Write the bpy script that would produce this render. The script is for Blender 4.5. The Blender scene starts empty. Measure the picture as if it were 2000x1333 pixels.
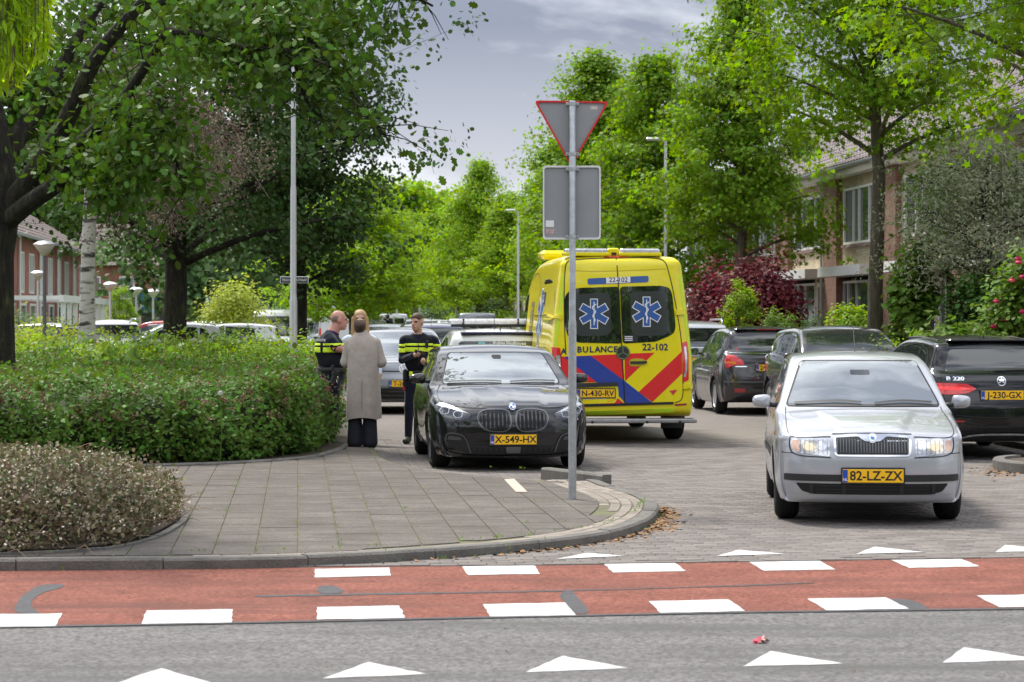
import bpy, bmesh, math, random
import numpy as np
from mathutils import Vector, Matrix
from mathutils.bvhtree import BVHTree
from mathutils.geometry import delaunay_2d_cdt

SC = bpy.context.scene
COL = SC.collection
rnd = random.Random(7)
nr = np.random.default_rng(11)

# ------------------------------------------------------------------ camera
F, H, HY = 4722.0, 1.74, 618.0          # focal length and horizon in photo pixels, eye height in metres
cam_d = bpy.data.cameras.new('camera'); cam = bpy.data.objects.new('camera', cam_d); COL.objects.link(cam)
cam.location = (0, 0, H); cam.rotation_euler = (math.radians(90), 0, 0)
cam_d.sensor_width = 36.0; cam_d.lens = F / 2000 * 36
cam_d.shift_y = -(666.5 - HY) / 2000
cam_d.clip_start = 0.3; cam_d.clip_end = 3000
cam_d.dof.use_dof = True; cam_d.dof.focus_distance = 26.5; cam_d.dof.aperture_fstop = 5.6
SC.camera = cam

SKYZ = 3.7
# ------------------------------------------------------------------ sky, sun, exposure
SUN_EL, SUN_AZ = math.radians(57), math.radians(324)     # azimuth measured clockwise from +y (camera looks to +y)
w = bpy.data.worlds.new('World'); SC.world = w; w.use_nodes = True
nt = w.node_tree; nt.nodes.clear()
def wn(t, **k):
    n = nt.nodes.new(t)
    for a, b in k.items(): setattr(n, a, b)
    return n
wo = wn('ShaderNodeOutputWorld'); bg = wn('ShaderNodeBackground'); nt.links.new(bg.outputs[0], wo.inputs[0])
sky = wn('ShaderNodeTexSky', sky_type='NISHITA'); sky.sun_disc = False
sky.sun_elevation = SUN_EL; sky.sun_rotation = SUN_AZ; sky.air_density = 1.0; sky.dust_density = 2.0
tc = wn('ShaderNodeTexCoord'); sp = wn('ShaderNodeSeparateXYZ'); nt.links.new(tc.outputs['Generated'], sp.inputs[0])
def wm(op, a, b=None, c=None):
    n = wn('ShaderNodeMath', operation=op)
    for i, v in enumerate((a, b, c)):
        if v is None: continue
        if isinstance(v, (int, float)): n.inputs[i].default_value = v
        else: nt.links.new(v, n.inputs[i])
    return n.outputs[0]
zz = wm('ABSOLUTE', sp.outputs[2])
zc = wm('ADD', zz, 0.30)
cx = wm('DIVIDE', sp.outputs[0], zc); cy = wm('DIVIDE', sp.outputs[1], zc)
cv = wn('ShaderNodeCombineXYZ'); nt.links.new(cx, cv.inputs[0]); nt.links.new(cy, cv.inputs[1])
cv.inputs[2].default_value = SKYZ
mp = wn('ShaderNodeMapping'); nt.links.new(cv.outputs[0], mp.inputs[0]); mp.inputs['Location'].default_value = (2.25, 0.55, 0)
nz = wn('ShaderNodeTexNoise'); nz.inputs['Scale'].default_value = 2.3; nz.inputs['Detail'].default_value = 7; nz.inputs['Roughness'].default_value = 0.55
nz.inputs['Distortion'].default_value = 0.15
nt.links.new(mp.outputs[0], nz.inputs['Vector'])
rp = wn('ShaderNodeValToRGB'); nt.links.new(nz.outputs['Fac'], rp.inputs[0])
e = rp.color_ramp.elements
e[0].position = 0.42; e[0].color = (0.215, 0.24, 0.31, 1)
e[1].position = 0.58; e[1].color = (0.86, 0.88, 0.92, 1)
m = e.new(0.49); m.color = (0.46, 0.485, 0.55, 1)
# the cloud deck is brighter overhead than at the horizon
lift = wm('MULTIPLY_ADD', zz, 1.35, 0.98)
cl = wn('ShaderNodeMix', data_type='RGBA', blend_type='MULTIPLY'); cl.inputs[0].default_value = 1
nt.links.new(rp.outputs[0], cl.inputs[6])
lc = wn('ShaderNodeCombineColor'); [nt.links.new(lift, lc.inputs[i]) for i in range(3)]
nt.links.new(lc.outputs[0], cl.inputs[7])
cs = wn('ShaderNodeMix', data_type='RGBA', blend_type='MULTIPLY'); cs.inputs[0].default_value = 1
nt.links.new(cl.outputs[2], cs.inputs[6]); cs.inputs[7].default_value = (10, 10, 10, 1)
# pale haze towards the horizon, the same all round
hzf = wn('ShaderNodeMapRange'); nt.links.new(zz, hzf.inputs[0]); hzf.inputs[1].default_value = 0.015; hzf.inputs[2].default_value = 0.12; hzf.inputs[3].default_value = 0.75; hzf.inputs[4].default_value = 0.0
hz = wn('ShaderNodeMix', data_type='RGBA'); nt.links.new(hzf.outputs[0], hz.inputs[0]); nt.links.new(cs.outputs[2], hz.inputs[6]); hz.inputs[7].default_value = (8.4, 8.6, 9.2, 1)
mx = wn('ShaderNodeMix', data_type='RGBA'); mx.inputs[0].default_value = 0.93
nt.links.new(sky.outputs[0], mx.inputs[6]); nt.links.new(hz.outputs[2], mx.inputs[7])
nt.links.new(mx.outputs[2], bg.inputs[0]); bg.inputs[1].default_value = 0.085

sl = bpy.data.lights.new('sun', 'SUN'); sl.energy = 3.3; sl.angle = math.radians(12); sl.color = (1.0, 0.95, 0.86)
so = bpy.data.objects.new('sun', sl); COL.objects.link(so)
so.rotation_euler = (math.radians(90) - SUN_EL, 0, math.pi - SUN_AZ)
so.location = (0, 0, 60)

vs = SC.view_settings
vs.view_transform = 'Standard'; vs.look = 'None'; vs.gamma = 1; vs.use_curve_mapping = False; vs.exposure = 0.66
SC.render.engine = 'CYCLES'
cy_ = SC.cycles
cy_.use_denoising = True; cy_.denoiser = 'OPENIMAGEDENOISE'
cy_.max_bounces = 6; cy_.diffuse_bounces = 3; cy_.glossy_bounces = 3; cy_.transmission_bounces = 4; cy_.transparent_max_bounces = 6
cy_.caustics_reflective = False; cy_.caustics_refractive = False
cy_.sample_clamp_indirect = 6

# ------------------------------------------------------------------ helpers
def G(px, py, z=0.0):
    """point on the level z that the photo shows at (px, py)"""
    d = (H - z) * F / (py - HY)
    return Vector(((px - 1000) * d / F, d, z))
def P(px, d, z=0.0): return Vector(((px - 1000) * d / F, d, z))
def ZP(py, d): return H - (py - HY) * d / F
SDX = -0.0885                                   # the side street runs along (SDX, 1)
S_ANG = math.atan2(-SDX, 1)                     # rotation about z that turns +y into the street direction
def ST(lat, d, z=0.0): return Vector((lat + SDX * d, d, z))   # lateral offset from the street axis through the camera

def tag(o, label=None, cat=None, group=None, kind=None):
    if label: o['label'] = label
    if cat: o['category'] = cat
    if group: o['group'] = group
    if kind: o['kind'] = kind
    return o
def empty(name, loc=(0, 0, 0), rz=0.0, label=None, cat=None, group=None):
    o = bpy.data.objects.new(name, None); COL.objects.link(o)
    o.location = loc; o.rotation_euler = (0, 0, rz); o.empty_display_size = 0.2
    return tag(o, label, cat, group)
def link(name, me, parent=None):
    o = bpy.data.objects.new(name, me); COL.objects.link(o)
    if parent is not None: o.parent = parent
    return o
def copy_tree(o, parent=None):
    c = o.copy(); COL.objects.link(c); c.parent = parent
    for ch in [x for x in o.children]: copy_tree(ch, c)
    return c

MATS = {}
def mat(name, col=(.5, .5, .5), rough=.5, metal=0., coat=0., spec=.5, ior=None, var=0., vs_=4., bump=0., bs=40., isl=0., col2=None,
        emit=None, es=0., transl=0., alpha=1., objr=0., detail=4, coatr=.03, hue=0., sheen=0., trans=0., aniso=None):
    """principled material; var = noise variation of the colour, isl = variation per loose piece, objr = per object"""
    if name in MATS: return MATS[name]
    m = bpy.data.materials.new(name); m.use_nodes = True; n = m.node_tree.nodes; l = m.node_tree.links
    b = n['Principled BSDF']; b.inputs['Roughness'].default_value = rough; b.inputs['Metallic'].default_value = metal
    b.inputs['Specular IOR Level'].default_value = spec; b.inputs['Coat Weight'].default_value = coat; b.inputs['Coat Roughness'].default_value = coatr
    if sheen: b.inputs['Sheen Weight'].default_value = sheen
    if ior: b.inputs['IOR'].default_value = ior
    if trans: b.inputs['Transmission Weight'].default_value = trans
    if alpha < 1: b.inputs['Alpha'].default_value = alpha
    c = tuple(col) + (1,); out = None
    t = n.new('ShaderNodeTexCoord')
    def mixc(fac, c1, c2):
        k = n.new('ShaderNodeMix'); k.data_type = 'RGBA'
        if isinstance(fac, float): k.inputs[0].default_value = fac
        else: l.new(fac, k.inputs[0])
        for i, v in ((6, c1), (7, c2)):
            if isinstance(v, tuple): k.inputs[i].default_value = v
            else: l.new(v, k.inputs[i])
        return k.outputs[2]
    cur = c
    if col2 is not None:
        z = n.new('ShaderNodeTexNoise'); z.inputs['Scale'].default_value = vs_; z.inputs['Detail'].default_value = detail
        l.new(t.outputs['Object'], z.inputs['Vector'])
        r = n.new('ShaderNodeValToRGB'); r.color_ramp.elements[0].position = .38; r.color_ramp.elements[1].position = .62
        l.new(z.outputs['Fac'], r.inputs[0])
        cur = mixc(r.outputs[0], c, tuple(col2) + (1,))
    def vary(src, amount, cur):
        """multiply the colour by 1 +- amount, src in 0..1"""
        mr = n.new('ShaderNodeMapRange'); l.new(src, mr.inputs[0]); mr.inputs[3].default_value = 1 - amount; mr.inputs[4].default_value = 1 + amount
        hs = n.new('ShaderNodeHueSaturation'); l.new(mr.outputs[0], hs.inputs['Value'])
        if hue:
            mh = n.new('ShaderNodeMapRange'); l.new(src, mh.inputs[0]); mh.inputs[3].default_value = .5 - hue; mh.inputs[4].default_value = .5 + hue
            l.new(mh.outputs[0], hs.inputs['Hue'])
        if isinstance(cur, tuple): hs.inputs['Color'].default_value = cur
        else: l.new(cur, hs.inputs['Color'])
        return hs.outputs[0]
    if isl:
        g = n.new('ShaderNodeNewGeometry'); cur = vary(g.outputs['Random Per Island'], isl, cur)
    if objr:
        g = n.new('ShaderNodeObjectInfo'); cur = vary(g.outputs['Random'], objr, cur)
    hue = 0.
    if var:
        z = n.new('ShaderNodeTexNoise'); z.inputs['Scale'].default_value = vs_; z.inputs['Detail'].default_value = detail; z.inputs['Roughness'].default_value = .65
        l.new(t.outputs['Object'], z.inputs['Vector'])
        r = n.new('ShaderNodeMapRange'); l.new(z.outputs['Fac'], r.inputs[0]); r.inputs[1].default_value = .3; r.inputs[2].default_value = .7
        cur = vary(r.outputs[0], var, cur)
    if isinstance(cur, tuple): b.inputs['Base Color'].default_value = cur
    else: l.new(cur, b.inputs['Base Color'])
    if bump:
        z = n.new('ShaderNodeTexNoise'); z.inputs['Scale'].default_value = bs; z.inputs['Detail'].default_value = 3
        l.new(t.outputs['Object'], z.inputs['Vector'])
        k = n.new('ShaderNodeBump'); k.inputs['Strength'].default_value = min(1, bump); k.inputs['Distance'].default_value = .02
        l.new(z.outputs['Fac'], k.inputs['Height']); l.new(k.outputs[0], b.inputs['Normal'])
    if emit:
        b.inputs['Emission Color'].default_value = tuple(emit) + (1,); b.inputs['Emission Strength'].default_value = es
    if transl:
        tr = n.new('ShaderNodeBsdfTranslucent'); ms = n.new('ShaderNodeMixShader'); ms.inputs[0].default_value = transl
        hs = n.new('ShaderNodeHueSaturation'); hs.inputs['Hue'].default_value = .488; hs.inputs['Saturation'].default_value = 1.08; hs.inputs['Value'].default_value = 1.7
        if isinstance(cur, tuple): hs.inputs['Color'].default_value = cur
        else: l.new(cur, hs.inputs['Color'])
        l.new(hs.outputs[0], tr.inputs['Color'])
        l.new(b.outputs[0], ms.inputs[1]); l.new(tr.outputs[0], ms.inputs[2]); l.new(ms.outputs[0], n['Material Output'].inputs['Surface'])
    MATS[name] = m
    return m

class MB:
    """collects geometry; build() links it as one mesh object"""
    def __init__(s): s.v = []; s.f = []; s.mi = []; s.M = None; s.cur = 0
    def pt(s, p):
        p = Vector(p)
        if s.M is not None: p = s.M @ p
        s.v.append(p); return len(s.v) - 1
    def face(s, idx): s.f.append(tuple(idx)); s.mi.append(s.cur)
    def poly(s, pts): s.face([s.pt(p) for p in pts]); return s
    def box(s, c, d, rz=0., bev=0.):
        cx, cy, cz = c; a, b, h = d[0] / 2, d[1] / 2, d[2] / 2
        R = Matrix.Rotation(rz, 3, 'Z')
        def q(x, y, z): return s.pt(R @ Vector((x, y, z)) + Vector(c))
        if bev <= 0:
            i = [q(x * a, y * b, z * h) for z in (-1, 1) for x, y in ((-1, -1), (1, -1), (1, 1), (-1, 1))]
            for fc in ((3, 2, 1, 0), (4, 5, 6, 7), (0, 1, 5, 4), (1, 2, 6, 5), (2, 3, 7, 6), (3, 0, 4, 7)): s.face([i[k] for k in fc])
        else:
            e = min(bev, a * .9, b * .9, h * .9)
            rings = []
            for z, o in ((-h, e), (-h + e, 0), (h - e, 0), (h, e)):
                A, B = a - o, b - o; e2 = e if o == 0 else e * .5
                rings.append([q(x, y, z) for x, y in ((-A + e2, -B), (A - e2, -B), (A, -B + e2), (A, B - e2), (A - e2, B), (-A + e2, B), (-A, B - e2), (-A, -B + e2))])
            for r0, r1 in zip(rings, rings[1:]):
                for k in range(8): s.face([r0[k], r0[(k + 1) % 8], r1[(k + 1) % 8], r1[k]])
            s.face(rings[0][::-1]); s.face(rings[-1])
        return s
    def tube(s, pts, rad, n=8, cap=True):
        pts = [Vector(p) for p in pts]
        rad = [rad] * len(pts) if isinstance(rad, (int, float)) else rad
        rings = []; up = None
        for i, p in enumerate(pts):
            t = (pts[min(i + 1, len(pts) - 1)] - pts[max(i - 1, 0)]).normalized()
            if up is None: up = t.orthogonal().normalized()
            up = (up - t * up.dot(t))
            up = up.normalized() if up.length > 1e-6 else t.orthogonal().normalized()
            sd = t.cross(up)
            rings.append([s.pt(p + (up * math.cos(2 * math.pi * k / n) + sd * math.sin(2 * math.pi * k / n)) * rad[i]) for k in range(n)])
        for r0, r1 in zip(rings, rings[1:]):
            for k in range(n): s.face([r0[k], r0[(k + 1) % n], r1[(k + 1) % n], r1[k]])
        if cap: s.face(rings[0][::-1]); s.face(rings[-1])
        return s
    def lathe(s, prof, n=24, axis='z', c=(0, 0, 0), closed=False):
        rings = []
        for r, h in prof:
            rg = []
            for k in range(n):
                a = 2 * math.pi * k / n; u, v = r * math.cos(a), r * math.sin(a)
                p = (u, v, h) if axis == 'z' else ((h, u, v) if axis == 'x' else (v, h, u))
                rg.append(s.pt(Vector(p) + Vector(c)))
            rings.append(rg)
        pr = list(zip(rings, rings[1:])) + ([(rings[-1], rings[0])] if closed else [])
        for r0, r1 in pr:
            for k in range(n): s.face([r0[k], r0[(k + 1) % n], r1[(k + 1) % n], r1[k]])
        return s
    def prism(s, poly, h, org=(0, 0, 0), ax=((1, 0, 0), (0, 1, 0), (0, 0, 1))):
        """2-D polygon in the first two axes, extruded by h along the third"""
        X, Y, Z = map(Vector, ax); o = Vector(org)
        a = [s.pt(o + X * x + Y * y) for x, y in poly]; b = [s.pt(o + X * x + Y * y + Z * h) for x, y in poly]
        n = len(poly)
        s.face(a[::-1]); s.face(b)
        for k in range(n): s.face([a[k], a[(k + 1) % n], b[(k + 1) % n], b[k]])
        return s
    def mesh(s, name, mats, smooth=False, sharp=None):
        me = bpy.data.meshes.new(name); me.from_pydata([tuple(v) for v in s.v], [], s.f)
        for m_ in (mats if isinstance(mats, (list, tuple)) else [mats]): me.materials.append(m_)
        if any(s.mi): me.polygons.foreach_set('material_index', s.mi)
        if smooth:
            me.polygons.foreach_set('use_smooth', [True] * len(s.f))
            if sharp: me.set_sharp_from_angle(angle=math.radians(sharp))
        me.update(); return me
    def build(s, name, mats, parent=None, smooth=False, sharp=None, fixn=False):
        me = s.mesh(name, mats, smooth, sharp)
        if fixn:
            bm = bmesh.new(); bm.from_mesh(me); bmesh.ops.recalc_face_normals(bm, faces=bm.faces); bm.to_mesh(me); bm.free()
        return link(name, me, parent)

def np_mesh(name, V, faces_flat, sizes, mats, mi=None, smooth=False):
    """V (n,3); faces as a flat index array with a size for each face"""
    me = bpy.data.meshes.new(name)
    V = np.asarray(V, np.float32); ff = np.asarray(faces_flat, np.int32); sz = np.asarray(sizes, np.int32)
    me.vertices.add(len(V)); me.vertices.foreach_set('co', V.ravel())
    me.loops.add(len(ff)); me.loops.foreach_set('vertex_index', ff)
    st = np.zeros(len(sz), np.int32); st[1:] = np.cumsum(sz)[:-1]
    me.polygons.add(len(sz)); me.polygons.foreach_set('loop_start', st)
    for m_ in (mats if isinstance(mats, (list, tuple)) else [mats]): me.materials.append(m_)
    if mi is not None: me.polygons.foreach_set('material_index', np.asarray(mi, np.int32))
    if smooth: me.polygons.foreach_set('use_smooth', np.ones(len(sz), bool))
    me.update(calc_edges=True); me.validate()
    return me

def smooth_curve(pts, n=10, closed=False):
    """Catmull-Rom through 2-D or 3-D points"""
    P_ = np.array(pts, float); N = len(P_); out = []
    rng = range(N if closed else N - 1)
    for i in rng:
        p0 = P_[(i - 1) % N] if closed or i > 0 else 2 * P_[0] - P_[1]
        p1 = P_[i % N]; p2 = P_[(i + 1) % N]
        p3 = P_[(i + 2) % N] if closed or i + 2 < N else 2 * P_[-1] - P_[-2]
        def al(a, b): return max(np.linalg.norm(b - a) ** .5, 1e-4)
        t0 = 0; t1 = al(p0, p1); t2 = t1 + al(p1, p2); t3 = t2 + al(p2, p3)
        for k in range(n):
            t = t1 + (t2 - t1) * k / n
            A1 = (t1 - t) / (t1 - t0) * p0 + (t - t0) / (t1 - t0) * p1
            A2 = (t2 - t) / (t2 - t1) * p1 + (t - t1) / (t2 - t1) * p2
            A3 = (t3 - t) / (t3 - t2) * p2 + (t - t2) / (t3 - t2) * p3
            B1 = (t2 - t) / (t2 - t0) * A1 + (t - t0) / (t2 - t0) * A2
            B2 = (t3 - t) / (t3 - t1) * A2 + (t - t1) / (t3 - t1) * A3
            out.append((t2 - t) / (t2 - t1) * B1 + (t - t1) / (t2 - t1) * B2)
    if not closed: out.append(P_[-1])
    return np.array(out)

def round_poly(pts, r, n=4):
    """round the corners of a 2-D polygon; r one radius or one per corner"""
    out = []; N = len(pts)
    for i in range(N):
        p = Vector(pts[i][:2]); a = Vector(pts[i - 1][:2]); b = Vector(pts[(i + 1) % N][:2])
        rr = r[i] if isinstance(r, (list, tuple)) else r
        da, db = a - p, b - p
        rr = min(rr, da.length * .48, db.length * .48)
        if rr < 1e-4: out.append((p.x, p.y)); continue
        pa, pb = p + da.normalized() * rr, p + db.normalized() * rr
        for k in range(n + 1):
            t = k / n; q = pa * (1 - t) ** 2 + p * 2 * t * (1 - t) + pb * t * t
            out.append((q.x, q.y))
    return out

def in_poly(x, y, poly):
    """vectorised point in polygon"""
    x = np.asarray(x); y = np.asarray(y); c = np.zeros(x.shape, bool); n = len(poly)
    for i in range(n):
        x1, y1 = poly[i][0], poly[i][1]; x2, y2 = poly[i - 1][0], poly[i - 1][1]
        if y1 == y2: continue
        k = ((y1 > y) != (y2 > y)) & (x < (x2 - x1) * (y - y1) / (y2 - y1) + x1)
        c ^= k
    return c

TXT = {}
def text_mesh(name, s, size, m, bold=0.0, depth=0.0, sx=1.0, align='CENTER'):
    key = (s, size, m.name, bold, depth, sx, align)
    if key in TXT: return TXT[key]
    cu = bpy.data.curves.new('t', 'FONT'); cu.body = s; cu.size = size; cu.offset = bold; cu.extrude = depth
    cu.align_x = align; cu.align_y = 'CENTER'; cu.resolution_u = 3
    o = bpy.data.objects.new('t', cu); COL.objects.link(o)
    bpy.context.view_layer.update()
    me = bpy.data.meshes.new_from_object(o.evaluated_get(bpy.context.evaluated_depsgraph_get()))
    bpy.data.objects.remove(o); bpy.data.curves.remove(cu)
    if sx != 1.0: me.transform(Matrix.Scale(sx, 4, (1, 0, 0)))
    me.materials.clear(); me.materials.append(m); me.name = name
    TXT[key] = me
    return me
# ================================================================== ground, roads, pavement
M_ASPH = mat('asphalt', (.146, .141, .138), .88, spec=.12, var=.10, vs_=1.3, bump=.35, bs=150)
def speckle(m_, scale, amount):
    """fine aggregate: light and dark grains in a surface"""
    n = m_.node_tree.nodes; l = m_.node_tree.links; b = n['Principled BSDF']
    t = n.new('ShaderNodeTexCoord'); v = n.new('ShaderNodeTexVoronoi'); v.inputs['Scale'].default_value = scale
    l.new(t.outputs['Object'], v.inputs['Vector'])
    sc_ = n.new('ShaderNodeSeparateColor'); l.new(v.outputs['Color'], sc_.inputs[0])
    mr = n.new('ShaderNodeMapRange'); l.new(sc_.outputs[0], mr.inputs[0]); mr.inputs[3].default_value = 1 - amount; mr.inputs[4].default_value = 1 + amount
    hs = n.new('ShaderNodeHueSaturation'); l.new(mr.outputs[0], hs.inputs['Value'])
    src = b.inputs['Base Color']
    if src.is_linked: l.new(src.links[0].from_socket, hs.inputs['Color'])
    else: hs.inputs['Color'].default_value = src.default_value
    l.new(hs.outputs[0], b.inputs['Base Color'])
speckle(M_ASPH, 55, .42)
M_RED = mat('red_asphalt', (.198, .076, .056), .85, spec=.12, var=.2, vs_=1.7, bump=.35, bs=140); speckle(M_RED, 55, .36)
M_REPAIR = mat('bitumen_repair', (.075, .074, .078), .7, spec=.12, var=.15, vs_=9); speckle(M_REPAIR, 120, .2)
M_PAINT = mat('white_road_paint', (.50, .50, .495), .7, var=.07, vs_=5, bump=.25, bs=60)
def wear(m_, scale, lo_, hi_, colr, stretch=(1, 1, 1)):
    n = m_.node_tree.nodes; l = m_.node_tree.links; b = n['Principled BSDF']; t = n.new('ShaderNodeTexCoord'); mp_ = n.new('ShaderNodeMapping'); mp_.inputs['Scale'].default_value = stretch; l.new(t.outputs['Object'], mp_.inputs[0])
    z = n.new('ShaderNodeTexNoise'); z.inputs['Scale'].default_value = scale; z.inputs['Detail'].default_value = 8; z.inputs['Roughness'].default_value = .7; l.new(mp_.outputs[0], z.inputs[0])
    r = n.new('ShaderNodeMapRange'); l.new(z.outputs[0], r.inputs[0]); r.inputs[1].default_value = lo_; r.inputs[2].default_value = hi_; k = n.new('ShaderNodeMix'); k.data_type = 'RGBA'; l.new(r.outputs[0], k.inputs[0])
    src = b.inputs['Base Color'].links[0].from_socket; l.new(src, k.inputs[6]); k.inputs[7].default_value = (*colr, 1); l.new(k.outputs[2], b.inputs['Base Color'])
wear(M_PAINT, 5, .56, .80, (.27, .26, .25)); wear(M_PAINT, 38, .61, .67, (.20, .19, .185)); wear(M_ASPH, 1.0, .46, .70, (.095, .092, .09), (.22, 1.8, 1)); wear(M_ASPH, 3.0, .60, .75, (.20, .195, .19)); wear(M_RED, 1.2, .48, .72, (.12, .055, .045), (.25, 1.8, 1)); wear(M_RED, 4.0, .62, .78, (.27, .12, .095))
M_PAVER = mat('clinker_paver', (.172, .154, .142), .85, spec=.12, isl=.2, var=.10, vs_=2.2, bump=.3, bs=70, hue=.012)
M_JOINT = mat('joint_sand', (.13, .118, .10), .95, var=.25, vs_=6)
M_TILE = mat('concrete_tile', (.130, .116, .104), .9, spec=.12, objr=.09, isl=.06, var=.16, vs_=3.0, bump=.3, bs=60, detail=8); speckle(M_TILE, 70, .2)
wear(M_TILE, 1.1, .45, .75, (.09, .08, .07)); wear(M_TILE, 22, .62, .70, (.27, .255, .23))
M_MOSS = mat('mossy_joint', (.105, .10, .06), .95, col2=(.115, .12, .05), vs_=5, var=.25)
M_KERB = mat('kerb_concrete', (.15, .142, .13), .85, spec=.12, var=.22, vs_=5, bump=.4, bs=60, detail=7); speckle(M_KERB, 110, .12)
M_BAND = mat('border_brick', (.24, .21, .18), .88, spec=.12, isl=.2, objr=.16, var=.12, vs_=8, bump=.3, bs=60)
M_SOIL = mat('garden_soil', (.07, .052, .036), .95, var=.3, vs_=7, bump=.8, bs=25)
M_GRASS = mat('grass_ground', (.075, .12, .03), .95, var=.3, vs_=3, bump=.6, bs=30)

def sheet(name, pts, z, m_, **k):
    b = MB(); b.poly([(p[0], p[1], z) for p in pts]); o = b.build(name, m_)
    return tag(o, kind='structure', **k)
def lerp_line(ctrl, px):
    xs = [c[0] for c in ctrl]; ys = [c[1] for c in ctrl]
    if px < xs[0]: return ys[0] + (px - xs[0]) * (ys[1] - ys[0]) / (xs[1] - xs[0])
    if px > xs[-1]: return ys[-1] + (px - xs[-1]) * (ys[-1] - ys[-2]) / (xs[-1] - xs[-2])
    return float(np.interp(px, xs, ys))
L1c = [(0, 1222), (450, 1214), (950, 1203), (1450, 1193), (2000, 1186)]
L2c = [(0, 1113), (620, 1106), (1060, 1103), (1400, 1097), (2000, 1088)]
PXS = list(range(-2600, 4700, 100))
L1 = [G(p, lerp_line(L1c, p)) for p in PXS]
L2 = [G(p, lerp_line(L2c, p)) for p in PXS]
b = MB(); b.poly([(-400, -30, -.05), (400, -30, -.05), (400, 1200, -.05), (-400, 1200, -.05)])
tag(b.build('ground', M_GRASS), 'green ground under the trees and gardens', kind='structure')
b = MB(); n_ = len(L1)
for a, c in zip(L1, L1[1:]): b.poly([(a.x, -25, -.012), (c.x, -25, -.012), (c.x, c.y, -.012), (a.x, a.y, -.012)])
tag(b.build('road', M_ASPH), 'grey asphalt main road along the bottom of the view', kind='structure')
b = MB()
for (a, c), (p, q) in zip(zip(L1, L1[1:]), zip(L2, L2[1:])): b.poly([(a.x, a.y, -.008), (c.x, c.y, -.008), (q.x, q.y, -.008), (p.x, p.y, -.008)])
tag(b.build('cycle_path', M_RED), 'red asphalt cycle path between the road and the side street', kind='structure')

# --- side street: joint bed sheet, far part as material, near part as real pavers
far_m = mat('clinker_paving_far', (.285, .262, .245), .85, spec=.12, var=.18, vs_=2.5, bump=.3, bs=50)
n = far_m.node_tree.nodes; l = far_m.node_tree.links
br = n.new('ShaderNodeTexBrick'); tcn = n.new('ShaderNodeTexCoord'); l.new(tcn.outputs['Object'], br.inputs['Vector'])
br.inputs['Scale'].default_value = 1; br.inputs['Brick Width'].default_value = .2; br.inputs['Row Height'].default_value = .1; br.inputs['Mortar Size'].default_value = .006
br.inputs['Color1'].default_value = (.205, .184, .17, 1); br.inputs['Color2'].default_value = (.165, .148, .135, 1); br.inputs['Mortar'].default_value = (.15, .135, .115, 1)
l.new(br.outputs[0], n['Principled BSDF'].inputs['Base Color'])
b = MB(); b.poly([ST(-.2, 34.0, -.010), ST(22, 34.0, -.010), ST(22, 280, -.010), ST(-.2, 280, -.010)])
STREET = b.build('street', far_m); tag(STREET, 'grey brick-paved side street lined with parked cars', kind='structure')
b = MB(); jl = [p for p in L2]
for a, c in zip(jl, jl[1:]):
    b.poly([(a.x, a.y, -.014), (c.x, c.y, -.014), (c.x, 34.6, -.014), (a.x, 34.6, -.014)])
JB = b.build('joint_bed', M_JOINT, STREET)

def offset_line(pts, off):
    pts = np.array(pts); t = np.gradient(pts, axis=0); t /= np.linalg.norm(t, axis=1)[:, None] + 1e-9
    nrm = np.stack([-t[:, 1], t[:, 0]], 1)
    return pts + nrm * off
def arc(pts):
    pts = np.array(pts); d = np.r_[0, np.cumsum(np.linalg.norm(np.diff(pts, axis=0), axis=1))]
    return d
def at_arc(pts, s):
    d = arc(pts); pts = np.array(pts)
    return np.stack([np.interp(s, d, pts[:, 0]), np.interp(s, d, pts[:, 1])], -1)

# outer kerb line of the corner pavement (bottom of the kerb in the photo)
kpx = [(-260, 1115.5), (0, 1113), (300, 1110.5), (600, 1105.5), (900, 1088), (1100, 1069), (1200, 1053), (1262, 1031), (1287, 1006), (1278, 990), (1240, 974), (1195, 961), (1168, 950)]
K = smooth_curve([tuple(G(x, y))[:2] for x, y in kpx], 14)
bay = [tuple(G(x, y, .1))[:2] for x, y in ((1168, 941), (1090, 934), (960, 925), (842, 914), (770, 899), (742, 887))]
LAT_EDGE = bay[-1][0] - SDX * bay[-1][1]
bay += [tuple(ST(LAT_EDGE - .02, d))[:2] for d in (33, 40, 60, 90)]
hedge_edge_px = [(-300, 908), (0, 909), (290, 906), (500, 898), (610, 889), (660, 877), (690, 862)]
HE = smooth_curve([tuple(G(x, y, .1))[:2] for x, y in hedge_edge_px], 8)
LAT_H = HE[-1][0] - SDX * HE[-1][1]
HE2 = [tuple(ST(LAT_H - .05, d))[:2] for d in (33, 40, 60, 90)]
SW = [tuple(p) for p in K] + bay + HE2[::-1] + [tuple(p) for p in HE[::-1]]        # whole pavement outline
SWi = [tuple(p) for p in offset_line(K, .06)] + bay + HE2[::-1] + [tuple(p) for p in HE[::-1]]
b = MB(); b.prism(SWi, .112, (0, 0, -.02)); 
PAVEMENT = b.build('pavement', M_MOSS, fixn=True); tag(PAVEMENT, 'corner pavement of grey concrete tiles with mossy joints', kind='structure')

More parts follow.
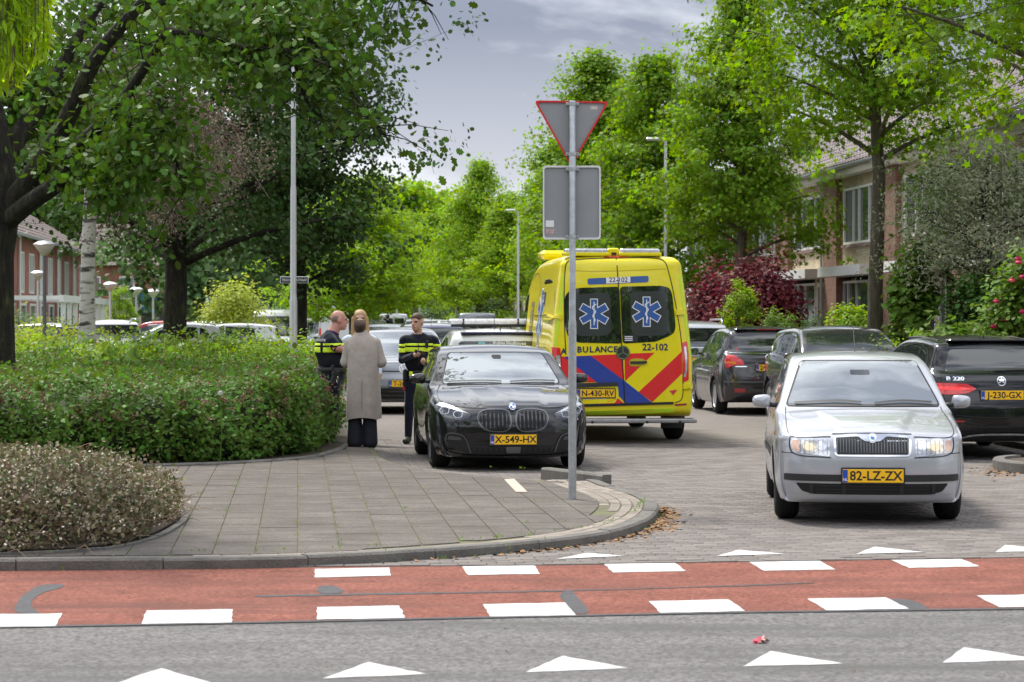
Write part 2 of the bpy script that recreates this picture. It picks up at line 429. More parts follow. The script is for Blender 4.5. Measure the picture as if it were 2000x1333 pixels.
def kerb_run(line, name, width=.13, top=.103, bottom=-.03, seg=1.0, parent=PAVEMENT, m_=M_KERB, side=1, cham=.018):
    """a run of kerb stones; the stone lies on the left (side=1) of the line"""
    tot = arc(line)[-1]; n = max(1, round(tot / seg))
    inner = offset_line(line, side * width)
    cch = offset_line(line, side * cham)
    for i in range(n):
        s0, s1 = i / n + .004 / tot, (i + 1) / n - .004 / tot; mb = MB(); rg = []
        for s in np.linspace(s0, s1, 7):
            a = at_arc(line, s * tot); c = at_arc(cch, s * arc(cch)[-1]); q = at_arc(inner, s * arc(inner)[-1])
            dz = 0.003 * math.sin(i * 2.4)
            rg.append([mb.pt((a[0], a[1], bottom)), mb.pt((a[0], a[1], top - cham + dz)), mb.pt((c[0], c[1], top + dz)), mb.pt((q[0], q[1], top + dz)), mb.pt((q[0], q[1], bottom))])
        for r0, r1 in zip(rg, rg[1:]):
            for k in range(4): mb.face([r0[k], r1[k], r1[k + 1], r0[k + 1]])
        mb.face(rg[0][::-1]); mb.face(rg[-1])
        mb.build(name, m_, parent, fixn=True)
kerb_run(K, 'kerb_stone')
# border courses of small bricks inside the kerb
def course(line, off, name, parent=PAVEMENT, m_=M_BAND, L=.2, Wd=.095, top=.1, s_from=0., s_to=None, joint=.006):
    c = offset_line(line, off); tot = arc(c)[-1]; s = s_from; me = None
    bb = MB(); bb.box((0, 0, -.02), (L - joint, Wd - joint, .04), bev=.004); me = bb.mesh(name, m_)
    while s + L < (s_to or tot):
        p = at_arc(c, s); q = at_arc(c, s + L)
        o = link(name, me, parent); o.location = ((p[0] + q[0]) / 2, (p[1] + q[1]) / 2, top + rnd.uniform(-.002, .002))
        o.rotation_euler = (rnd.uniform(-.006, .006), rnd.uniform(-.006, .006), math.atan2(q[1] - p[1], q[0] - p[0]))
        s += L
ktot = arc(K)[-1]
course(K, .13 + .055, 'border_brick', s_from=2.2)
course(K, .13 + .155, 'border_brick', s_from=5.0)
course(K, .13 + .255, 'border_brick', s_from=ktot * .62, s_to=ktot * .97)
course(K, .13 + .355, 'border_brick', s_from=ktot * .66, s_to=ktot * .95)

def clip_poly(subj, cl):
    out = list(subj)
    for i in range(len(cl)):
        a, b_ = cl[i], cl[(i + 1) % len(cl)]; ip = out; out = []
        if not ip: break
        def side(p): return (b_[0] - a[0]) * (p[1] - a[1]) - (b_[1] - a[1]) * (p[0] - a[0])
        for k in range(len(ip)):
            p, q = ip[k - 1], ip[k]; sp_, sq = side(p), side(q)
            if (sp_ >= 0) != (sq >= 0):
                t = sp_ / (sp_ - sq); out.append((p[0] + t * (q[0] - p[0]), p[1] + t * (q[1] - p[1])))
            if sq >= 0: out.append(q)
    return out
def parea(p): return .5 * sum(p[i - 1][0] * p[i][1] - p[i][0] * p[i - 1][1] for i in range(len(p)))
# tiles: 30 x 30 cm laid along the street
Kin1 = offset_line(K, .13 + .105); Kin2 = offset_line(K, .13 + .205); Kin4 = offset_line(K, .13 + .405)
da = arc(K) / ktot
inner = [tuple(Kin4[i] if da[i] > .62 else Kin2[i] if da[i] > .30 else Kin1[i]) for i in range(len(K))]
inner = [p for p in inner]
TIN = inner + [(p[0] - .03, p[1] - .05) for p in bay] + HE2[::-1] + [tuple(p) for p in offset_line(HE, -.0)[::-1]]
ca, sa = math.cos(S_ANG), math.sin(S_ANG)
def toS(x, y): return (ca * x + sa * y, -sa * x + ca * y)
def frS(u, v): return (ca * u - sa * v, sa * u + ca * v)
TS = [toS(*p) for p in TIN]
us = [p[0] for p in TS]; vs2 = [p[1] for p in TS]
T = .3; tiles = []
bedL = G(330, 1040, .1)
for iu in range(int(min(us) / T) - 1, int(max(us) / T) + 2):
    for iv in range(int(min(vs2) / T) - 1, int(45 / T)):
        u0, v0 = iu * T, iv * T; j = .005
        sq = [(u0 + j, v0 + j), (u0 + T - j, v0 + j), (u0 + T - j, v0 + T - j), (u0 + j, v0 + T - j)]
        ins = in_poly(np.array([p[0] for p in sq]), np.array([p[1] for p in sq]), TS)
        if ins.all(): tiles.append((sq, True))
        elif ins.any():
            c = clip_poly(TS, sq)
            if len(c) > 2 and abs(parea(c)) > .012: tiles.append((c, False))
def tile_mb(mb, poly, dz):
    cxy = np.mean(poly, axis=0)
    top = [(p[0] + (cxy[0] - p[0]) * .025, p[1] + (cxy[1] - p[1]) * .025) for p in poly]
    a = [mb.pt((*frS(*p), .088)) for p in poly]; b_ = [mb.pt((*frS(*p), .0985 + dz)) for p in poly]; c = [mb.pt((*frS(*p), .101 + dz)) for p in top]
    n = len(poly); mb.face(c)
    for k in range(n):
        mb.face([a[k], a[(k + 1) % n], b_[(k + 1) % n], b_[k]]); mb.face([b_[k], b_[(k + 1) % n], c[(k + 1) % n], c[k]])
def tdist(t):
    c = frS(*np.mean(t[0], axis=0)); px = 1000 + F * c[0] / c[1]
    return c[1] + (100 if px < 20 else 0)
tiles.sort(key=tdist)
for i, (pl, full) in enumerate(tiles[:300]):
    mb = MB(); tile_mb(mb, pl, rnd.uniform(-.0018, .0018)); mb.build('paving_tile', M_TILE, PAVEMENT)
mb = MB()
for pl, full in tiles[300:]: tile_mb(mb, pl, rnd.uniform(-.0018, .0018))
tag(mb.build('paving_tile_field', M_TILE, PAVEMENT), kind='stuff')

# raised kerb end at the parking bay and pale stones beside it
bl = [tuple(G(x, y))[:2] for x, y in ((1176, 953), (1116, 945), (1056, 937))]
bl = [tuple(np.array(bl[0]) * (1 - t) + np.array(bl[-1]) * t) for t in np.linspace(0, 1, 9)]
kerb_run(np.array(bl[::-1]), 'bay_kerb_stone', width=.11, top=.16, seg=.9, side=1)
b = MB()
pp = [G(x, y, .104) for x, y in ((985, 931), (1004, 930), (1030, 955), (1008, 955))]
b.prism([(p.x, p.y) for p in pp], .02, (0, 0, .088)); b.build('pale_edge_stone', mat('pale_stone', (.42, .36, .29), .85, var=.15, vs_=6), PAVEMENT, fixn=True)

# --- near pavers of the street and the gutter course (joined: too many and too thin to pick apart)
def paver_field(name, cells, top, m_, parent):
    """cells: (u, v, du, dv) rectangles in the street frame"""
    C = np.array(cells); n = len(C); j = .0035; ch = .006
    dz = nr.uniform(-.0018, .0018, n)
    V = np.zeros((n, 12, 3))
    for k, (a, b_) in enumerate(((0, 0), (1, 0), (1, 1), (0, 1))):
        for lay, (ins, z) in enumerate(((j, -.014), (j, -.005), (j + ch, 0.))):
            u = C[:, 0] + np.where(a, C[:, 2] - ins, ins); v = C[:, 1] + np.where(b_, C[:, 3] - ins, ins)
            V[:, lay * 4 + k, 0] = ca * u - sa * v; V[:, lay * 4 + k, 1] = sa * u + ca * v; V[:, lay * 4 + k, 2] = top + z + (dz if lay else 0)
    fc = [[8, 9, 10, 11]]
    for k in range(4):
        k2 = (k + 1) % 4; fc += [[4 + k, 4 + k2, 8 + k2, 8 + k], [k, k2, 4 + k2, 4 + k]]
    fl = (np.array(fc)[None] + 12 * np.arange(n)[:, None, None]).reshape(-1)
    me = np_mesh(name, V.reshape(-1, 3), fl, np.full(n * 9, 4), m_)
    return tag(link(name, me, parent), kind='stuff')
L2n = np.array([(p.x, p.y) for p in L2])
cells = []; row = 0
for iv in range(140, 350):
    v = iv * .1; off = .1 if iv % 2 else 0.
    for iu in range(-12, 70):
        u = iu * .2 + off; x, y = frS(u + .1, v + .05)
        if y < 12 or y > 34.4 or abs(x) > y * .235: continue
        if y < np.interp(x, L2n[:, 0], L2n[:, 1]) + .14: continue
        cells.append((u, v, .2, .1))
cc = np.array([frS(c[0] + .1, c[1] + .05) for c in cells])
hid = in_poly(cc[:, 0], cc[:, 1], SW)
cells = [c for c, h in zip(cells, hid) if not h]
paver_field('paver_field', cells, 0.0, M_PAVER, STREET)
gl = np.array([tuple(G(p, lerp_line(L2c, p)))[:2] for p in range(560, 2300, 40)])
course(gl, .06, 'gutter_brick', STREET, M_PAVER, top=0.001, L=.2, Wd=.1)

# --- painted markings (flat paint, 3 mm above the surface)
def marking(px4, z=-.005, name='road_marking', jag=0.):
    """a painted quad or triangle; edges slightly worn"""
    pts = [G(x, y) for x, y in px4]; out = []
    for i, p in enumerate(pts):
        q = pts[(i + 1) % len(pts)]
        for k in range(6):
            t = k / 6; r = p.lerp(q, t); e = .006 if k else 0
            out.append((r.x + rnd.uniform(-e, e), r.y + rnd.uniform(-e, e) * 2.0, z))
    m_ = MB(); m_.poly(out); o = m_.build(name, M_PAINT)
    return tag(o, kind='structure')
up = [((615, 1110), (761, 1107.5), (763, 1123), (615, 1126.5)), ((902, 1105), (1044, 1103.5), (1055, 1119.5), (915, 1122)), ((1180, 1100.5), (1318, 1098.5), (1340, 1114), (1198, 1117)),
      ((1463, 1096.5), (1602, 1094.5), (1632, 1111), (1492, 1113.5)), ((1740, 1092.5), (1877, 1090.5), (1913, 1105), (1775, 1108))]
lo = [((-60, 1199), (122, 1196.5), (108, 1221), (-78, 1224)), ((286, 1191), (455, 1188.5), (452, 1214), (276, 1217)), ((619, 1184.5), (780, 1181.5), (791, 1205), (620, 1208.5)),
      ((943, 1179), (1104, 1175.5), (1125, 1200), (957, 1202.5)), ((1267, 1173), (1422, 1169.5), (1456, 1192), (1290, 1195.5)), ((1577, 1168), (1730, 1165.5), (1775, 1187.5), (1614, 1190.5)),
      ((1907, 1162), (2055, 1159), (2105, 1181), (1952, 1184.5))]
for q in up + lo: marking(q)
for t in (((205, 1338), (412, 1330), (316, 1302)), ((630, 1322), (832, 1312.5), (720, 1290)), ((1027, 1309.5), (1226, 1301), (1100, 1278)), ((1452, 1298), (1647, 1292.5), (1505, 1268.5)), ((1841, 1291), (2036, 1285), (1882, 1261.5)),
          ((-205, 1350), (5, 1344), (-95, 1316))):
    marking(t, z=-.009, name='yield_triangle')
for t in (((1086, 1093), (1220, 1087), (1148, 1081)), ((1400, 1087), (1533, 1083), (1443, 1075)), ((1672, 1083), (1805, 1079.5), (1708, 1069)), ((1944, 1079.5), (2075, 1076), (1963, 1065.5))):
    marking(t, z=.0035, name='yield_triangle')
# grey repairs in the red lane
def strip(pxs, wpx, z=-.0055):
    c = [G(x, y) for x, y in pxs]; c2 = smooth_curve([tuple(p)[:2] for p in c], 6)
    wd = np.interp(np.linspace(0, 1, len(c2)), np.linspace(0, 1, len(wpx)), wpx)
    a = [c2[i] + [nr.normal(0, .01), wd[i] / 2 + nr.normal(0, .008)] for i in range(len(c2))]
    b_ = [c2[i] + [nr.normal(0, .01), -wd[i] / 2 + nr.normal(0, .008)] for i in range(len(c2))]
    m_ = MB(); m_.poly([(p[0], p[1], z) for p in a] + [(p[0], p[1], z) for p in b_[::-1]]); return tag(m_.build('asphalt_repair', M_REPAIR), kind='structure')
strip([(500, 1163), (640, 1160), (900, 1156), (1200, 1150), (1420, 1143), (1590, 1137)], [.07, .10, .06, .045, .05, .05])
def blob(pxs, z=-.0056):
    c2 = smooth_curve([tuple(G(x, y))[:2] for x, y in pxs], 5, closed=True); m_ = MB(); m_.poly([(p[0], p[1], z) for p in c2]); return tag(m_.build('asphalt_repair', M_REPAIR), kind='structure')
blob([(38, 1196), (36, 1172), (52, 1156), (90, 1140), (122, 1140), (120, 1146), (88, 1155), (66, 1168), (62, 1184), (74, 1197)])
blob([(632, 1158), (626, 1143), (645, 1142), (668, 1156)])
blob([(1102, 1175), (1095, 1158), (1112, 1152), (1128, 1165), (1144, 1197), (1128, 1197)])
blob([(1742, 1168), (1775, 1170), (1808, 1188), (1780, 1190)])
b = MB()
for a, c in zip(L1, L1[1:]): b.poly([(a.x, a.y - .05, -.0062), (c.x, c.y - .05, -.0062), (c.x, c.y + .02, -.0062), (a.x, a.y + .02, -.0062)])
tag(b.build('asphalt_seam', M_REPAIR), kind='structure')
PAVEMENT.location.z = -.032
# planting beds
BED = [tuple(p) for p in HE] + HE2 + [(ST(LAT_H - 22, 90).x, 90), (-30, 90), (-30, 27)]
b = MB(); b.prism(BED, .10, (0, 0, -.03)); tag(b.build('planting_bed', M_SOIL, fixn=True), 'soil bed under the big green hedge', kind='structure')
kerb_run(HE, 'bed_edging', width=.07, top=.125, bottom=.05, seg=1.0, side=1)
fb_px = [(-330, 1078), (-60, 1076), (60, 1073), (180, 1066), (270, 1050), (330, 1025), (352, 1003), (338, 988), (290, 977), (180, 970), (0, 966), (-330, 962)]
FB = smooth_curve([tuple(G(x, y, .1))[:2] for x, y in fb_px], 8)
b = MB(); b.prism([tuple(p) for p in FB], .012, (0, 0, .095)); tag(b.build('shrub_bed', M_SOIL, fixn=True), 'soil bed under the low brown shrub', kind='structure')
kerb_run(FB, 'bed_edging', width=.07, top=.118, bottom=.05, seg=1.0, side=-1)
# round kerb tip at the right edge
c0 = G(2050, 918, .0)
rt = np.array([(c0.x + .62 * math.cos(a), c0.y + 1.0 * math.sin(a)) for a in np.linspace(math.pi * .62, math.pi * 1.5, 14)])
b = MB(); b.prism([(c0.x + .52 * math.cos(a), c0.y + .9 * math.sin(a)) for a in np.linspace(0, 2 * math.pi, 24, endpoint=False)], .1, (0, 0, -.01))
TIP = b.build('kerb_island', M_SOIL, fixn=True); tag(TIP, 'rounded kerb tip with soil behind the silver car', kind='structure')
kerb_run(rt, 'kerb_stone', parent=TIP, side=1, top=.12)
# gardens in front of the houses
b = MB(); b.prism([tuple(ST(9.45, 30))[:2], tuple(ST(16, 30))[:2], tuple(ST(16, 200))[:2], tuple(ST(9.45, 200))[:2]], .1, (0, 0, -.02))
tag(b.build('garden_strip', M_SOIL, fixn=True), 'front garden soil along the right-hand houses', kind='structure')
# ================================================================== plants: leaves, trunks, crowns
def _star():
    pts = []
    lob = [(90, 1.), (28, .92), (-28, .62), (208, .62), (152, .92)]
    order = [(-28, .62), (0, .34), (28, .92), (59, .40), (90, 1.), (121, .40), (152, .92), (180, .34), (208, .62), (270, .22)]
    return [(r * math.cos(math.radians(a)), r * math.sin(math.radians(a)) + .25) for a, r in order]
SHAPES = {
    'star': _star(),
    'oak': [(0, 0), (.16, .22), (.34, .30), (.22, .48), (.42, .62), (.26, .78), (.30, .96), (0, 1.15), (-.30, .96), (-.26, .78), (-.42, .62), (-.22, .48), (-.34, .30), (-.16, .22)],
    'leaf': [(0, 0), (.30, .42), (0, 1.), (-.30, .42)],
    'round': [(0, 0), (.38, .25), (.42, .62), (0, 1.), (-.42, .62), (-.38, .25)],
    'lance': [(0, 0), (.13, .38), (0, 1.), (-.13, .38)],
    'hand': [(0, 0), (.35, .02), (.62, .30), (.34, .42), (.30, .72), (.12, .70), (0, 1.), (-.12, .70), (-.30, .72), (-.34, .42), (-.62, .30), (-.35, .02)],
}
def leaf_mesh(name, pts, size, shape, m_, up=.5, outw=None, droop=0., rng=None, fold=.25):
    """one face per leaf; outw = preferred normal direction per leaf"""
    rng = rng or nr; n = len(pts); S = np.array(SHAPES[shape]); k = len(S)
    N = rng.normal(size=(n, 3)); N /= np.linalg.norm(N, axis=1)[:, None]
    N[:, 2] += up
    if outw is not None: N = N * .75 + outw
    N /= np.linalg.norm(N, axis=1)[:, None] + 1e-9
    T_ = rng.normal(size=(n, 3)); T_[:, 2] -= droop
    if outw is not None: T_ += outw * .4
    T_ -= N * np.sum(T_ * N, 1)[:, None]; T_ /= np.linalg.norm(T_, axis=1)[:, None] + 1e-9
    B = np.cross(N, T_)
    sz = size * rng.uniform(.65, 1.25, n)
    V = pts[:, None, :] + (T_[:, None, :] * S[None, :, 1, None] + B[:, None, :] * S[None, :, 0, None] - N[:, None, :] * (np.abs(S[None, :, 0, None]) * fold + .10 * S[None, :, 1, None] ** 2)) * sz[:, None, None]
    return np_mesh(name, V.reshape(-1, 3), np.arange(n * k), np.full(n, k), m_)
def leafmat(name, col, isl=.3, hue=.02, transl=.32, rough=.55, col2=None, spec=.2):
    return mat(name, col, rough, isl=isl, hue=hue, transl=transl, spec=spec, col2=col2, vs_=.45)
L_LIQ = leafmat('liquidambar_leaf', (.145, .252, .018), .36, .02, .44)
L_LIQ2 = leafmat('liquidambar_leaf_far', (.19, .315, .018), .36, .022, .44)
L_OAK = leafmat('oak_leaf', (.064, .128, .016), .40, .02, .26)
L_DOAK = leafmat('dark_oak_leaf', (.040, .084, .016), .38, .02, .2)
L_WIL = leafmat('willow_leaf', (0.27, 0.42, 0.022), .22, .015, .45)
L_DRY = leafmat('dry_birch_leaf', (0.155, 0.12, 0.088), .4, .03, .2)
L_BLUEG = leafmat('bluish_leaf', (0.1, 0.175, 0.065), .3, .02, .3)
L_YELG = leafmat('yellow_green_leaf', (0.32, 0.38, 0.055), .25, .02, .4)
L_HEDGE = leafmat('hedge_leaf', (.088, .168, .022), .42, .03, .30)
L_HRED = leafmat('spent_flower', (0.2, 0.115, 0.075), .35, .02, .15)
L_OLIVE = leafmat('olive_leaf', (.30, .32, .21), .3, .02, .35)
L_RMAP = leafmat('red_maple_leaf', (.14, .021, .031), .35, .02, .3)
L_BRIGHT = leafmat('bright_shrub_leaf', (0.21, 0.33, 0.025), .3, .02, .4)
L_DARK = leafmat('dark_shrub_leaf', (0.055, 0.12, 0.022), .35, .02, .25)
L_MID = leafmat('mid_shrub_leaf', (0.125, 0.215, 0.03), .35, .02, .33)
M_BARK = mat('bark', (.085, .068, .050), .95, var=.4, vs_=7, bump=1., bs=16, detail=8)
M_BARKG = mat('bark_grey_green', (.24, .205, .15), .95, col2=(.12, .12, .055), vs_=3, var=.35, bump=1., bs=14, detail=8)
M_BARKD = mat('bark_dark', (.048, .038, .028), .95, col2=(.06, .062, .022), vs_=3, var=.35, bump=1., bs=14, detail=8)
def barkify(m_, c1, c2, rel):
    n = m_.node_tree.nodes; l = m_.node_tree.links; b = n['Principled BSDF']; t = n.new('ShaderNodeTexCoord'); mp_ = n.new('ShaderNodeMapping'); mp_.inputs['Scale'].default_value = (1, 1, .22); l.new(t.outputs['Object'], mp_.inputs[0])
    v = n.new('ShaderNodeTexNoise'); v.inputs['Scale'].default_value = 13; v.inputs['Detail'].default_value = 6; v.inputs['Roughness'].default_value = .7; l.new(mp_.outputs[0], v.inputs[0])
    r = n.new('ShaderNodeMapRange'); l.new(v.outputs[0], r.inputs[0]); r.inputs[1].default_value = .38; r.inputs[2].default_value = .62
    k = n.new('ShaderNodeMix'); k.data_type = 'RGBA'; l.new(r.outputs[0], k.inputs[0]); k.inputs[6].default_value = (*c1, 1); l.new(b.inputs['Base Color'].links[0].from_socket, k.inputs[7]); l.new(k.outputs[2], b.inputs['Base Color'])
    bp2 = n.new('ShaderNodeBump'); bp2.inputs['Strength'].default_value = 1; bp2.inputs['Distance'].default_value = rel; l.new(r.outputs[0], bp2.inputs['Height']); l.new(bp2.outputs[0], b.inputs['Normal'])
barkify(M_BARK, (.025, .02, .015), None, .05); barkify(M_BARKG, (.10, .084, .062), None, .04); barkify(M_BARKD, (.014, .011, .009), None, .06)
M_TWIG = mat('twig', (.10, .08, .06), .9)
def wob_tube(mb, pts, r, n=8, wob=.0):
    mb.tube(pts, r, n, cap=True)
def bez(a, b_, c_, n=6):
    a, b_, c_ = Vector(a), Vector(b_), Vector(c_)
    return [a * (1 - t) ** 2 + b_ * 2 * t * (1 - t) + c_ * t * t for t in [k / n for k in range(n + 1)]]

def crown_tree(name, label, loc, h, cr, cb, r0, leafm, n_leaf, lsize, shape='star', barkm=None, env='cone', limbs=26, clump=.34, per=9, seed=1, up=.5, lean=(0, 0), top_bare=0., cat='tree', group=None, sky=.0, droop=.2, flat=.6):
    """tapered trunk with limbs; leaves sit in clumps along the limbs so that gaps stay open"""
    rg = np.random.default_rng(seed); rr = random.Random(seed)
    root = empty(name, loc, 0, label, cat, group); barkm = barkm or M_BARKG
    tr = MB(); K_ = 10; tp = []
    for k in range(K_ + 1):
        t = k / K_; tp.append(Vector((lean[0] * t + .10 * math.sin(k * 1.3 + seed) * t * (h / 9), lean[1] * t + .08 * math.cos(k * 1.7 + seed) * t * (h / 9), h * .93 * t)))
    tr.tube(tp, [r0 * (1.22 if k == 0 else 1) * (1 - .90 * (k / K_)) ** .8 + .012 for k in range(K_ + 1)], 12)
    tr.build('trunk', barkm, root, smooth=True)
    lb = MB(); centers = []; outs = []
    def envr(t):   # crown radius at relative height t (0 base of the crown .. 1 top)
        if env == 'cone': return cr * (1 - t) ** .75 * (.80 + .2 * min(1, t * 6)) + .12
        if env == 'oval': return cr * math.sqrt(max(0, 1 - (t * 2 - .85) ** 2 / 1.35)) + .1
        return cr * math.sqrt(max(0, 1 - (max(0, t - .25) / .75) ** 2)) + .1   # dome
    for i in range(limbs):
        t = (i + .5) / limbs; t = t ** .9; z = cb + (h - cb) * t * .96
        a = i * 2.39996 + rr.uniform(-.35, .35); R = envr(t) * rr.uniform(.72, 1.12)
        f = z / (h * .93); base = tp[0].lerp(tp[-1], 0)
        kz = min(K_ - 1, int(max(0, (z - .35 * R * .6)) / (h * .93) * K_)); zz_ = max(cb * .85, z - R * .38)
        s0 = tp[kz].copy(); q = min(1, zz_ / (h * .93)) * K_; k0 = min(K_ - 1, int(q)); s0 = tp[k0].lerp(tp[k0 + 1], q - k0)
        end = s0 + Vector((math.cos(a) * R, math.sin(a) * R, z - zz_ + R * rr.uniform(-.05, .22)))
        mid = s0.lerp(end, .5) + Vector((0, 0, R * .10))
        pts = bez(s0, mid, end, 5); rl = max(.012, r0 * .36 * (1 - .75 * t))
        lb.tube(pts, [rl * (1 - .8 * k / 5) + .005 for k in range(6)], 5)
        nc = max(3, int(per * (R / cr) + 2))
        for c_ in range(nc):
            u = rr.uniform(.28, 1.06) ** .8; p = pts[0].lerp(pts[-1], u); k1 = min(4, int(min(u, .999) * 5)); p = pts[k1].lerp(pts[k1 + 1], min(1, u * 5 - k1))
            sp_ = .34 * R * (.35 + u * .75)
            off = Vector((rr.gauss(0, sp_), rr.gauss(0, sp_), rr.gauss(0, sp_ * .55)))
            centers.append(p + off); outs.append(Vector((math.cos(a), math.sin(a), .55)))
            if c_ % 2 == 0: lb.tube([p, p + off * .9], [.012, .004], 4)
    for k in range(7): centers.append(tp[-1] + Vector((rr.gauss(0, .22), rr.gauss(0, .22), rr.uniform(-.5, .55) * (h / 10)))); outs.append(Vector((0, 0, 1)))
    lb.build('limbs', barkm, root, smooth=True)
    C = np.array([tuple(c) for c in centers]); O = np.array([tuple(o) for o in outs])
    ci = rg.integers(0, len(C), n_leaf); cs = rg.uniform(.6, 1.35, len(C))[ci]
    D = np.clip(rg.normal(size=(n_leaf, 3)), -1.7, 1.7) * np.array([1, 1, flat]) * clump * cs[:, None]
    Pn = C[ci] + D
    out = D / (np.linalg.norm(D, axis=1)[:, None] + 1e-6) * .55 + O[ci] * .45
    link('crown', leaf_mesh('crown', Pn, lsize, shape, leafm, up=up, outw=out * .8, droop=droop, rng=rg), root)
    return root
def tree_copy(src, name, label, loc, rz, sc_, leafm=None, group=None):
    r = copy_tree(src); r.name = name; r['label'] = label; r.location = loc; r.rotation_euler = (0, 0, rz); r.scale = (sc_, sc_, sc_) if isinstance(sc_, (int, float)) else sc_
    if group: r['group'] = group
    if leafm:
        for ch in r.children:
            if ch.name.startswith('crown'): ch.material_slots[0].link = 'OBJECT'; ch.material_slots[0].material = leafm
    return r
gR = 'street trees along the right side'; gLt = 'street trees along the left side'
def row(d, lat=11.0): return ST(lat, d, 0)
T46 = crown_tree('street_tree', 'nearest street tree with star-shaped leaves, trunk before the brick houses', row(46), 11.8, 2.35, 5.2, .155, L_LIQ, 31000, .088, 'star', env='oval', limbs=38, clump=.27, per=13, seed=3, group=gR)
T60 = crown_tree('street_tree', 'second street tree on the right, trunk between the red maple and the column bush', row(60), 10.4, 1.9, 3.75, .150, L_LIQ, 30000, .090, 'star', env='cone', limbs=44, clump=.25, per=13, seed=8, group=gR)
T74 = crown_tree('street_tree', 'third street tree on the right, crown behind the rectangular sign', row(74), 10.0, 3.0, 2.6, .16, L_LIQ, 24000, .115, 'star', env='cone', limbs=44, clump=.28, per=13, seed=5, group=gR)
tree_copy(T60, 'street_tree', 'fourth street tree on the right, crown above the ambulance roof', row(88), 2.1, (1.5, 1.5, 1.12), None, gR)
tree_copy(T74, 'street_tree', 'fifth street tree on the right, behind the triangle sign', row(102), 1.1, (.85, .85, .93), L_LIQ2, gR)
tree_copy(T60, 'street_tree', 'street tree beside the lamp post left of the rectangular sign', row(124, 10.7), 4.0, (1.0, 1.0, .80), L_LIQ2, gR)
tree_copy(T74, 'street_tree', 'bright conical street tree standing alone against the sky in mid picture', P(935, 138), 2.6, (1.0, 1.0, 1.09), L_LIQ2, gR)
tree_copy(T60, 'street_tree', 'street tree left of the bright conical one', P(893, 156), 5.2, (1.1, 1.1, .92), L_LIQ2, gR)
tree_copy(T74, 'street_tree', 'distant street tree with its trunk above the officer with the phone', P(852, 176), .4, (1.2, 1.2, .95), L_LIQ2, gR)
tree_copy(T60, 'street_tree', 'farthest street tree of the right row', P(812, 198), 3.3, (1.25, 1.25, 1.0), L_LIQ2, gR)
# a neighbour in front whose leaves hang into the top right corner
crown_tree('street_tree', 'street tree beyond the right edge whose leafy boughs hang into the top right corner', row(33.5, 11.2), 11.5, 3.2, 4.8, .17, L_LIQ, 32000, .090, 'star', env='oval', limbs=38, clump=.28, per=13, seed=21, group=gR)
# left row
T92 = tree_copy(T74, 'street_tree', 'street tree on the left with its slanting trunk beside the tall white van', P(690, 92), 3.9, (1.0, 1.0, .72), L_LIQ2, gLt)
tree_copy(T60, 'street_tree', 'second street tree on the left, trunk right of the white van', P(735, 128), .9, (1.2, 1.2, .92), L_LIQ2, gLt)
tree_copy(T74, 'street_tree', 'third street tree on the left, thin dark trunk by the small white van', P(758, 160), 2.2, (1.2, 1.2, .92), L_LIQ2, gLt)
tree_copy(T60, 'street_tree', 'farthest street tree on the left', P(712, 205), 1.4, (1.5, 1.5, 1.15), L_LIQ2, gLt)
# big dark oak in the middle left
crown_tree('oak_tree', 'big dark oak behind the street name post, thick forked trunk', P(338, 64), 13.5, 4.3, 3.6, .33, L_DOAK, 23000, .14, 'round', barkm=M_BARKD, env='dome', limbs=40, clump=.40, per=13, seed=12, lean=(.3, 0), up=.4)
crown_tree('oak_tree', 'dark leafy tree rising right of the street name post', P(586, 70), 12.5, 2.15, 2.9, .2, L_DOAK, 24000, .14, 'round', barkm=M_BARKD, env='oval', limbs=38, clump=.33, per=13, seed=31, lean=(0, 0), up=.4)
# background trees on the left
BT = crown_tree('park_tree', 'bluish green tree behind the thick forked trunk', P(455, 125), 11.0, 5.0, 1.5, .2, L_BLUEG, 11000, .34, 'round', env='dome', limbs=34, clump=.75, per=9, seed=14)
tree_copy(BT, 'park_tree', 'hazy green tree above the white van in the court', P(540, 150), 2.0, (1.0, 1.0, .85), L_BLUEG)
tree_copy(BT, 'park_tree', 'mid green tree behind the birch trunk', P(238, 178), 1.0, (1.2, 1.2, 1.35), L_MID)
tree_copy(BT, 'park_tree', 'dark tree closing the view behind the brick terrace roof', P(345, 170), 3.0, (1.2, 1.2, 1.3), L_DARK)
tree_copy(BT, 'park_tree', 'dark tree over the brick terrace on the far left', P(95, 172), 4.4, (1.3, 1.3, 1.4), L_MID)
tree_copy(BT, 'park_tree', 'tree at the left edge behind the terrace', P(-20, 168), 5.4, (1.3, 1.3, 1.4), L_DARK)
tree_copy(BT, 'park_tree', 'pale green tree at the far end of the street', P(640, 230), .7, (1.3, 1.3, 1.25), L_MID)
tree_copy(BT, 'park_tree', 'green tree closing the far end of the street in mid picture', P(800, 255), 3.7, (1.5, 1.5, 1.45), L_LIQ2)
tree_copy(BT, 'park_tree', 'rounded tree at the far end behind the small grey van', P(975, 240), 1.7, (1.5, 1.5, 1.2), L_LIQ2)

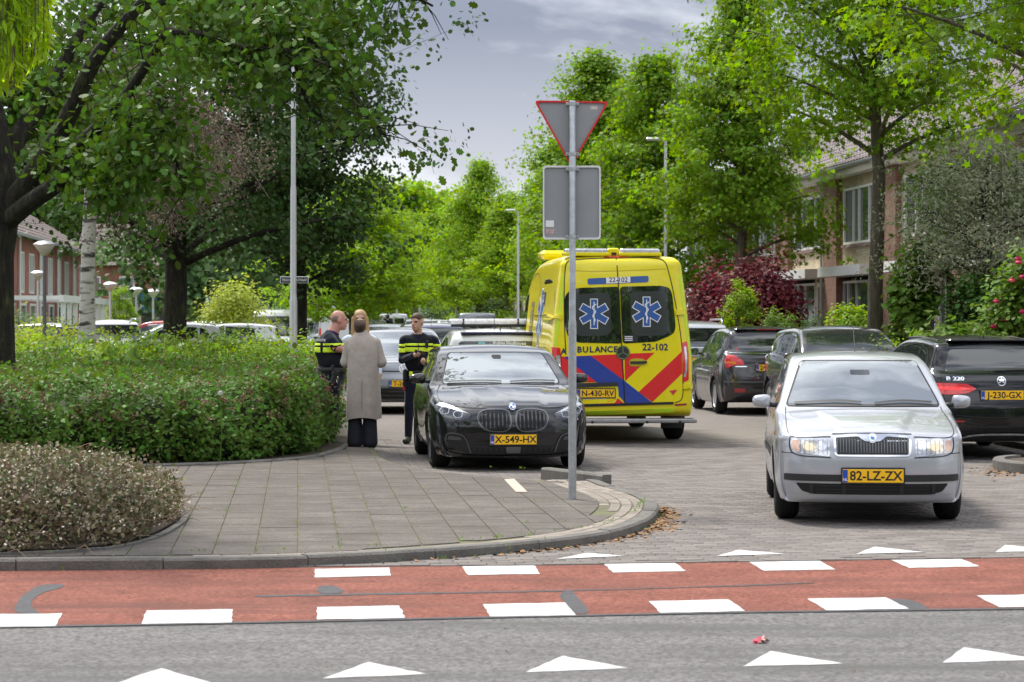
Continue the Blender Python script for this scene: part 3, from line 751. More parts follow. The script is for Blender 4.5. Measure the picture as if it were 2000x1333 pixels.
# ---------------------------------------------------------------- near oak on the left, limbs drawn after the photo
OD = 36.0
oak = empty('oak_tree', P(-22, OD), 0, 'old oak at the left edge with limbs fanning over the hedge', 'tree'); ox, oy, _ = P(-22, OD)
def op(px, py, dy=0.): d = OD + dy; return Vector(((px - 1000) * d / F - ox, dy, ZP(py, d)))
tk = MB(); tk.tube([(0, 0, -.05), (-.02, 0, .5), op(-22, 600), op(-20, 500), op(-12, 430), op(0, 360), op(-10, 250), op(-60, 60), op(-90, -150)], [.52, .43, .38, .36, .37, .26, .20, .15, .1], 16)
tk.build('trunk', M_BARKD, oak, smooth=True)
limbs_px = [([(0, 430, 0), (45, 370, -.2), (100, 290, -.5), (140, 215, -.8), (190, 110, -1.2), (265, 20, -1.6), (320, -40, -1.8)], .20),
            ([(-5, 330, .1), (30, 275, .3), (70, 215, .6), (110, 150, .9), (160, 60, 1.2), (215, -20, 1.6)], .19),
            ([(5, 440, 0), (60, 395, -.6), (120, 350, -1.1), (150, 290, -1.4), (200, 240, -1.8), (255, 175, -2.2), (290, 120, -2.5), (325, 60, -2.8)], .15),
            ([(325, 60, -2.8), (400, 68, -3.2), (470, 92, -3.6), (560, 100, -4.0), (650, 130, -4.4)], .055),
            ([(265, 20, -1.6), (420, -15, -2.2), (540, 35, -3.0), (620, 90, -3.6), (700, 200, -4.2), (745, 262, -4.5)], .05),
            ([(300, 150, -2.4), (318, 230, -3.0), (340, 300, -3.3), (362, 370, -3.5)], .035),
            ([(250, 180, -2.2), (255, 250, -2.6), (262, 330, -2.8)], .03),
            ([(420, -15, -2.2), (600, -60, -3.0), (760, -30, -3.8), (845, 12, -4.2)], .05),
            ([(560, 40, -3.0), (575, 120, -3.6), (600, 200, -3.9), (640, 240, -4.0)], .03),
            ([(-20, 200, .5), (20, 180, .8), (60, 190, 1.), (110, 230, 1.2)], .05), ([(100, 290, -.5), (160, 300, -1.), (210, 330, -1.4), (240, 360, -1.6)], .03)]
lb = MB(); oc = []; rr = random.Random(4)
for pts, r_ in limbs_px:
    p3 = smooth_curve([tuple(op(*q)) for q in pts], 4); lb.tube([Vector(p) for p in p3], [r_ * (1 - .68 * k / (len(p3) - 1)) for k in range(len(p3))], 8)
    big = r_ > .1
    for k in range(int(len(p3) * (.7 if big else 3.2))):
        t = rr.uniform(.45 if big else .22, 1.02); p = Vector(p3[min(len(p3) - 1, int(t * (len(p3) - 1)))])
        s_ = .55 if big else .30
        q = p + Vector((rr.gauss(0, s_), rr.gauss(0, s_), rr.gauss(0, s_ * .8) - .12)); oc.append(q); lb.tube([p, (p + q) / 2 + Vector((0, 0, .05)), q], [.012, .008, .004], 4)
# foliage mass of the crown, mostly behind the limbs
for k in range(260):
    px = rr.uniform(-80, 440); py = rr.uniform(-140, 340); dy = rr.uniform(.8, 5.0)
    if py > 140 + max(0, 260 - abs(px - 170)) * .6: continue
    oc.append(op(px, py, dy))
for k in range(34):
    px = rr.uniform(380, 760); py = rr.uniform(-120, 110 - abs(px - 520) * .25); oc.append(op(px, py, rr.uniform(-4.2, -1.0)))
for k in range(16): px = rr.uniform(230, 400); oc.append(op(px, rr.uniform(250, 400), rr.uniform(-3.4, -2.4)))
lb.build('limbs', M_BARKD, oak, smooth=True)
def okp(q):
    px = 1000 + F * (q.x + ox) / (q.y + OD); py = HY - (q.z - H) * F / (q.y + OD); 
    if 535 < px < 612 and py > 100: return rr.random() < .12
    if px > 400 and py > 180: return rr.random() < .12
    if px > 290 and py > 200: return rr.random() < .55
    if py > 400: return False
    return px < np.interp(py, [-100, 0, 40, 100, 250, 330, 420], [900, 885, 855, 745, 720, 560, 420])
oc = [q for q in oc if okp(q)]
OC = np.array([tuple(q) for q in oc]); n_ = 13000; rg = np.random.default_rng(5); ci = rg.integers(0, len(OC), n_)
D = rg.normal(size=(n_, 3)) * np.array([.20, .22, .14])
link('crown', leaf_mesh('crown', OC[ci] + D, .118, 'oak', L_OAK, up=.55, outw=D * 1.2, droop=.5, rng=rg), oak)
# ---------------------------------------------------------------- birch with dry grey-brown foliage
BD = 48.0
M_BIRCH = mat('birch_bark', (.52, .49, .44), .85, var=.1, vs_=4, bump=.5, bs=20)
n = M_BIRCH.node_tree.nodes; l = M_BIRCH.node_tree.links
t_ = n.new('ShaderNodeTexCoord'); mp_ = n.new('ShaderNodeMapping'); mp_.inputs['Scale'].default_value = (2.2, 2.2, 9.); l.new(t_.outputs['Object'], mp_.inputs[0])
z_ = n.new('ShaderNodeTexNoise'); z_.inputs['Scale'].default_value = 1.1; z_.inputs['Detail'].default_value = 5; z_.inputs['Distortion'].default_value = .6; l.new(mp_.outputs[0], z_.inputs[0])
r_ = n.new('ShaderNodeValToRGB'); r_.color_ramp.elements[0].position = .53; r_.color_ramp.elements[1].position = .64; l.new(z_.outputs[0], r_.inputs[0])
k_m = n.new('ShaderNodeMix'); k_m.data_type = 'RGBA'; l.new(r_.outputs[0], k_m.inputs[0]); src = n['Principled BSDF'].inputs['Base Color'].links[0].from_socket
l.new(src, k_m.inputs[6]); k_m.inputs[7].default_value = (.055, .045, .038, 1); l.new(k_m.outputs[2], n['Principled BSDF'].inputs['Base Color'])
bi = empty('birch_tree', P(170, BD), 0, 'birch with white ringed trunk and dry grey-brown hanging foliage', 'tree'); bx = P(170, BD).x
def bp_(px, py, dy=0.): d = BD + dy; return Vector(((px - 1000) * d / F - bx, dy, ZP(py, d)))
tk = MB(); tk.tube([(0, 0, -.05), bp_(170, 640), bp_(171, 560), bp_(173, 480), bp_(177, 380), bp_(182, 280), bp_(185, 150), bp_(190, -50), bp_(200, -250)], [.20, .17, .145, .14, .13, .115, .095, .07, .03], 14)
tk.build('trunk', M_BIRCH, bi, smooth=True)
lb = MB(); oc = []; rr = random.Random(9)
for k in range(46):
    z0 = rr.uniform(150, 330); a = rr.uniform(0, 6.283)
    ex_ = rr.choice([rr.uniform(60, 300), rr.uniform(250, 540), rr.uniform(330, 545)]); ey = rr.uniform(215, 470) if ex_ > 200 else rr.uniform(250, 430); dy = rr.uniform(-2.2, 2.2)
    s0 = bp_(183, z0 - 60); e_ = bp_(ex_, ey, dy); top_ = s0.lerp(e_, .62); top_.z = max(s0.z, e_.z) + rr.uniform(.3, .9)
    pts = bez(s0, top_, e_, 8); lb.tube(pts, [.03 * (1 - .85 * q / 8) + .003 for q in range(9)], 5)
    for q in range(16):
        t = rr.uniform(.45, 1.0); p = pts[int(t * 8)]; oc.append(p + Vector((rr.gauss(0, .25), rr.gauss(0, .25), rr.uniform(-.75, .15))))
lb.build('limbs', M_TWIG, bi)
OC = np.array([tuple(q) for q in oc]); n_ = 23000; rg = np.random.default_rng(6); ci = rg.integers(0, len(OC), n_); D = rg.normal(size=(n_, 3)) * np.array([.13, .13, .20])
link('crown', leaf_mesh('crown', OC[ci] + D, .065, 'leaf', L_DRY, up=.2, droop=1.2, rng=rg), bi)
# ---------------------------------------------------------------- willow strands in the top left corner
WD = 20.0
wi = empty('willow_tree', (-7.6, WD, 0), 0, 'yellow-green willow boughs hanging into the top left corner', 'tree')
tk = MB(); tk.tube([(0, 0, -.05), (.05, 0, 1.5), (.1, 0, 3.2), (.6, -.1, 4.6), (1.6, -.2, 5.4)], [.32, .26, .22, .14, .06], 12); tk.build('trunk', M_BARK, wi, smooth=True)
lb = MB(); LP = []; LT = []; rr = random.Random(2)
for k in range(130):
    px = rr.uniform(-160, 96); pyb = rr.uniform(110, 195) - max(0, px - 30) * 1.1 + rr.uniform(-30, 0); dy = rr.uniform(-1.2, .8); d = WD + dy
    x0_ = (px - 1000) * d / F + 7.6; zt = 5.0 + rr.uniform(-.3, .5); zb_ = ZP(max(pyb, 20), d)
    p0 = Vector((x0_ - rr.uniform(.1, .6), dy, zt)); p1 = Vector((x0_, dy, zb_)); pts = bez(p0, Vector((x0_ + .05, dy, zt - .1)), p1, 12)
    lb.tube(pts, .005, 4)
    for j in range(int((zt - zb_) * 46)):
        t = rr.uniform(.12, 1); i_ = min(11, int(t * 12)); p = pts[i_].lerp(pts[i_ + 1], t * 12 - i_); LP.append(p)
for k in range(9): lb.tube(bez((1.6, -.2, 5.4), (1.9 + k * .02, -.2, 5.7), (1.0 + k * .25, rr.uniform(-1, .7), 5.1), 5), .02, 5)
lb.build('limbs', M_TWIG, wi)
link('crown', leaf_mesh('crown', np.array([tuple(p) for p in LP]), .15, 'lance', L_WIL, up=.1, droop=2.4, rng=np.random.default_rng(8)), wi)

# ---------------------------------------------------------------- shrubs
def shrub(name, label, loc, rx, ry, h, leafm, n_leaf, lsize, shape='leaf', z0=0., seed=1, cat='shrub', core=(.02, .03, .01), group=None, up=.4, lump=.18, top=1.0, extra=None):
    """rounded shrub: stems, dark inner twigs and a lumpy shell of leaves"""
    rg = np.random.default_rng(seed); root = empty(name, loc, 0, label, cat, group)
    st = MB()
    for k in range(9):
        a = rg.uniform(0, 6.283); st.tube([(math.cos(a) * .08, math.sin(a) * .08, -.1), (math.cos(a) * rx * .35, math.sin(a) * ry * .35, h * .5), (math.cos(a) * rx * .6, math.sin(a) * ry * .6, h * .82)], [.03, .02, .006], 5)
    st.build('stems', M_TWIG, root)
    n_c = max(30, int(30 * rx * h)); 
    v = rg.normal(size=(n_c, 3)); v /= np.linalg.norm(v, axis=1)[:, None]; v[:, 2] = np.abs(v[:, 2]) * 1.0 - .25 * (rg.random(n_c) < .5)
    cr_ = rg.uniform(.62, 1.0, n_c) ** .6; C = v * cr_[:, None] * np.array([rx, ry, h * .52]) + np.array([0, 0, h * .48])
    ci = rg.integers(0, n_c, n_leaf); D = rg.normal(size=(n_leaf, 3)) * lump * min(rx, h) ** .7
    Pn = C[ci] + D; Pn[:, 2] = np.abs(Pn[:, 2] - z0) + z0
    out = Pn - np.array([0, 0, h * .4]); out /= np.linalg.norm(out, axis=1)[:, None] + 1e-6
    link('foliage', leaf_mesh('foliage', Pn, lsize, shape, leafm, up=up, outw=out, rng=rg), root)
    return root
# ---------------------------------------------------------------- the big hedge
def hedge_core(mb, line, depth, h, z0=.1, n=5):
    pass
rg = np.random.default_rng(20)
HEd = np.vstack([smooth_curve([tuple(G(x, y, .1))[:2] for x, y in ((-300, 905), (0, 905), (290, 902), (500, 893), (590, 882), (630, 866), (648, 848))], 8), np.array([tuple(ST(LAT_H - .52, d))[:2] for d in (34.5, 39, 46)])])
tot = arc(HEd)[-1]
hedge = empty('hedge', (0, 0, 0), 0, 'broad knee-to-chest-high green hedge with reddish spent flowers along the pavement', 'hedge')
inn = offset_line(HEd, 1.0)
# profile of the hedge front: distance behind the edge and height
def front(s, v):
    """s along the edge, v 0..1 from the foot over the shoulder to the flat top"""
    p = at_arc(HEd, s); q = at_arc(inn, s / tot * arc(inn)[-1]); dirn = q - p; dirn /= np.linalg.norm(dirn, axis=-1)[:, None] + 1e-9
    dep = np.interp(v, [0, .12, .45, .72, 1], [.10, -.02, -.02, .14, .55]); z = np.interp(v, [0, .12, .45, .72, 1], [.10, .25, .60, .84, .95])
    lump = .07 * np.sin(s * 3.1 + v * 5) + .05 * np.sin(s * 7.3 + v * 9) + .04 * np.sin(s * 13.1)
    dep = dep - lump * .8; z = z + lump * .5 * (v > .4)
    return np.stack([p[:, 0] + dirn[:, 0] * dep, p[:, 1] + dirn[:, 1] * dep, z], 1), dirn
nf = 42000
s = rg.uniform(0, tot, nf); v = rg.uniform(0, 1, nf) ** .9
# tufts: leaves gather on shoots
ns = 3800; ss = rg.uniform(0, tot, ns); sv = rg.uniform(.02, 1, ns); si = rg.integers(0, ns, nf)
base, dirn = front(ss[si], sv[si])
outv = np.stack([-dirn[:, 0], -dirn[:, 1], np.interp(sv[si], [0, .5, 1], [.25, .5, 1.4])], 1); outv /= np.linalg.norm(outv, axis=1)[:, None]
Pn = base + outv * (rg.uniform(-.16, .09, nf) + rg.normal(0, .03, ns)[si])[:, None] + rg.normal(size=(nf, 3)) * .042
Pn[:, 2] = np.maximum(Pn[:, 2], .11)
k4 = rg.choice(np.where(sv > .25)[0], 340); sb, sdn = front(ss[k4], sv[k4]); so_ = np.stack([-sdn[:, 0] * .6 + rg.normal(0, .35, 340), -sdn[:, 1] * .6, np.full(340, .9)], 1); so_ /= np.linalg.norm(so_, axis=1)[:, None]
tt_ = np.tile(np.linspace(.03, 1, 9), 340); sl4 = np.repeat(rg.uniform(.10, .24, 340), 9); Ps = np.repeat(sb, 9, 0) + np.repeat(so_, 9, 0) * (tt_ * sl4)[:, None] + rg.normal(size=(340 * 9, 3)) * .012   # stray shoots
Pn = np.vstack([Pn, Ps]); outv = np.vstack([outv, np.repeat(so_, 9, 0)])
link('front_foliage', leaf_mesh('front_foliage', Pn, .072, 'leaf', L_HEDGE, up=.35, outw=outv * .9, rng=rg), hedge)
# flat top running back
nt_ = 5200
def top_pts(n, dmax=46., sprd=1.):
    out = []
    while len(out) < n:
        d = 28.6 + (dmax - 28.6) * rg.random(n * 2) ** 1.5; lat = LAT_H - .62 - rg.random(n * 2) * (d * .32)
        x = lat + SDX * d; k = (x / d > -.235) & ~in_poly(x, d, np.array(SW)) & (d > np.interp(x, HE[:, 0], HE[:, 1]) + .35)
        out += list(zip(x[k], d[k]))
    return np.array(out[:n])
tp_ = top_pts(nt_); zt = .93 + .05 * np.sin(tp_[:, 0] * 2.1) + .05 * np.sin(tp_[:, 1] * 1.7) + .03 * np.sin(tp_[:, 0] * 6 + tp_[:, 1] * 5)
k = rg.integers(0, nt_, 30000)
Pn = np.stack([tp_[k, 0], tp_[k, 1], zt[k]], 1) + rg.normal(size=(30000, 3)) * np.array([.06, .06, .06])
link('top_foliage', leaf_mesh('top_foliage', Pn, .075, 'leaf', L_HEDGE, up=.9, rng=rg), hedge)
# spent flower heads on the shoots
k = rg.integers(0, nt_, 5200); Pa = np.stack([tp_[k, 0], tp_[k, 1], zt[k] + .05], 1) + rg.normal(size=(5200, 3)) * np.array([.035, .035, .025])
hi = np.where(sv > .35)[0]; k2 = rg.choice(hi, 520); k3 = np.repeat(k2, 9); b2, d2 = front(ss[k3], sv[k3]); o2 = np.stack([-d2[:, 0], -d2[:, 1], np.full(len(k3), .7)], 1)
Pb = b2 + o2 * .10 + rg.normal(size=b2.shape) * .026
link('flower_heads', leaf_mesh('flower_heads', np.vstack([Pa, Pb]), .045, 'leaf', L_HRED, up=.6, rng=rg), hedge)
# inner twigs: a dark body a hand's breadth inside the leaves
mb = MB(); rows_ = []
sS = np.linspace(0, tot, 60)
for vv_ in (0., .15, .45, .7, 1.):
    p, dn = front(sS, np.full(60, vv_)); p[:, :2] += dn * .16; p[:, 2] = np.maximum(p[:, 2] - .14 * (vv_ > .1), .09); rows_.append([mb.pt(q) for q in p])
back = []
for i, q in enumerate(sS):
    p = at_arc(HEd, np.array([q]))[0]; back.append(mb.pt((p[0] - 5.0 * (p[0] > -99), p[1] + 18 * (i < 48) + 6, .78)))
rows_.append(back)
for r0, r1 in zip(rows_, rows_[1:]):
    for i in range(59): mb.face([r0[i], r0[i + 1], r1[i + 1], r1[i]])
mb.build('inner_twigs', mat('twig_core', (.028, .035, .014), .95, var=.4, vs_=9, bump=1., bs=30), hedge, smooth=True)
# a dandelion clock in front of the hedge
dp = Vector((P(430, 27.2).x, 27.2, ZP(768, 27.2)))
dn_ = empty('dandelion_clock', (dp.x, dp.y, .1), 0, 'single pale dandelion clock in front of the hedge', 'flower')
mb = MB(); mb.tube([(0, 0, 0), (.02, 0, .4), (0, 0, dp.z - .1)], .004, 5); mb.build('stalk', L_MID, dn_)
mb = MB(); u_ = [(math.sin(a) * math.cos(b_), math.sin(a) * math.sin(b_), math.cos(a)) for a in np.linspace(.1, 3.0, 9) for b_ in np.linspace(0, 6.28, 12, endpoint=False)]
for q in u_: mb.tube([Vector(q) * .004 + Vector((0, 0, dp.z - .1)), Vector(q) * .028 + Vector((0, 0, dp.z - .1))], .0022, 3)
mb.build('seed_head', mat('seed_white', (.7, .7, .68), .9), dn_)

# ---------------------------------------------------------------- mixed planting behind the hedge
rs = random.Random(33)
mixes = [(-10, 50, 70, .55, L_BRIGHT, 'star'), ]
bl = [(70, 50, L_BRIGHT, 'yellow-green ground shrub behind the hedge beside the oak trunk', 1.25, 1.3), (140, 47, L_MID, 'green shrub at the foot of the birch, left side', .9, 1.2), (225, 44, L_BRIGHT, 'bright sprouting shrub at the foot of the birch, right side', .8, 1.3),
      (300, 47, L_MID, 'leafy shrub between birch and thick trunk behind the hedge', 1.0, 1.25), (385, 45, L_BRIGHT, 'bright green young shrub under the thick trunk', .8, 1.3), (455, 46, L_MID, 'green shrub behind the hedge right of the thick trunk', 1.1, 1.3), (520, 44, L_BRIGHT, 'white-flowering shrub left of the street name post', .95, 1.25), (598, 46, L_BRIGHT, 'shrub right of the street name post at the hedge end', .75, 1.15),
      (20, 58, L_YELG, 'yellow shrub behind the oak trunk', 1.2, 1.4), (120, 60, L_YELG, 'low yellow-flowering shrub below the brick terrace', 1.6, 1.35), (270, 58, L_YELG, 'yellow-green shrub in front of the white car', 1.3, .95), (360, 60, L_BRIGHT, 'low green shrub before the parked court cars', 1.4, 1.0), (480, 60, L_MID, 'low mid-green shrub before the white court van', 1.6, 1.02)]
for i, (px, d, lm, lab, rx, h) in enumerate(bl):
    shrub('shrub', lab, P(px, d), rx, rx * .9, h, lm, 2600, .085, 'round' if i % 2 else 'leaf', seed=100 + i, group='mixed shrubs behind the hedge', lump=.2)
def sprout(px, d, h, n, label, seed, lm=L_MID, ls=.115):
    rg = np.random.default_rng(seed); root = empty('sapling', P(px, d), 0, label, 'plant'); mb = MB(); LP = []
    for k in range(n):
        a = rg.uniform(0, 6.28); e_ = Vector((math.cos(a) * .35, math.sin(a) * .35, h * rg.uniform(.7, 1.05))); pts = bez((0, 0, 0), (e_.x * .3, e_.y * .3, e_.z * .7), e_, 6); mb.tube(pts, [.012 * (1 - .8 * q / 6) + .002 for q in range(7)], 5)
        for q in range(26): t = rg.uniform(.35, 1.0); p = pts[min(6, int(t * 6))]; LP.append((p.x + rg.normal(0, .10), p.y + rg.normal(0, .10), p.z + rg.normal(0, .06)))
    mb.build('stems', M_TWIG, root); link('leaves', leaf_mesh('leaves', np.array(LP), ls, 'round', lm, up=.5, droop=.5, rng=rg), root)
sprout(238, 41, 1.50, 9, 'tall broad-leaved sapling standing out of the hedge right of the birch', 71); sprout(385, 40, 1.45, 8, 'broad-leaved sapling standing out of the hedge below the thick trunk', 72); sprout(527, 42, 1.30, 6, 'broad-leaved sapling left of the street name post', 73)
# white flower specks on the shrub end beside the street
fs = shrub('flowering_shrub', 'white-flowering shrub strip along the footway beyond the bald officer', P(606, 52), .8, 5.0, 1.0, L_MID, 5200, .07, 'leaf', seed=141, lump=.22)
Pn = rg.normal(size=(700, 3)) * np.array([.5, 2.2, .14]) + np.array([.1, -.5, .95]); tag(link('petals', leaf_mesh('petals', Pn, .05, 'round', mat('petal_white', (.75, .72, .62), .8), up=1., rng=rg), fs), kind='stuff')

# ---------------------------------------------------------------- low brown shrub in the front corner
rg = np.random.default_rng(44)
ds = empty('cotoneaster_shrub', (0, 0, 0), 0, 'low sprawling brown shrub with tiny pale flowers in the front left corner', 'shrub')
fbx = FB[:, 0]; fby = FB[:, 1]
def mound(n):
    out = []
    while len(out) < n:
        x = rg.uniform(-6.2, fbx.max() - .02, n * 2); y = rg.uniform(fby.min(), fby.max(), n * 2); k = in_poly(x, y, FB) & (x / y > -.235); out += list(zip(x[k], y[k]))
    return np.array(out[:n])
def mz(xy):
    dist = np.min(np.hypot(xy[:, None, 0] - fbx[None], xy[:, None, 1] - fby[None]), 1)
    return .12 + .40 * (1 - np.exp(-dist / .40)) + .05 * np.sin(xy[:, 0] * 5) * np.sin(xy[:, 1] * 4)
FBx = (FB - FB.mean(0)) * 1.035 + FB.mean(0)
xy = mound(1500); z = mz(xy); mb = MB()
M_DTW = mat('dry_twig', (.22, .16, .10), .9, isl=.35)
for i in range(1500):
    a = rg.uniform(0, 6.28); l_ = rg.uniform(.12, .42); b0 = Vector((xy[i, 0], xy[i, 1], z[i] * rg.uniform(.45, .95))); e_ = b0 + Vector((math.cos(a) * l_, math.sin(a) * l_, rg.uniform(-.02, .2)))
    mb.tube([b0, b0.lerp(e_, .5) + Vector((0, 0, .05)), e_], [.005, .004, .002], 3, cap=False)
tag(mb.build('twigs', M_DTW, ds), kind='stuff')
n_ = 26000; k = rg.integers(0, 1500, n_); Pn = np.stack([xy[k, 0], xy[k, 1], z[k]], 1) + rg.normal(size=(n_, 3)) * np.array([.14, .14, .055]); Pn[:, 2] = np.maximum(Pn[:, 2], .11); Pn = Pn[in_poly(Pn[:, 0], Pn[:, 1], FBx)]
link('leaves', leaf_mesh('leaves', Pn, .034, 'round', leafmat('dry_shrub_leaf', (.19, .15, .09), .45, .05, .15), up=.6, rng=rg), ds)
n_ = 12000; k = rg.integers(0, 1500, n_); Pn = np.stack([xy[k, 0], xy[k, 1], z[k] + .02], 1) + rg.normal(size=(n_, 3)) * np.array([.14, .14, .05]); Pn[:, 2] = np.maximum(Pn[:, 2], .11); Pn = Pn[in_poly(Pn[:, 0], Pn[:, 1], FBx)]
link('green_leaves', leaf_mesh('green_leaves', Pn, .032, 'round', leafmat('dry_shrub_green', (.09, .11, .045), .4, .03, .2), up=.6, rng=rg), ds)
n_ = 6500; nc = 900; ck = rg.integers(0, 1500, nc); ck = ck[(xy[ck, 0] > -4.2)]; k = ck[rg.integers(0, len(ck), n_)]; Pn = np.stack([xy[k, 0], xy[k, 1], z[k] + .045], 1) + rg.normal(size=(n_, 3)) * np.array([.07, .07, .03])
link('blossoms', leaf_mesh('blossoms', Pn, .022, 'round', mat('blossom_pale', (.55, .49, .39), .9, isl=.25), up=1., rng=rg), ds)
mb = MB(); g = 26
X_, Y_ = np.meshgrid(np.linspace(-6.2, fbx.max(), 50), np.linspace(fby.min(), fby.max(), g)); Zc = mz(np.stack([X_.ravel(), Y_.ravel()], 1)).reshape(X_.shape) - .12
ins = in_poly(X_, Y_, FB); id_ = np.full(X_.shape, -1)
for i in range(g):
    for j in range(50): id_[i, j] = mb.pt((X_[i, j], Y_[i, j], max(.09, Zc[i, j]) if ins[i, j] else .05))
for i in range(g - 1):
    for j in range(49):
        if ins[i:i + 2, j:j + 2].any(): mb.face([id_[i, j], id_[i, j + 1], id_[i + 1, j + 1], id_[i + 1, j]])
mb.build('inner_twigs', mat('twig_core_brown', (.05, .038, .024), .95, var=.4, vs_=12, bump=1., bs=40), ds, smooth=True)  # solid dark brown body under the twigs and leaves

# ---------------------------------------------------------------- gardens on the right
def gp(px, d): return P(px, d, .08)
shrub('red_maple', 'dark red feathery maple in the front garden', gp(1484, 57), .9, .9, 3.0, L_RMAP, 9000, .09, 'hand', seed=51, cat='tree', lump=.26)
shrub('red_maple', 'second red maple lower and further left beside the ambulance', gp(1392, 62), .75, .8, 2.8, L_RMAP, 4500, .09, 'hand', seed=52, cat='tree', lump=.26)
shrub('column_bush', 'upright bright green clipped bush behind the street tree trunk', gp(1447, 54), .44, .46, 2.5, L_BRIGHT, 5200, .06, 'leaf', seed=53, lump=.12)
shrub('round_bush', 'rounded yellow-green bush under the red maple', gp(1530, 53), .5, .55, 2.0, L_MID, 4200, .07, 'leaf', seed=54, lump=.14)
shrub('dark_bush', 'small dark bush right of the rounded one', gp(1590, 53), .34, .4, 1.88, L_DARK, 2000, .06, 'leaf', seed=55)
shrub('pale_bush', 'pale green feathery bush before the ground floor window', gp(1660, 48), .5, .55, 1.9, L_BRIGHT, 4000, .075, 'hand', seed=56)
shrub('climbing_shrub', 'tall maple-leaved shrub right of the street tree trunk', gp(1785, 44), .36, .5, 2.9, L_MID, 2600, .13, 'hand', seed=57, lump=.26)
sprout(1775, 44.5, 3.25, 9, 'slender young maple reaching above the garden shrub', 58, L_MID, .17)
shrub('laurel_bush', 'broad-leaved laurel bush behind the black people carrier', gp(1850, 40), .75, .6, 1.5, L_MID, 2600, .17, 'leaf', seed=59)
shrub('ivy_bush', 'dense dark green bush below the olive tree', gp(1915, 42), .6, .6, 2.3, L_DARK, 5600, .085, 'round', seed=60, lump=.2)
shrub('low_hedge', 'low bright garden hedge between the parked dark cars', gp(1775, 38.5), .8, .4, 1.15, L_BRIGHT, 3000, .06, 'leaf', seed=61)
shrub('rose_bush', 'climbing rose with pink flowers at the right edge', gp(2005, 38), .62, .6, 2.55, L_MID, 5200, .09, 'round', seed=62, lump=.24)
rb = empty('rose_blooms', gp(2005, 38), 0, 'pink rose blooms on the bush at the right edge', 'flower'); rg = np.random.default_rng(63)
for i in range(26):
    a = rg.uniform(3.2, 6.2); r_ = rg.uniform(.35, .72); c_ = Vector((math.cos(a) * r_, math.sin(a) * .6, rg.uniform(1.1, 2.55)))
    mb = MB()
    for q in range(3): mb.lathe([(.045 - q * .012, 0), (.06 - q * .014, .03 + q * .01), (.03, .05 + q * .008)], 7, 'z', tuple(c_))
    mb.build('bloom', mat('rose_pink', (.62, .03, .12), .6, transl=.2), rb)
crown_tree('olive_tree', 'grey-green olive tree on the right', gp(1925, 43.5), 4.9, 1.15, 2.3, .10, L_OLIVE, 26000, .085, 'lance', barkm=M_BARK, env='dome', limbs=28, clump=.22, per=13, seed=64)
crown_tree('garden_tree', 'small broad-leaved tree left of the olive', gp(1852, 45), 4.6, .7, 2.6, .06, L_MID, 1700, .15, 'leaf', barkm=M_BARK, env='oval', limbs=18, clump=.28, per=6, seed=65)
# gardens further down the right side, seen beside the ambulance
shrub('garden_hedge', 'bright garden hedge left of the grey van far down the street', P(985, 122), 1.6, 1.2, 1.9, L_BRIGHT, 3500, .13, 'leaf', seed=81)
shrub('garden_shrub', 'grey-leaved garden shrub beside the far lamp post', P(1002, 104), .7, .7, 1.5, L_OLIVE, 2500, .09, 'lance', seed=82)
shrub('garden_shrub', 'dark garden shrub behind the bright hedge down the street', P(960, 150), 1.3, 1.2, 3.6, L_DARK, 3500, .15, 'leaf', seed=83)
shrub('garden_shrub', 'round grey-green shrub down the street above the white hatchback', P(862, 168), 1.6, 1.2, 2.8, L_BLUEG, 3500, .14, 'leaf', seed=84)
shrub('garden_shrub', 'green shrub down the street right of the white hatchback', P(905, 150), 1.2, 1.2, 2.0, L_BRIGHT, 3000, .14, 'leaf', seed=85)
shrub('garden_shrub', 'red-leaved shrub far down the street', P(836, 200), 1.2, 1., 1.9, L_RMAP, 1500, .16, 'leaf', seed=86)
# shrubs in the left court
shrub('pale_shrub', 'pale yellow-green shrub right of the thick trunk', P(458, 84), 1.15, 1.1, 2.75, L_YELG, 5000, .13, 'leaf', seed=91, lump=.24)
shrub('court_shrub', 'grey-green shrub left of the street name post', P(520, 95), 1.5, 1.2, 2.2, L_BLUEG, 4500, .12, 'leaf', seed=92)
shrub('column_hornbeam', 'clipped green column beside the terrace corner', P(234, 92), .62, .6, 2.9, L_BRIGHT, 4500, .09, 'leaf', seed=93, lump=.12)
shrub('court_shrub', 'dark shrub before the terrace gardens', P(35, 82), 1.0, .9, 1.9, L_BLUEG, 3000, .11, 'leaf', seed=94)
shrub('court_shrub', 'golden shrub by the lamp post in the court', P(72, 76), .5, .5, 1.7, L_YELG, 1600, .10, 'leaf', seed=95)
shrub('court_shrub', 'low hedge-like shrub under the terrace pergola', P(125, 86), 1.3, .9, 1.3, L_DARK, 2500, .10, 'leaf', seed=96)
# unseen trees added behind the viewer to darken reflections and light on front faces
tl = empty('added_treeline', (0, 0, 0)); tag(tl, 'unseen trees added behind the viewer to darken the car fronts', kind='stuff')
for i, (x, y, s_, z_, src, lm) in enumerate(((-24, -16, 1.3, 1.1, BT, L_MID), (-15, -20, 1.4, 1.25, BT, L_DARK), (-6.5, -17, 1.2, 1.0, BT, L_MID), (2.5, -21, 1.5, 1.2, BT, L_DARK), (11, -17, 1.2, 1.05, BT, L_MID), (20, -19, 1.4, 1.2, BT, L_DARK), (31, -14, 1.4, 1.2, BT, L_MID), (-34, -8, 1.4, 1.2, BT, L_DARK))):
    for ch in src.children:
        c = ch.copy(); COL.objects.link(c); c.parent = tl; c.location = (x, y, -.3); c.rotation_euler = (0, 0, i * 1.3); c.scale = (s_ * .85, s_ * .85, z_ * .8)
        if ch.name.startswith('crown'): c.material_slots[0].link = 'OBJECT'; c.material_slots[0].material = lm
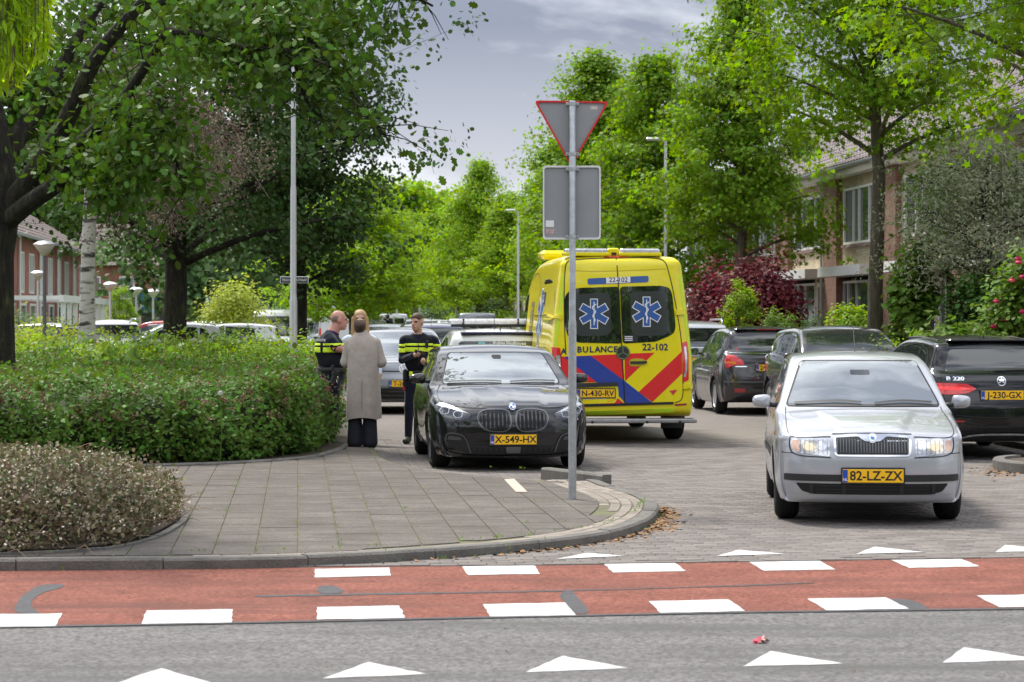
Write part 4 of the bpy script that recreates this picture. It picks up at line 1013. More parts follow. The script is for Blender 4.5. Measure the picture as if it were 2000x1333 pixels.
# ================================================================== vehicles: builder
M_GLASS = mat('car_glass', (.018, .022, .022), .03, spec=.6, ior=1.75)
M_WIND = mat('windscreen_glass', (.28, .305, .32), .015, metal=.6, spec=.6, ior=1.9)
M_RUBBER = mat('tyre_rubber', (.016, .016, .017), .8, spec=.2, var=.2, vs_=20, bump=.3, bs=90)
M_BLACK = mat('black_plastic', (.018, .018, .019), .55, var=.1, vs_=8)
M_SEAL = mat('gap_black', (.006, .006, .007), .7)
M_GLOSSB = mat('gloss_black', (.008, .008, .009), .12, coat=.6)
M_CHROME = mat('chrome', (.75, .76, .78), .12, metal=1)
M_ALU = mat('alloy_rim', (.50, .51, .53), .32, metal=.9)
M_DARKRIM = mat('dark_rim', (.06, .06, .065), .35, metal=.7)
M_RED_L = mat('tail_light_red', (.55, .012, .015), .08, coat=1, emit=(.8, .02, .02), es=.10, var=.25, vs_=14)
M_RED_D = mat('reflector_red', (.35, .008, .012), .12, coat=1)
M_AMBER = mat('indicator_amber', (.75, .24, .03), .1, coat=1)
M_LAMP = mat('lamp_glass', (.62, .64, .68), .06, metal=.55, coat=1, var=.3, vs_=16)
M_LAMPD = mat('lamp_dark', (.06, .062, .07), .08, metal=.4, coat=1)
M_LIT = mat('lit_headlight', (.75, .66, .5), .15, emit=(1.0, .78, .48), es=.30)
M_PLATE = mat('plate_yellow', (.95, .53, .008), .4)
M_PBLUE = mat('plate_blue', (.01, .07, .42), .4)
M_PTXT = mat('plate_black', (.012, .012, .012), .5)
M_WHITE = mat('white_print', (.8, .8, .8), .5)
M_MIRROR = mat('mirror_glass', (.6, .63, .66), .03, metal=1)
def paint(name, col, metal=.35, rough=.32, coat=1., flake=.05):
    return mat('paint_' + name, col, rough, metal=metal, coat=coat, var=flake, vs_=1.5, spec=.12)

def prof(ctrl, y):
    c = sorted(ctrl); return np.interp(y, [a for a, _ in c], [b_ for _, b_ in c])
def sprof(ctrl):
    """smooth 1-D interpolation"""
    c = sorted(ctrl); s = smooth_curve(c, 8); s = s[np.argsort(s[:, 0])]
    return lambda y: np.interp(y, s[:, 0], s[:, 1])

class Car:
    def __init__(s, name, spec, label, cat='car', group=None, res=1.0):
        s.sp = spec; s.root = empty(name, (0, 0, 0), 0, label, cat, group); s.res = res
        s.paint = spec['paint']
        s._body()
    # ---- shell
    def _X(s, y, z):
        sp = s.sp; wb = s.wf(y); zb = s.bf(y)
        up_ = np.maximum(z - zb, 0); lo_ = np.maximum(sp.get('zl', .38) - z, 0)
        mid = sp.get('bulge', .018) * ((np.minimum(z, zb) - sp.get('zw', .62)) / .3) ** 2
        x = wb - mid - sp.get('tuck', .9) * lo_ ** 2
        sh = sp.get('shoulder', .03)
        x = x - sh * (1 - np.exp(-up_ / .035)) - sp.get('tum', .3) * up_ - sp.get('tum2', .12) * up_ ** 2
        for wy in (sp['ax'][0], sp['ax'][1]):
            r = np.hypot(y - wy, z - sp['R']); x = x + sp.get('flare', .016) * np.exp(-((r - sp['R'] - .075) / .05) ** 2) * (z < zb)
        return np.maximum(x, .08)
    def _body(s):
        sp = s.sp; s.wf = sprof(sp['w']); s.bf = sprof(sp['belt'])
        def full(c):   # control point: (y, z, a, b, crown, r)
            return list(c) + [0., 0., 0., .05][len(c) - 2:]
        U = np.array([full(c) for c in sp['up']], float); Lo = np.array([full(c) for c in sp['lo']], float)
        n1 = max(4, int(9 * s.res))
        def dense(A):
            yz = smooth_curve(A[:, :2], n1); k = np.linspace(0, len(A) - 1, len(yz)); ex = np.stack([np.interp(k, np.arange(len(A)), A[:, j]) for j in range(2, 6)], 1)
            yz[:, 0] = np.minimum.accumulate(yz[:, 0] - np.arange(len(yz)) * 1e-5)
            return np.hstack([yz, ex])
        u = dense(U); lo = dense(Lo); N = len(u)
        lo2 = np.stack([np.interp(-u[:, 0], -lo[:, 0], lo[:, j]) for j in range(6)], 1)
        loop = np.vstack([u, lo2[1:-1][::-1]])              # closed loop over the roof and back underneath
        NT = len(loop); yz = loop[:, :2]
        t = np.roll(yz, -1, 0) - np.roll(yz, 1, 0)
        for _ in range(2): t = (np.roll(t, 1, 0) + 2 * t + np.roll(t, -1, 0)) / 4
        t /= np.linalg.norm(t, axis=1)[:, None] + 1e-9
        nrm = np.stack([-t[:, 1], t[:, 0]], 1)              # outward: loop runs front -> top -> rear
        if np.mean(nrm[:N, 1]) < 0: nrm = -nrm
        r = loop[:, 5]; ins = yz - nrm * r[:, None]
        Xe = s._X(ins[:, 0], ins[:, 1])
        nm, nf = (26, 6) if s.res > 1 else (9, 5) if s.res >= 1 else (5, 3)
        rows = []
        def pos(x, dep):
            uu = x / Xe; q = yz - nrm * dep[:, None]
            y = q[:, 0] + loop[:, 2] * uu ** 2 + loop[:, 3] * uu ** 8
            z = q[:, 1] - loop[:, 4] * uu ** 2
            for (y0, xa, y1, xb, wd, hh_, on) in sp.get('ridge', ()):      # pressed lines in the bonnet
                tq = np.clip((yz[:, 0] - y0) / (y1 - y0), 0, 1); win = np.clip((yz[:, 0] - y1) / .15, 0, 1) * np.clip((y0 + .1 - yz[:, 0]) / .15, 0, 1) * (np.arange(NT) < N)
                dx_ = np.abs(x) - (xa + (xb - xa) * tq); z = z + hh_ * win * (np.exp(-(dx_ / wd) ** 2) if on else 1 / (1 + np.exp(dx_ / wd * 3)))
            return np.stack([x, y, z], 1)
        ks = [('m', k / nm) for k in range(nm + 1)] + [('f', k / nf) for k in range(1, nf + 1)]
        half = []
        for kind, v in ks:
            if kind == 'm': half.append(pos(v * (Xe - r), np.zeros(NT)))
            else:
                a = v * math.pi / 2; half.append(pos(Xe - r + r * math.sin(a), r * (1 - math.cos(a))))
        S = [h_ * np.array([-1, 1, 1]) for h_ in half[:0:-1]] + half         # left .. right
        nS = len(S); V = np.stack(S, 1).reshape(-1, 3); faces = []
        idx = np.arange(NT * nS).reshape(NT, nS)
        for i in range(NT):
            i2 = (i + 1) % NT
            for j in range(nS - 1): faces.append((idx[i, j], idx[i2, j], idx[i2, j + 1], idx[i, j + 1]))
        V = [V]; base = NT * nS; K_ = 12 if s.res >= 1 else 7
        kk = np.linspace(0, 1, K_ + 1)
        low_i = np.concatenate([[0], NT - np.arange(1, N - 1), [N - 1]])     # index in the loop of the lower partner of column i
        for sgn, col in ((1, nS - 1), (-1, 0)):
            top_e = S[col]; A = ins[:N]; B = ins[low_i]; g = np.zeros((N, K_ + 1), int); newv = []
            shA = top_e[:N, 1] - A[:, 0]; shB = top_e[low_i, 1] - B[:, 0]; czA = top_e[:N, 2] - A[:, 1]; czB = top_e[low_i, 2] - B[:, 1]
            g[:, 0] = idx[np.arange(N), col]; g[:, K_] = idx[low_i, col]
            for k in range(1, K_):
                q = A * (1 - kk[k]) + B * kk[k]; x = s._X(q[:, 0], q[:, 1])
                y = q[:, 0] + shA * (1 - kk[k]) + shB * kk[k]; z = q[:, 1] + czA * (1 - kk[k]) + czB * kk[k]
                newv.append(np.stack([x * sgn, y, z], 1)); g[1:-1, k] = base + (k - 1) * N + np.arange(1, N - 1)
                g[0, k] = g[0, 0]; g[-1, k] = g[-1, 0]
            V += newv; base += N * (K_ - 1)
            for i in range(N - 1):
                for k in range(K_):
                    f = [g[i, k], g[i + 1, k], g[i + 1, k + 1], g[i, k + 1]]
                    f2 = [a for n_, a in enumerate(f) if a not in f[:n_]]
                    if len(f2) > 2: faces.append(tuple(f2 if sgn > 0 else f2[::-1]))
        V = np.vstack(V)
        me = bpy.data.meshes.new('body'); me.from_pydata(V.tolist(), [], [tuple(int(a) for a in f) for f in faces])
        bm = bmesh.new(); bm.from_mesh(me)
        bmesh.ops.delete(bm, geom=[v for v in bm.verts if not v.link_faces], context='VERTS')
        bmesh.ops.remove_doubles(bm, verts=bm.verts, dist=.0004)
        bmesh.ops.recalc_face_normals(bm, faces=bm.faces); bm.to_mesh(me); bm.free()
        me.materials.append(s.paint); me.materials.append(M_SEAL)
        o = link('body', me)
        # wheel arches
        cut = MB(); R = sp['R'] + sp.get('gap', .045)
        for wy in sp['ax']:
            for sg in (-1, 1):
                w_ = float(s.wf(wy)); cut.lathe([(.001, 0), (R, 0), (R, .55), (.001, .55)], 28, 'x', (sg * (w_ - .28) if sg > 0 else -w_ - .27, wy, sp['R'] + .01))
        co = cut.build('cut', M_SEAL, fixn=True); 
        bm = bmesh.new(); bm.from_mesh(co.data); bmesh.ops.remove_doubles(bm, verts=bm.verts, dist=.003); bmesh.ops.recalc_face_normals(bm, faces=bm.faces)
        bm.to_mesh(co.data); bm.free()
        md = o.modifiers.new('b', 'BOOLEAN'); md.object = co; md.operation = 'DIFFERENCE'; md.solver = 'EXACT'
        try: md.material_mode = 'TRANSFER'
        except Exception: pass
        bpy.context.view_layer.update()
        me2 = bpy.data.meshes.new_from_object(o.evaluated_get(bpy.context.evaluated_depsgraph_get()))
        o.modifiers.clear(); bpy.data.objects.remove(co)
        if len(me2.polygons) > 100: o.data = me2
        me = o.data; me.name = 'body'
        me.polygons.foreach_set('use_smooth', [True] * len(me.polygons)); me.set_sharp_from_angle(angle=math.radians(38))
        o.parent = s.root; s.body = o
        vv = [v.co.copy() for v in me.vertices]; s.bvh = BVHTree.FromPolygons(vv, [tuple(p.vertices) for p in me.polygons])
        s.L2 = max(sp['up'][0][0], -sp['up'][-1][0])
    # ---- projection on the shell
    AX = {'f': ((0, 1, 0), lambda a, b_: Vector((a, 9, b_))), 'r': ((0, -1, 0), lambda a, b_: Vector((a, -9, b_))), 'R': ((1, 0, 0), lambda a, b_: Vector((9, a, b_))),
          'L': ((-1, 0, 0), lambda a, b_: Vector((-9, a, b_))), 't': ((0, 0, 1), lambda a, b_: Vector((a, b_, 9)))}
    def hit(s, ax, a, b_):
        d, fo = s.AX[ax]; o = fo(a, b_); h, n_, i, ds = s.bvh.ray_cast(o, -Vector(d))
        if h is None:
            m_ = Vector(o); m_[{'f': 1, 'r': 1, 'R': 0, 'L': 0, 't': 2}[ax]] = 0
            h, n_, i, ds = s.bvh.find_nearest(m_)
        if n_.dot(Vector(d)) < 0: n_ = -n_
        return h, n_
    def patch(s, name, poly, ax, m_, off=.004, skirt=.012, step=.05, parent=None, smooth=True, rnd_=0., dome=0.):
        if rnd_: poly = round_poly(poly, rnd_)
        pts = []; ed = []
        for i, p in enumerate(poly):
            q = poly[(i + 1) % len(poly)]; n = max(1, int(math.dist(p, q) / step))
            for k in range(n): pts.append((p[0] + (q[0] - p[0]) * k / n, p[1] + (q[1] - p[1]) * k / n))
        nb = len(pts); ed = [(i, (i + 1) % nb) for i in range(nb)]
        xs = [p[0] for p in pts]; zs = [p[1] for p in pts]
        gx = np.arange(min(xs) + step / 2, max(xs), step); gz = np.arange(min(zs) + step / 2, max(zs), step)
        if len(gx) and len(gz):
            A, B = np.meshgrid(gx, gz); A = A.ravel(); B = B.ravel(); k = in_poly(A, B, pts)
            A, B = A[k], B[k]
            bp = np.array(pts)
            if len(A):
                dm = np.min(np.hypot(A[:, None] - bp[None, :, 0], B[:, None] - bp[None, :, 1]), 1); k = dm > step * .35
                pts = pts + list(zip(A[k].tolist(), B[k].tolist()))
        r = delaunay_2d_cdt([Vector(p) for p in pts], ed, [], 1, 1e-6)
        vv, fc = r[0], r[2]
        mb = MB(); bp = np.array(pts[:nb]); ids = []
        dirv = Vector(s.AX[ax][0])
        for p in vv:
            h, n_ = s.hit(ax, p.x, p.y)
            o_ = off
            if dome:
                e_ = float(np.min(np.hypot(bp[:, 0] - p.x, bp[:, 1] - p.y))); o_ = off + dome * min(1, e_ / .05) ** .5
            ids.append(mb.pt(h + n_ * o_))
        for f in fc:
            if len(f) < 3: continue
            a, b_, c = (Vector(mb.v[ids[k]]) for k in f[:3])
            f = list(f)
            if (b_ - a).cross(c - a).dot(dirv) < 0: f = f[::-1]
            mb.face([ids[k] for k in f])
        # skirt along the border
        bset = {}
        for f in list(mb.f):
            for k in range(len(f)):
                e_ = (f[k], f[(k + 1) % len(f)]); bset[e_] = 1
        bord = [e_ for e_ in bset if (e_[1], e_[0]) not in bset]; low = {}
        for a, b_ in bord:
            for q in (a, b_):
                if q not in low:
                    v = Vector(mb.v[q]); h, n_, i, ds = s.bvh.find_nearest(v)
                    if n_.dot(dirv) < 0: n_ = -n_
                    low[q] = mb.pt(v - n_ * skirt)
        for a, b_ in bord: mb.face([b_, a, low[a], low[b_]])
        o = mb.build(name, m_, parent or s.root, smooth=smooth, sharp=40)
        return o
    def mpatch(s, name, poly, ax, m_, **k):
        """the patch and its mirror image"""
        if ax in 'LR':
            return [s.patch(name, poly, 'R', m_, **k), s.patch(name, poly, 'L', m_, **k)]
        return [s.patch(name, poly, ax, m_, **k), s.patch(name, [(-a, b_) for a, b_ in poly][::-1], ax, m_, **k)]
    def line(s, name, pts, ax, m_=None, w_=.008, off=.0042, parent=None, mirror=False, step=.03):
        for sg in ((1, -1) if mirror and ax not in 'LR' else (1,)):
            for a_ in (('L', 'R') if mirror and ax in 'LR' else (ax,)):
                p = smooth_curve([(q[0] * sg, q[1]) for q in pts], 6) if len(pts) > 2 else np.array([(q[0] * sg, q[1]) for q in pts])
                d = arc(p); n = max(2, int(d[-1] / step)); q = at_arc(p, np.linspace(0, d[-1], n + 1)); tt = np.gradient(q, axis=0); tt /= np.linalg.norm(tt, axis=1)[:, None] + 1e-9
                nn = np.stack([-tt[:, 1], tt[:, 0]], 1) * w_ / 2; mb = MB(); pr = None
                for i in range(n + 1):
                    row = []
                    for e_ in (-1, 1):
                        h, n_ = s.hit(a_, *(q[i] + nn[i] * e_)); row.append(mb.pt(h + n_ * off))
                    if pr: mb.face([pr[0], pr[1], row[1], row[0]])
                    pr = row
                mb.build(name, m_ or M_SEAL, parent or s.root, smooth=True)
    def decal(s, name, txt, ax, pos, size, m_, off=.006, bold=.0, sx=1.0, parent=None, flip=False):
        me = text_mesh(name, txt, size, m_, bold=bold, sx=sx).copy()
        mir = -1 if ax in 'fR' and ax == 'f' else 1
        if ax == 'L': mir = -1
        for v in me.vertices:
            h, n_ = s.hit(ax, pos[0] + mir * v.co.x, pos[1] + v.co.y); v.co = h + n_ * off
        return link(name, me, parent or s.root)
    # ---- standard parts
    def wheels(s, rim=M_ALU, spokes=5, wdt=.2, steer=0., style='spoke'):
        sp = s.sp; R = sp['R']; rr = sp.get('rim', R * .66)
        key = ('w', round(R, 3), rim.name, spokes, style)
        if key not in TXT:
            t = MB(); h = wdt / 2
            t.lathe([(rr - .01, -h + .012), (rr + .012, -h), (R - .05, -h - .006), (R - .018, -h + .012), (R - .004, -h + .035), (R, 0), (R - .004, h - .035), (R - .018, h - .012), (R - .05, h + .006), (rr + .012, h), (rr - .01, h - .012)], 40, 'x')
            for gx in (-.05, -.017, .017, .05):   # circumferential grooves stand as dark rings
                t.cur = 1; t.lathe([(R + .0006, gx - .004), (R + .0006, gx + .004)], 40, 'x'); t.cur = 0
            tm = t.mesh('tyre', [M_RUBBER, M_SEAL], True, 40)
            r = MB(); o = h - .012
            r.lathe([(rr + .004, o), (rr - .012, o + .004), (rr - .03, o - .02), (rr - .035, -o)], 36, 'x')
            r.lathe([(rr - .035, -.01), (.02, -.01)], 36, 'x')
            r.lathe([(.065, o - .05), (.06, o - .012), (.03, o - .002), (.001, o - .002)], 20, 'x')
            for k in range(spokes):
                a = 2 * math.pi * k / spokes; r.M = Matrix.Rotation(a, 4, 'X')
                w0, w1 = (.032, .045) if style == 'spoke' else (.06, .11)
                r.prism([(-w0, .05), (w0, .05), (w1, rr - .014), (-w1, rr - .014)], .028, (o - .035, 0, 0), ((0, 1, 0), (0, 0, 1), (1, 0, 0)))
            r.M = None
            rm = r.mesh('rim', rim, True, 35); TXT[key] = (tm, rm)
        tm, rm = TXT[key]
        for wy in sp['ax']:
            for sg in (-1, 1):
                x = sg * (float(s.wf(wy)) - wdt / 2 - .012)
                w_ = empty('wheel', (x, wy, R), 0 if sg > 0 else math.pi); w_.parent = s.root
                if wy == sp['ax'][0]: w_.rotation_euler.z += steer
                link('tyre', tm, w_); link('rim', rm, w_)
    def plate(s, txt, ax, z, x=0., y=None, wd=.52, ht=.11, tilt=None, frame=True):
        h, n_ = s.hit(ax, x, z); sg = 1 if ax == 'f' else -1
        yy = (h.y if y is None else y) + sg * .012
        for dx in (-wd / 2, wd / 2):
            hh, _ = s.hit(ax, x + dx, z); yy = max(yy, hh.y + .006) if sg > 0 else min(yy, hh.y - .006)
        R_ = empty('number_plate', (x, yy, z), 0 if ax == 'r' else math.pi); R_.parent = s.root
        a = MB(); a.box((0, 0, 0), (wd, .008, ht), bev=.003); a.build('plate_sheet', M_PLATE, R_)
        if frame:
            a = MB(); a.box((0, .006, 0), (wd + .026, .012, ht + .03), bev=.004); a.build('plate_frame', M_BLACK, R_)
        a = MB(); a.box((-wd / 2 + .023, -.0046, 0), (.042, .003, ht - .006)); a.build('country_strip', M_PBLUE, R_)
        if txt:
            def tx(nm, st, size, pos, m_, bold, sx=1.):
                me = text_mesh(nm, st, size, m_, bold=bold, sx=sx); o = link(nm, me, R_); o.rotation_euler = (math.pi / 2, 0, 0); o.location = pos
            tx('plate_text', txt, .108, (.024, -.0052, -.002), M_PTXT, .0022, 1.0)
            tx('country_code', 'NL', .032, (-wd / 2 + .023, -.0066, -ht * .28), M_WHITE, .0006)
        return R_
    def mirrors(s, y, z, m_=None, w_=.17, h=.13, d=.09, out=.06):
        for sg in (-1, 1):
            hh, n_ = s.hit('R' if sg > 0 else 'L', y, z - .03); x = abs(hh.x)
            e_ = empty('door_mirror', (sg * x, y, z)); e_.parent = s.root
            a = MB(); cx_ = sg * (out + w_ / 2)
            prof_ = [(.001, .0), (.6, .04), (.9, .25), (1, .6), (.97, 1.)]
            rings = []
            for r_, t_ in prof_:
                rg = []
                for k in range(20):
                    an = 2 * math.pi * k / 20; cx2 = abs(math.cos(an)) ** .6 * (1 if math.cos(an) > 0 else -1); sz = abs(math.sin(an)) ** .6 * (1 if math.sin(an) > 0 else -1)
                    rg.append(a.pt((cx_ + cx2 * w_ / 2 * r_, d * (.5 - t_), sz * h / 2 * r_ * (1 - .12 * cx2 * sg))))
                rings.append(rg)
            for r0, r1 in zip(rings, rings[1:]):
                for k in range(20): a.face([r0[k], r0[(k + 1) % 20], r1[(k + 1) % 20], r1[k]])
            a.face(rings[-1]); a.build('mirror_housing', m_ or s.paint, e_, smooth=True, sharp=50, fixn=True)
            a = MB(); a.prism([(cx_ + math.copysign(abs(math.cos(t)) ** .6, math.cos(t)) * w_ * .44, math.copysign(abs(math.sin(t)) ** .6, math.sin(t)) * h * .43) for t in np.linspace(0, 2 * math.pi, 20, endpoint=False)], .003, (0, -d * .5 - .002, 0), ((1, 0, 0), (0, 0, 1), (0, -1, 0)))
            a.build('mirror_glass', M_MIRROR, e_, fixn=True)
            a = MB(); a.tube([(-sg * .03, 0, -.035), (sg * (out + .04), 0, -.03)], [.026, .02], 8); a.build('mirror_arm', M_BLACK, e_, smooth=True)
    def place(s, loc, head):
        s.root.location = loc; s.root.rotation_euler = (0, 0, head); return s

def recolour(root, old, new):
    """give a copied vehicle its own paint without touching the shared meshes"""
    for o in [root] + list(root.children_recursive):
        if o.type != 'MESH': continue
        for sl_ in o.material_slots:
            if sl_.material == old: sl_.link = 'OBJECT'; sl_.material = new
def under(car, z=.2, m_=M_SEAL): pass
# ================================================================== the vehicles
PA_SILVER = paint('silver', (.45, .465, .505), metal=.35, rough=.28)
PA_BLACK = paint('black', (.010, .010, .012), metal=.1, rough=.25)
PA_DGREY = paint('dark_grey', (.045, .043, .048), metal=.5, rough=.25)
PA_YEL = paint('ambulance_yellow', (.82, .70, .015), metal=0., rough=.35, coat=.8)
PA_WHITE = paint('white', (.72, .73, .74), metal=0., rough=.3)
PA_SILV2 = paint('light_silver', (.48, .50, .52), metal=.5)
PA_GREY = paint('mid_grey', (.24, .25, .27), metal=.5)
PA_BLUE = paint('dark_blue', (.02, .025, .07), metal=.3)
PA_REDC = paint('dark_red', (.35, .03, .03), metal=.2)
PA_ORANGE = paint('orange', (.75, .35, .04), metal=0.)
M_LINE = M_SEAL

# ---------------------------------------------------------------- silver small hatchback driving towards us
FAB = dict(ridge=((1.82, .27, .9, .46, .035, .014, 0),), paint=PA_SILVER, R=.29, ax=(1.19, -1.27), tum=.30, tum2=.10, shoulder=.028, bulge=.016, zw=.58, gap=.04,
    w=[(1.99, .735), (1.85, .785), (1.5, .815), (.6, .823), (-1.0, .823), (-1.6, .805), (-1.97, .75)],
    belt=[(1.99, .74), (1.6, .82), (1.0, .905), (.3, .93), (-1.2, .965), (-1.97, .98)],
    up=[(1.985, .47, -.13, -.10, 0, .05), (1.978, .56, -.13, -.10, 0, .05), (1.955, .64, -.12, -.10, 0, .045), (1.925, .70, -.11, -.09, .004, .04), (1.875, .750, -.10, -.06, .012, .05), (1.72, .805, -.08, -.03, .025, .07), (1.4, .868, -.06, 0, .035, .08),
        (1.05, .918, -.06, 0, .035, .07), (.86, .945, -.07, 0, .03, .05), (.60, 1.095, -.10, 0, .012, .045), (.35, 1.225, -.09, 0, .012, .05), (.14, 1.325, -.07, 0, .02, .06), (-.08, 1.385, -.04, 0, .035, .08), (-.45, 1.418, 0, 0, .04, .09), (-.9, 1.42, 0, 0, .04, .09),
        (-1.35, 1.395, 0, 0, .035, .08), (-1.65, 1.345, .03, .0, .03, .07), (-1.78, 1.24, .06, .02, .02, .05), (-1.87, 1.02, .07, .04, .01, .05), (-1.91, .86, .08, .06, 0, .05), (-1.955, .66, .09, .07, 0, .05), (-1.97, .50, .09, .07, 0, .05)],
    lo=[(1.985, .47, -.13, -.10, 0, .05), (1.98, .34, -.13, -.10, 0, .05), (1.955, .25, -.13, -.09, 0, .04), (1.90, .195, -.12, -.08, 0, .04), (1.6, .19, 0, 0, 0, .03), (-1.6, .2, 0, 0, 0, .03), (-1.88, .24, .08, .06, 0, .04), (-1.95, .34, .09, .07, 0, .05), (-1.97, .50, .09, .07, 0, .05)])
c = Car('silver_hatchback', FAB, 'small silver hatchback with lit headlights driving out of the side street', 'car', res=1.6); SKO = c
WS = [(-.69, .952), (.69, .952), (.525, 1.33), (-.525, 1.33)]
c.patch('windscreen_seal', [(-.71, .945), (.71, .945), (.54, 1.343), (-.54, 1.343)], 'f', M_SEAL, off=.001, rnd_=.05)
c.patch('windscreen', WS, 'f', M_WIND, off=.004, rnd_=.05)
c.patch('rear_window', [(-.56, 1.0), (.56, 1.0), (.49, 1.29), (-.49, 1.29)], 'r', M_GLASS, rnd_=.05)
c.mpatch('side_window', [(.56, .965), (-.22, .985), (-.25, 1.29), (.12, 1.24), (.33, 1.12)], 'R', M_GLASS, rnd_=.03)
c.mpatch('side_window', [(-.28, .985), (-.98, 1.0), (-.95, 1.22), (-.7, 1.29), (-.30, 1.295)], 'R', M_GLASS, rnd_=.03)
for q in c.mpatch('headlight', [(.365, .718), (.69, .722), (.698, .665), (.675, .605), (.365, .572)], 'f', M_LAMP, off=.006, rnd_=.02): pass
for sg in (-1, 1):
    c.patch('headlight_bowl', [(sg * (.54 + .085 * math.cos(t)), .652 + .054 * math.sin(t)) for t in np.linspace(0, 2 * math.pi, 16, endpoint=False)][::sg], 'f', mat('lamp_bowl_chrome', (.72, .66, .56), .12, metal=.8, coat=1, var=.4, vs_=30), off=.0085, skirt=.004)
    c.patch('headlight_bulb', [(sg * (.54 + .050 * math.cos(t)), .650 + .030 * math.sin(t)) for t in np.linspace(0, 2 * math.pi, 16, endpoint=False)][::sg], 'f', M_LIT, off=.0105, skirt=.004)
    for k in range(7): c.line('lens_flute', [(sg * (.385 + k * .038), .59 + k * .002), (sg * (.385 + k * .038), .71)], 'f', mat('flute_grey', (.35, .36, .38), .1, metal=.5, coat=1), w_=.004, off=.012)
    c.patch('indicator', [(sg * .625, .705), (sg * .68, .705), (sg * .685, .65), (sg * .668, .615), (sg * .625, .61)][::sg], 'f', mat('indicator_clear', (.75, .5, .38), .1, metal=.3, coat=1), off=.009, skirt=.004)
    c.patch('side_repeater', [(1.16, .72), (1.22, .72), (1.22, .75), (1.16, .75)], 'R' if sg > 0 else 'L', M_AMBER, off=.006, skirt=.01)
    pr = [(sg * (.43 + .04 * math.cos(t)), .66 + .04 * math.sin(t)) for t in np.linspace(0, 2 * math.pi, 14, endpoint=False)][::sg]
    c.patch('headlight_reflector', pr, 'f', M_CHROME, off=.0085, skirt=.004)
    sl2 = c.line('headlight_gap', [(sg * .355, .565), (sg * .68, .598), (sg * .705, .66), (sg * .7, .73)], 'f', w_=.008)
gp = [(-.335, .735), (-.2, .752), (.2, .752), (.335, .735), (.325, .575), (-.325, .575)]
c.patch('grille_surround', gp, 'f', M_CHROME, off=.012, rnd_=.04)
gi = [(-.312, .722), (-.12, .733), (-.065, .695), (.065, .695), (.12, .733), (.312, .722), (.305, .590), (-.305, .590)]
c.patch('grille', gi, 'f', M_BLACK, off=.0145, skirt=.003, rnd_=.015)
M_KSL = mat('slat_grey', (.16, .165, .175), .35, metal=.7)
yg = max(c.hit('f', 0, z)[0].y for z in (.6, .65, .7))
for k in range(-12, 13):
    x = k * .0248; zt = .712 if abs(x) > .075 else .683
    c.line('grille_slat', [(x, .604), (x, .65), (x, zt)], 'f', M_KSL, w_=.0062, off=.021)
def badge(car, ax, x, z, r, ring=M_CHROME, field=None, name='badge'):
    cc = lambda rr: [(x + rr * math.cos(t), z + rr * math.sin(t)) for t in np.linspace(0, 2 * math.pi, 24, endpoint=False)]
    o = car.patch(name, cc(r), ax, ring, off=.020, skirt=.018)
    if field: car.patch('badge_field', cc(r * .76), ax, field, off=.0225, skirt=.003, parent=None)
    return o
badge(c, 'f', 0, .716, .036, field=mat('badge_white', (.75, .78, .80), .25))
c.patch('badge_arrow', [(-.016, .706), (.004, .706), (.018, .716), (.006, .730), (-.004, .724), (-.018, .722), (-.012, .714)], 'f', mat('badge_blue', (.03, .22, .5), .3), off=.0245, skirt=.002)
c.patch('bumper_strip', [(-.745, .426), (.745, .426), (.745, .370), (-.745, .370)], 'f', M_BLACK, off=.010, rnd_=.012)
c.patch('lower_intake', [(-.655, .352), (.655, .352), (.60, .285), (.5, .262), (-.5, .262), (-.60, .285)], 'f', M_SEAL, off=.004, rnd_=.02)
for z in (.335, .305, .28):
    c.line('intake_slat', [(-.48, z), (.48, z)], 'f', M_BLACK, w_=.007, off=.010)
for x in (-.52, -.245, .245, .52): c.line('intake_post', [(x, .35), (x, .268)], 'f', M_BLACK, w_=.03, off=.011)
c.plate('82-LZ-ZX', 'f', .418)
c.line('hood_gap', [(.355, .735), (.70, .74), (.722, .80), (.70, .945)], 'f', mirror=True, w_=.007)
c.line('hood_front_gap', [(-.34, .757), (0, .765), (.34, .757)], 'f', w_=.006)
c.line('bumper_gap', [(.68, .597), (.80, .60)], 'f', mirror=True, w_=.006)
c.line('wiper', [(.62, .965), (.2, .985), (.02, .972)], 'f', M_BLACK, w_=.016, off=.02)
c.line('wiper', [(-.1, .965), (-.35, .985), (-.62, .972)], 'f', M_BLACK, w_=.016, off=.02)
c.patch('interior_mirror', [(-.09, 1.255), (.09, 1.255), (.09, 1.215), (-.09, 1.215)], 'f', M_GLASS, off=.006, rnd_=.015, skirt=.003)
c.patch('cowl', [(-.68, .948), (.68, .948), (.67, .966), (-.67, .966)], 'f', M_BLACK, off=.006)
c.line('door_gap', [(.72, .30), (.74, .6), (.66, .93)], 'R', mirror=True); c.line('door_gap', [(-.25, .30), (-.26, .95)], 'R', mirror=True)
c.line('side_moulding', [(.7, .52), (-1.0, .54)], 'R', M_BLACK, w_=.045, off=.012, mirror=True)
c.wheels(spokes=9, style='wide'); c.mirrors(.52, .985, w_=.17, h=.115)
a = MB(); a.tube([(0, -.35, 1.41), (0, -.62, 1.66)], [.006, .003], 6); a.build('aerial', M_BLACK, c.root)
c.root.scale = (.962, 1, 1)
x0 = 2.986; c.place((x0 + .0775 * 1.98, 20 + 1.98, 0), math.pi - .0773)

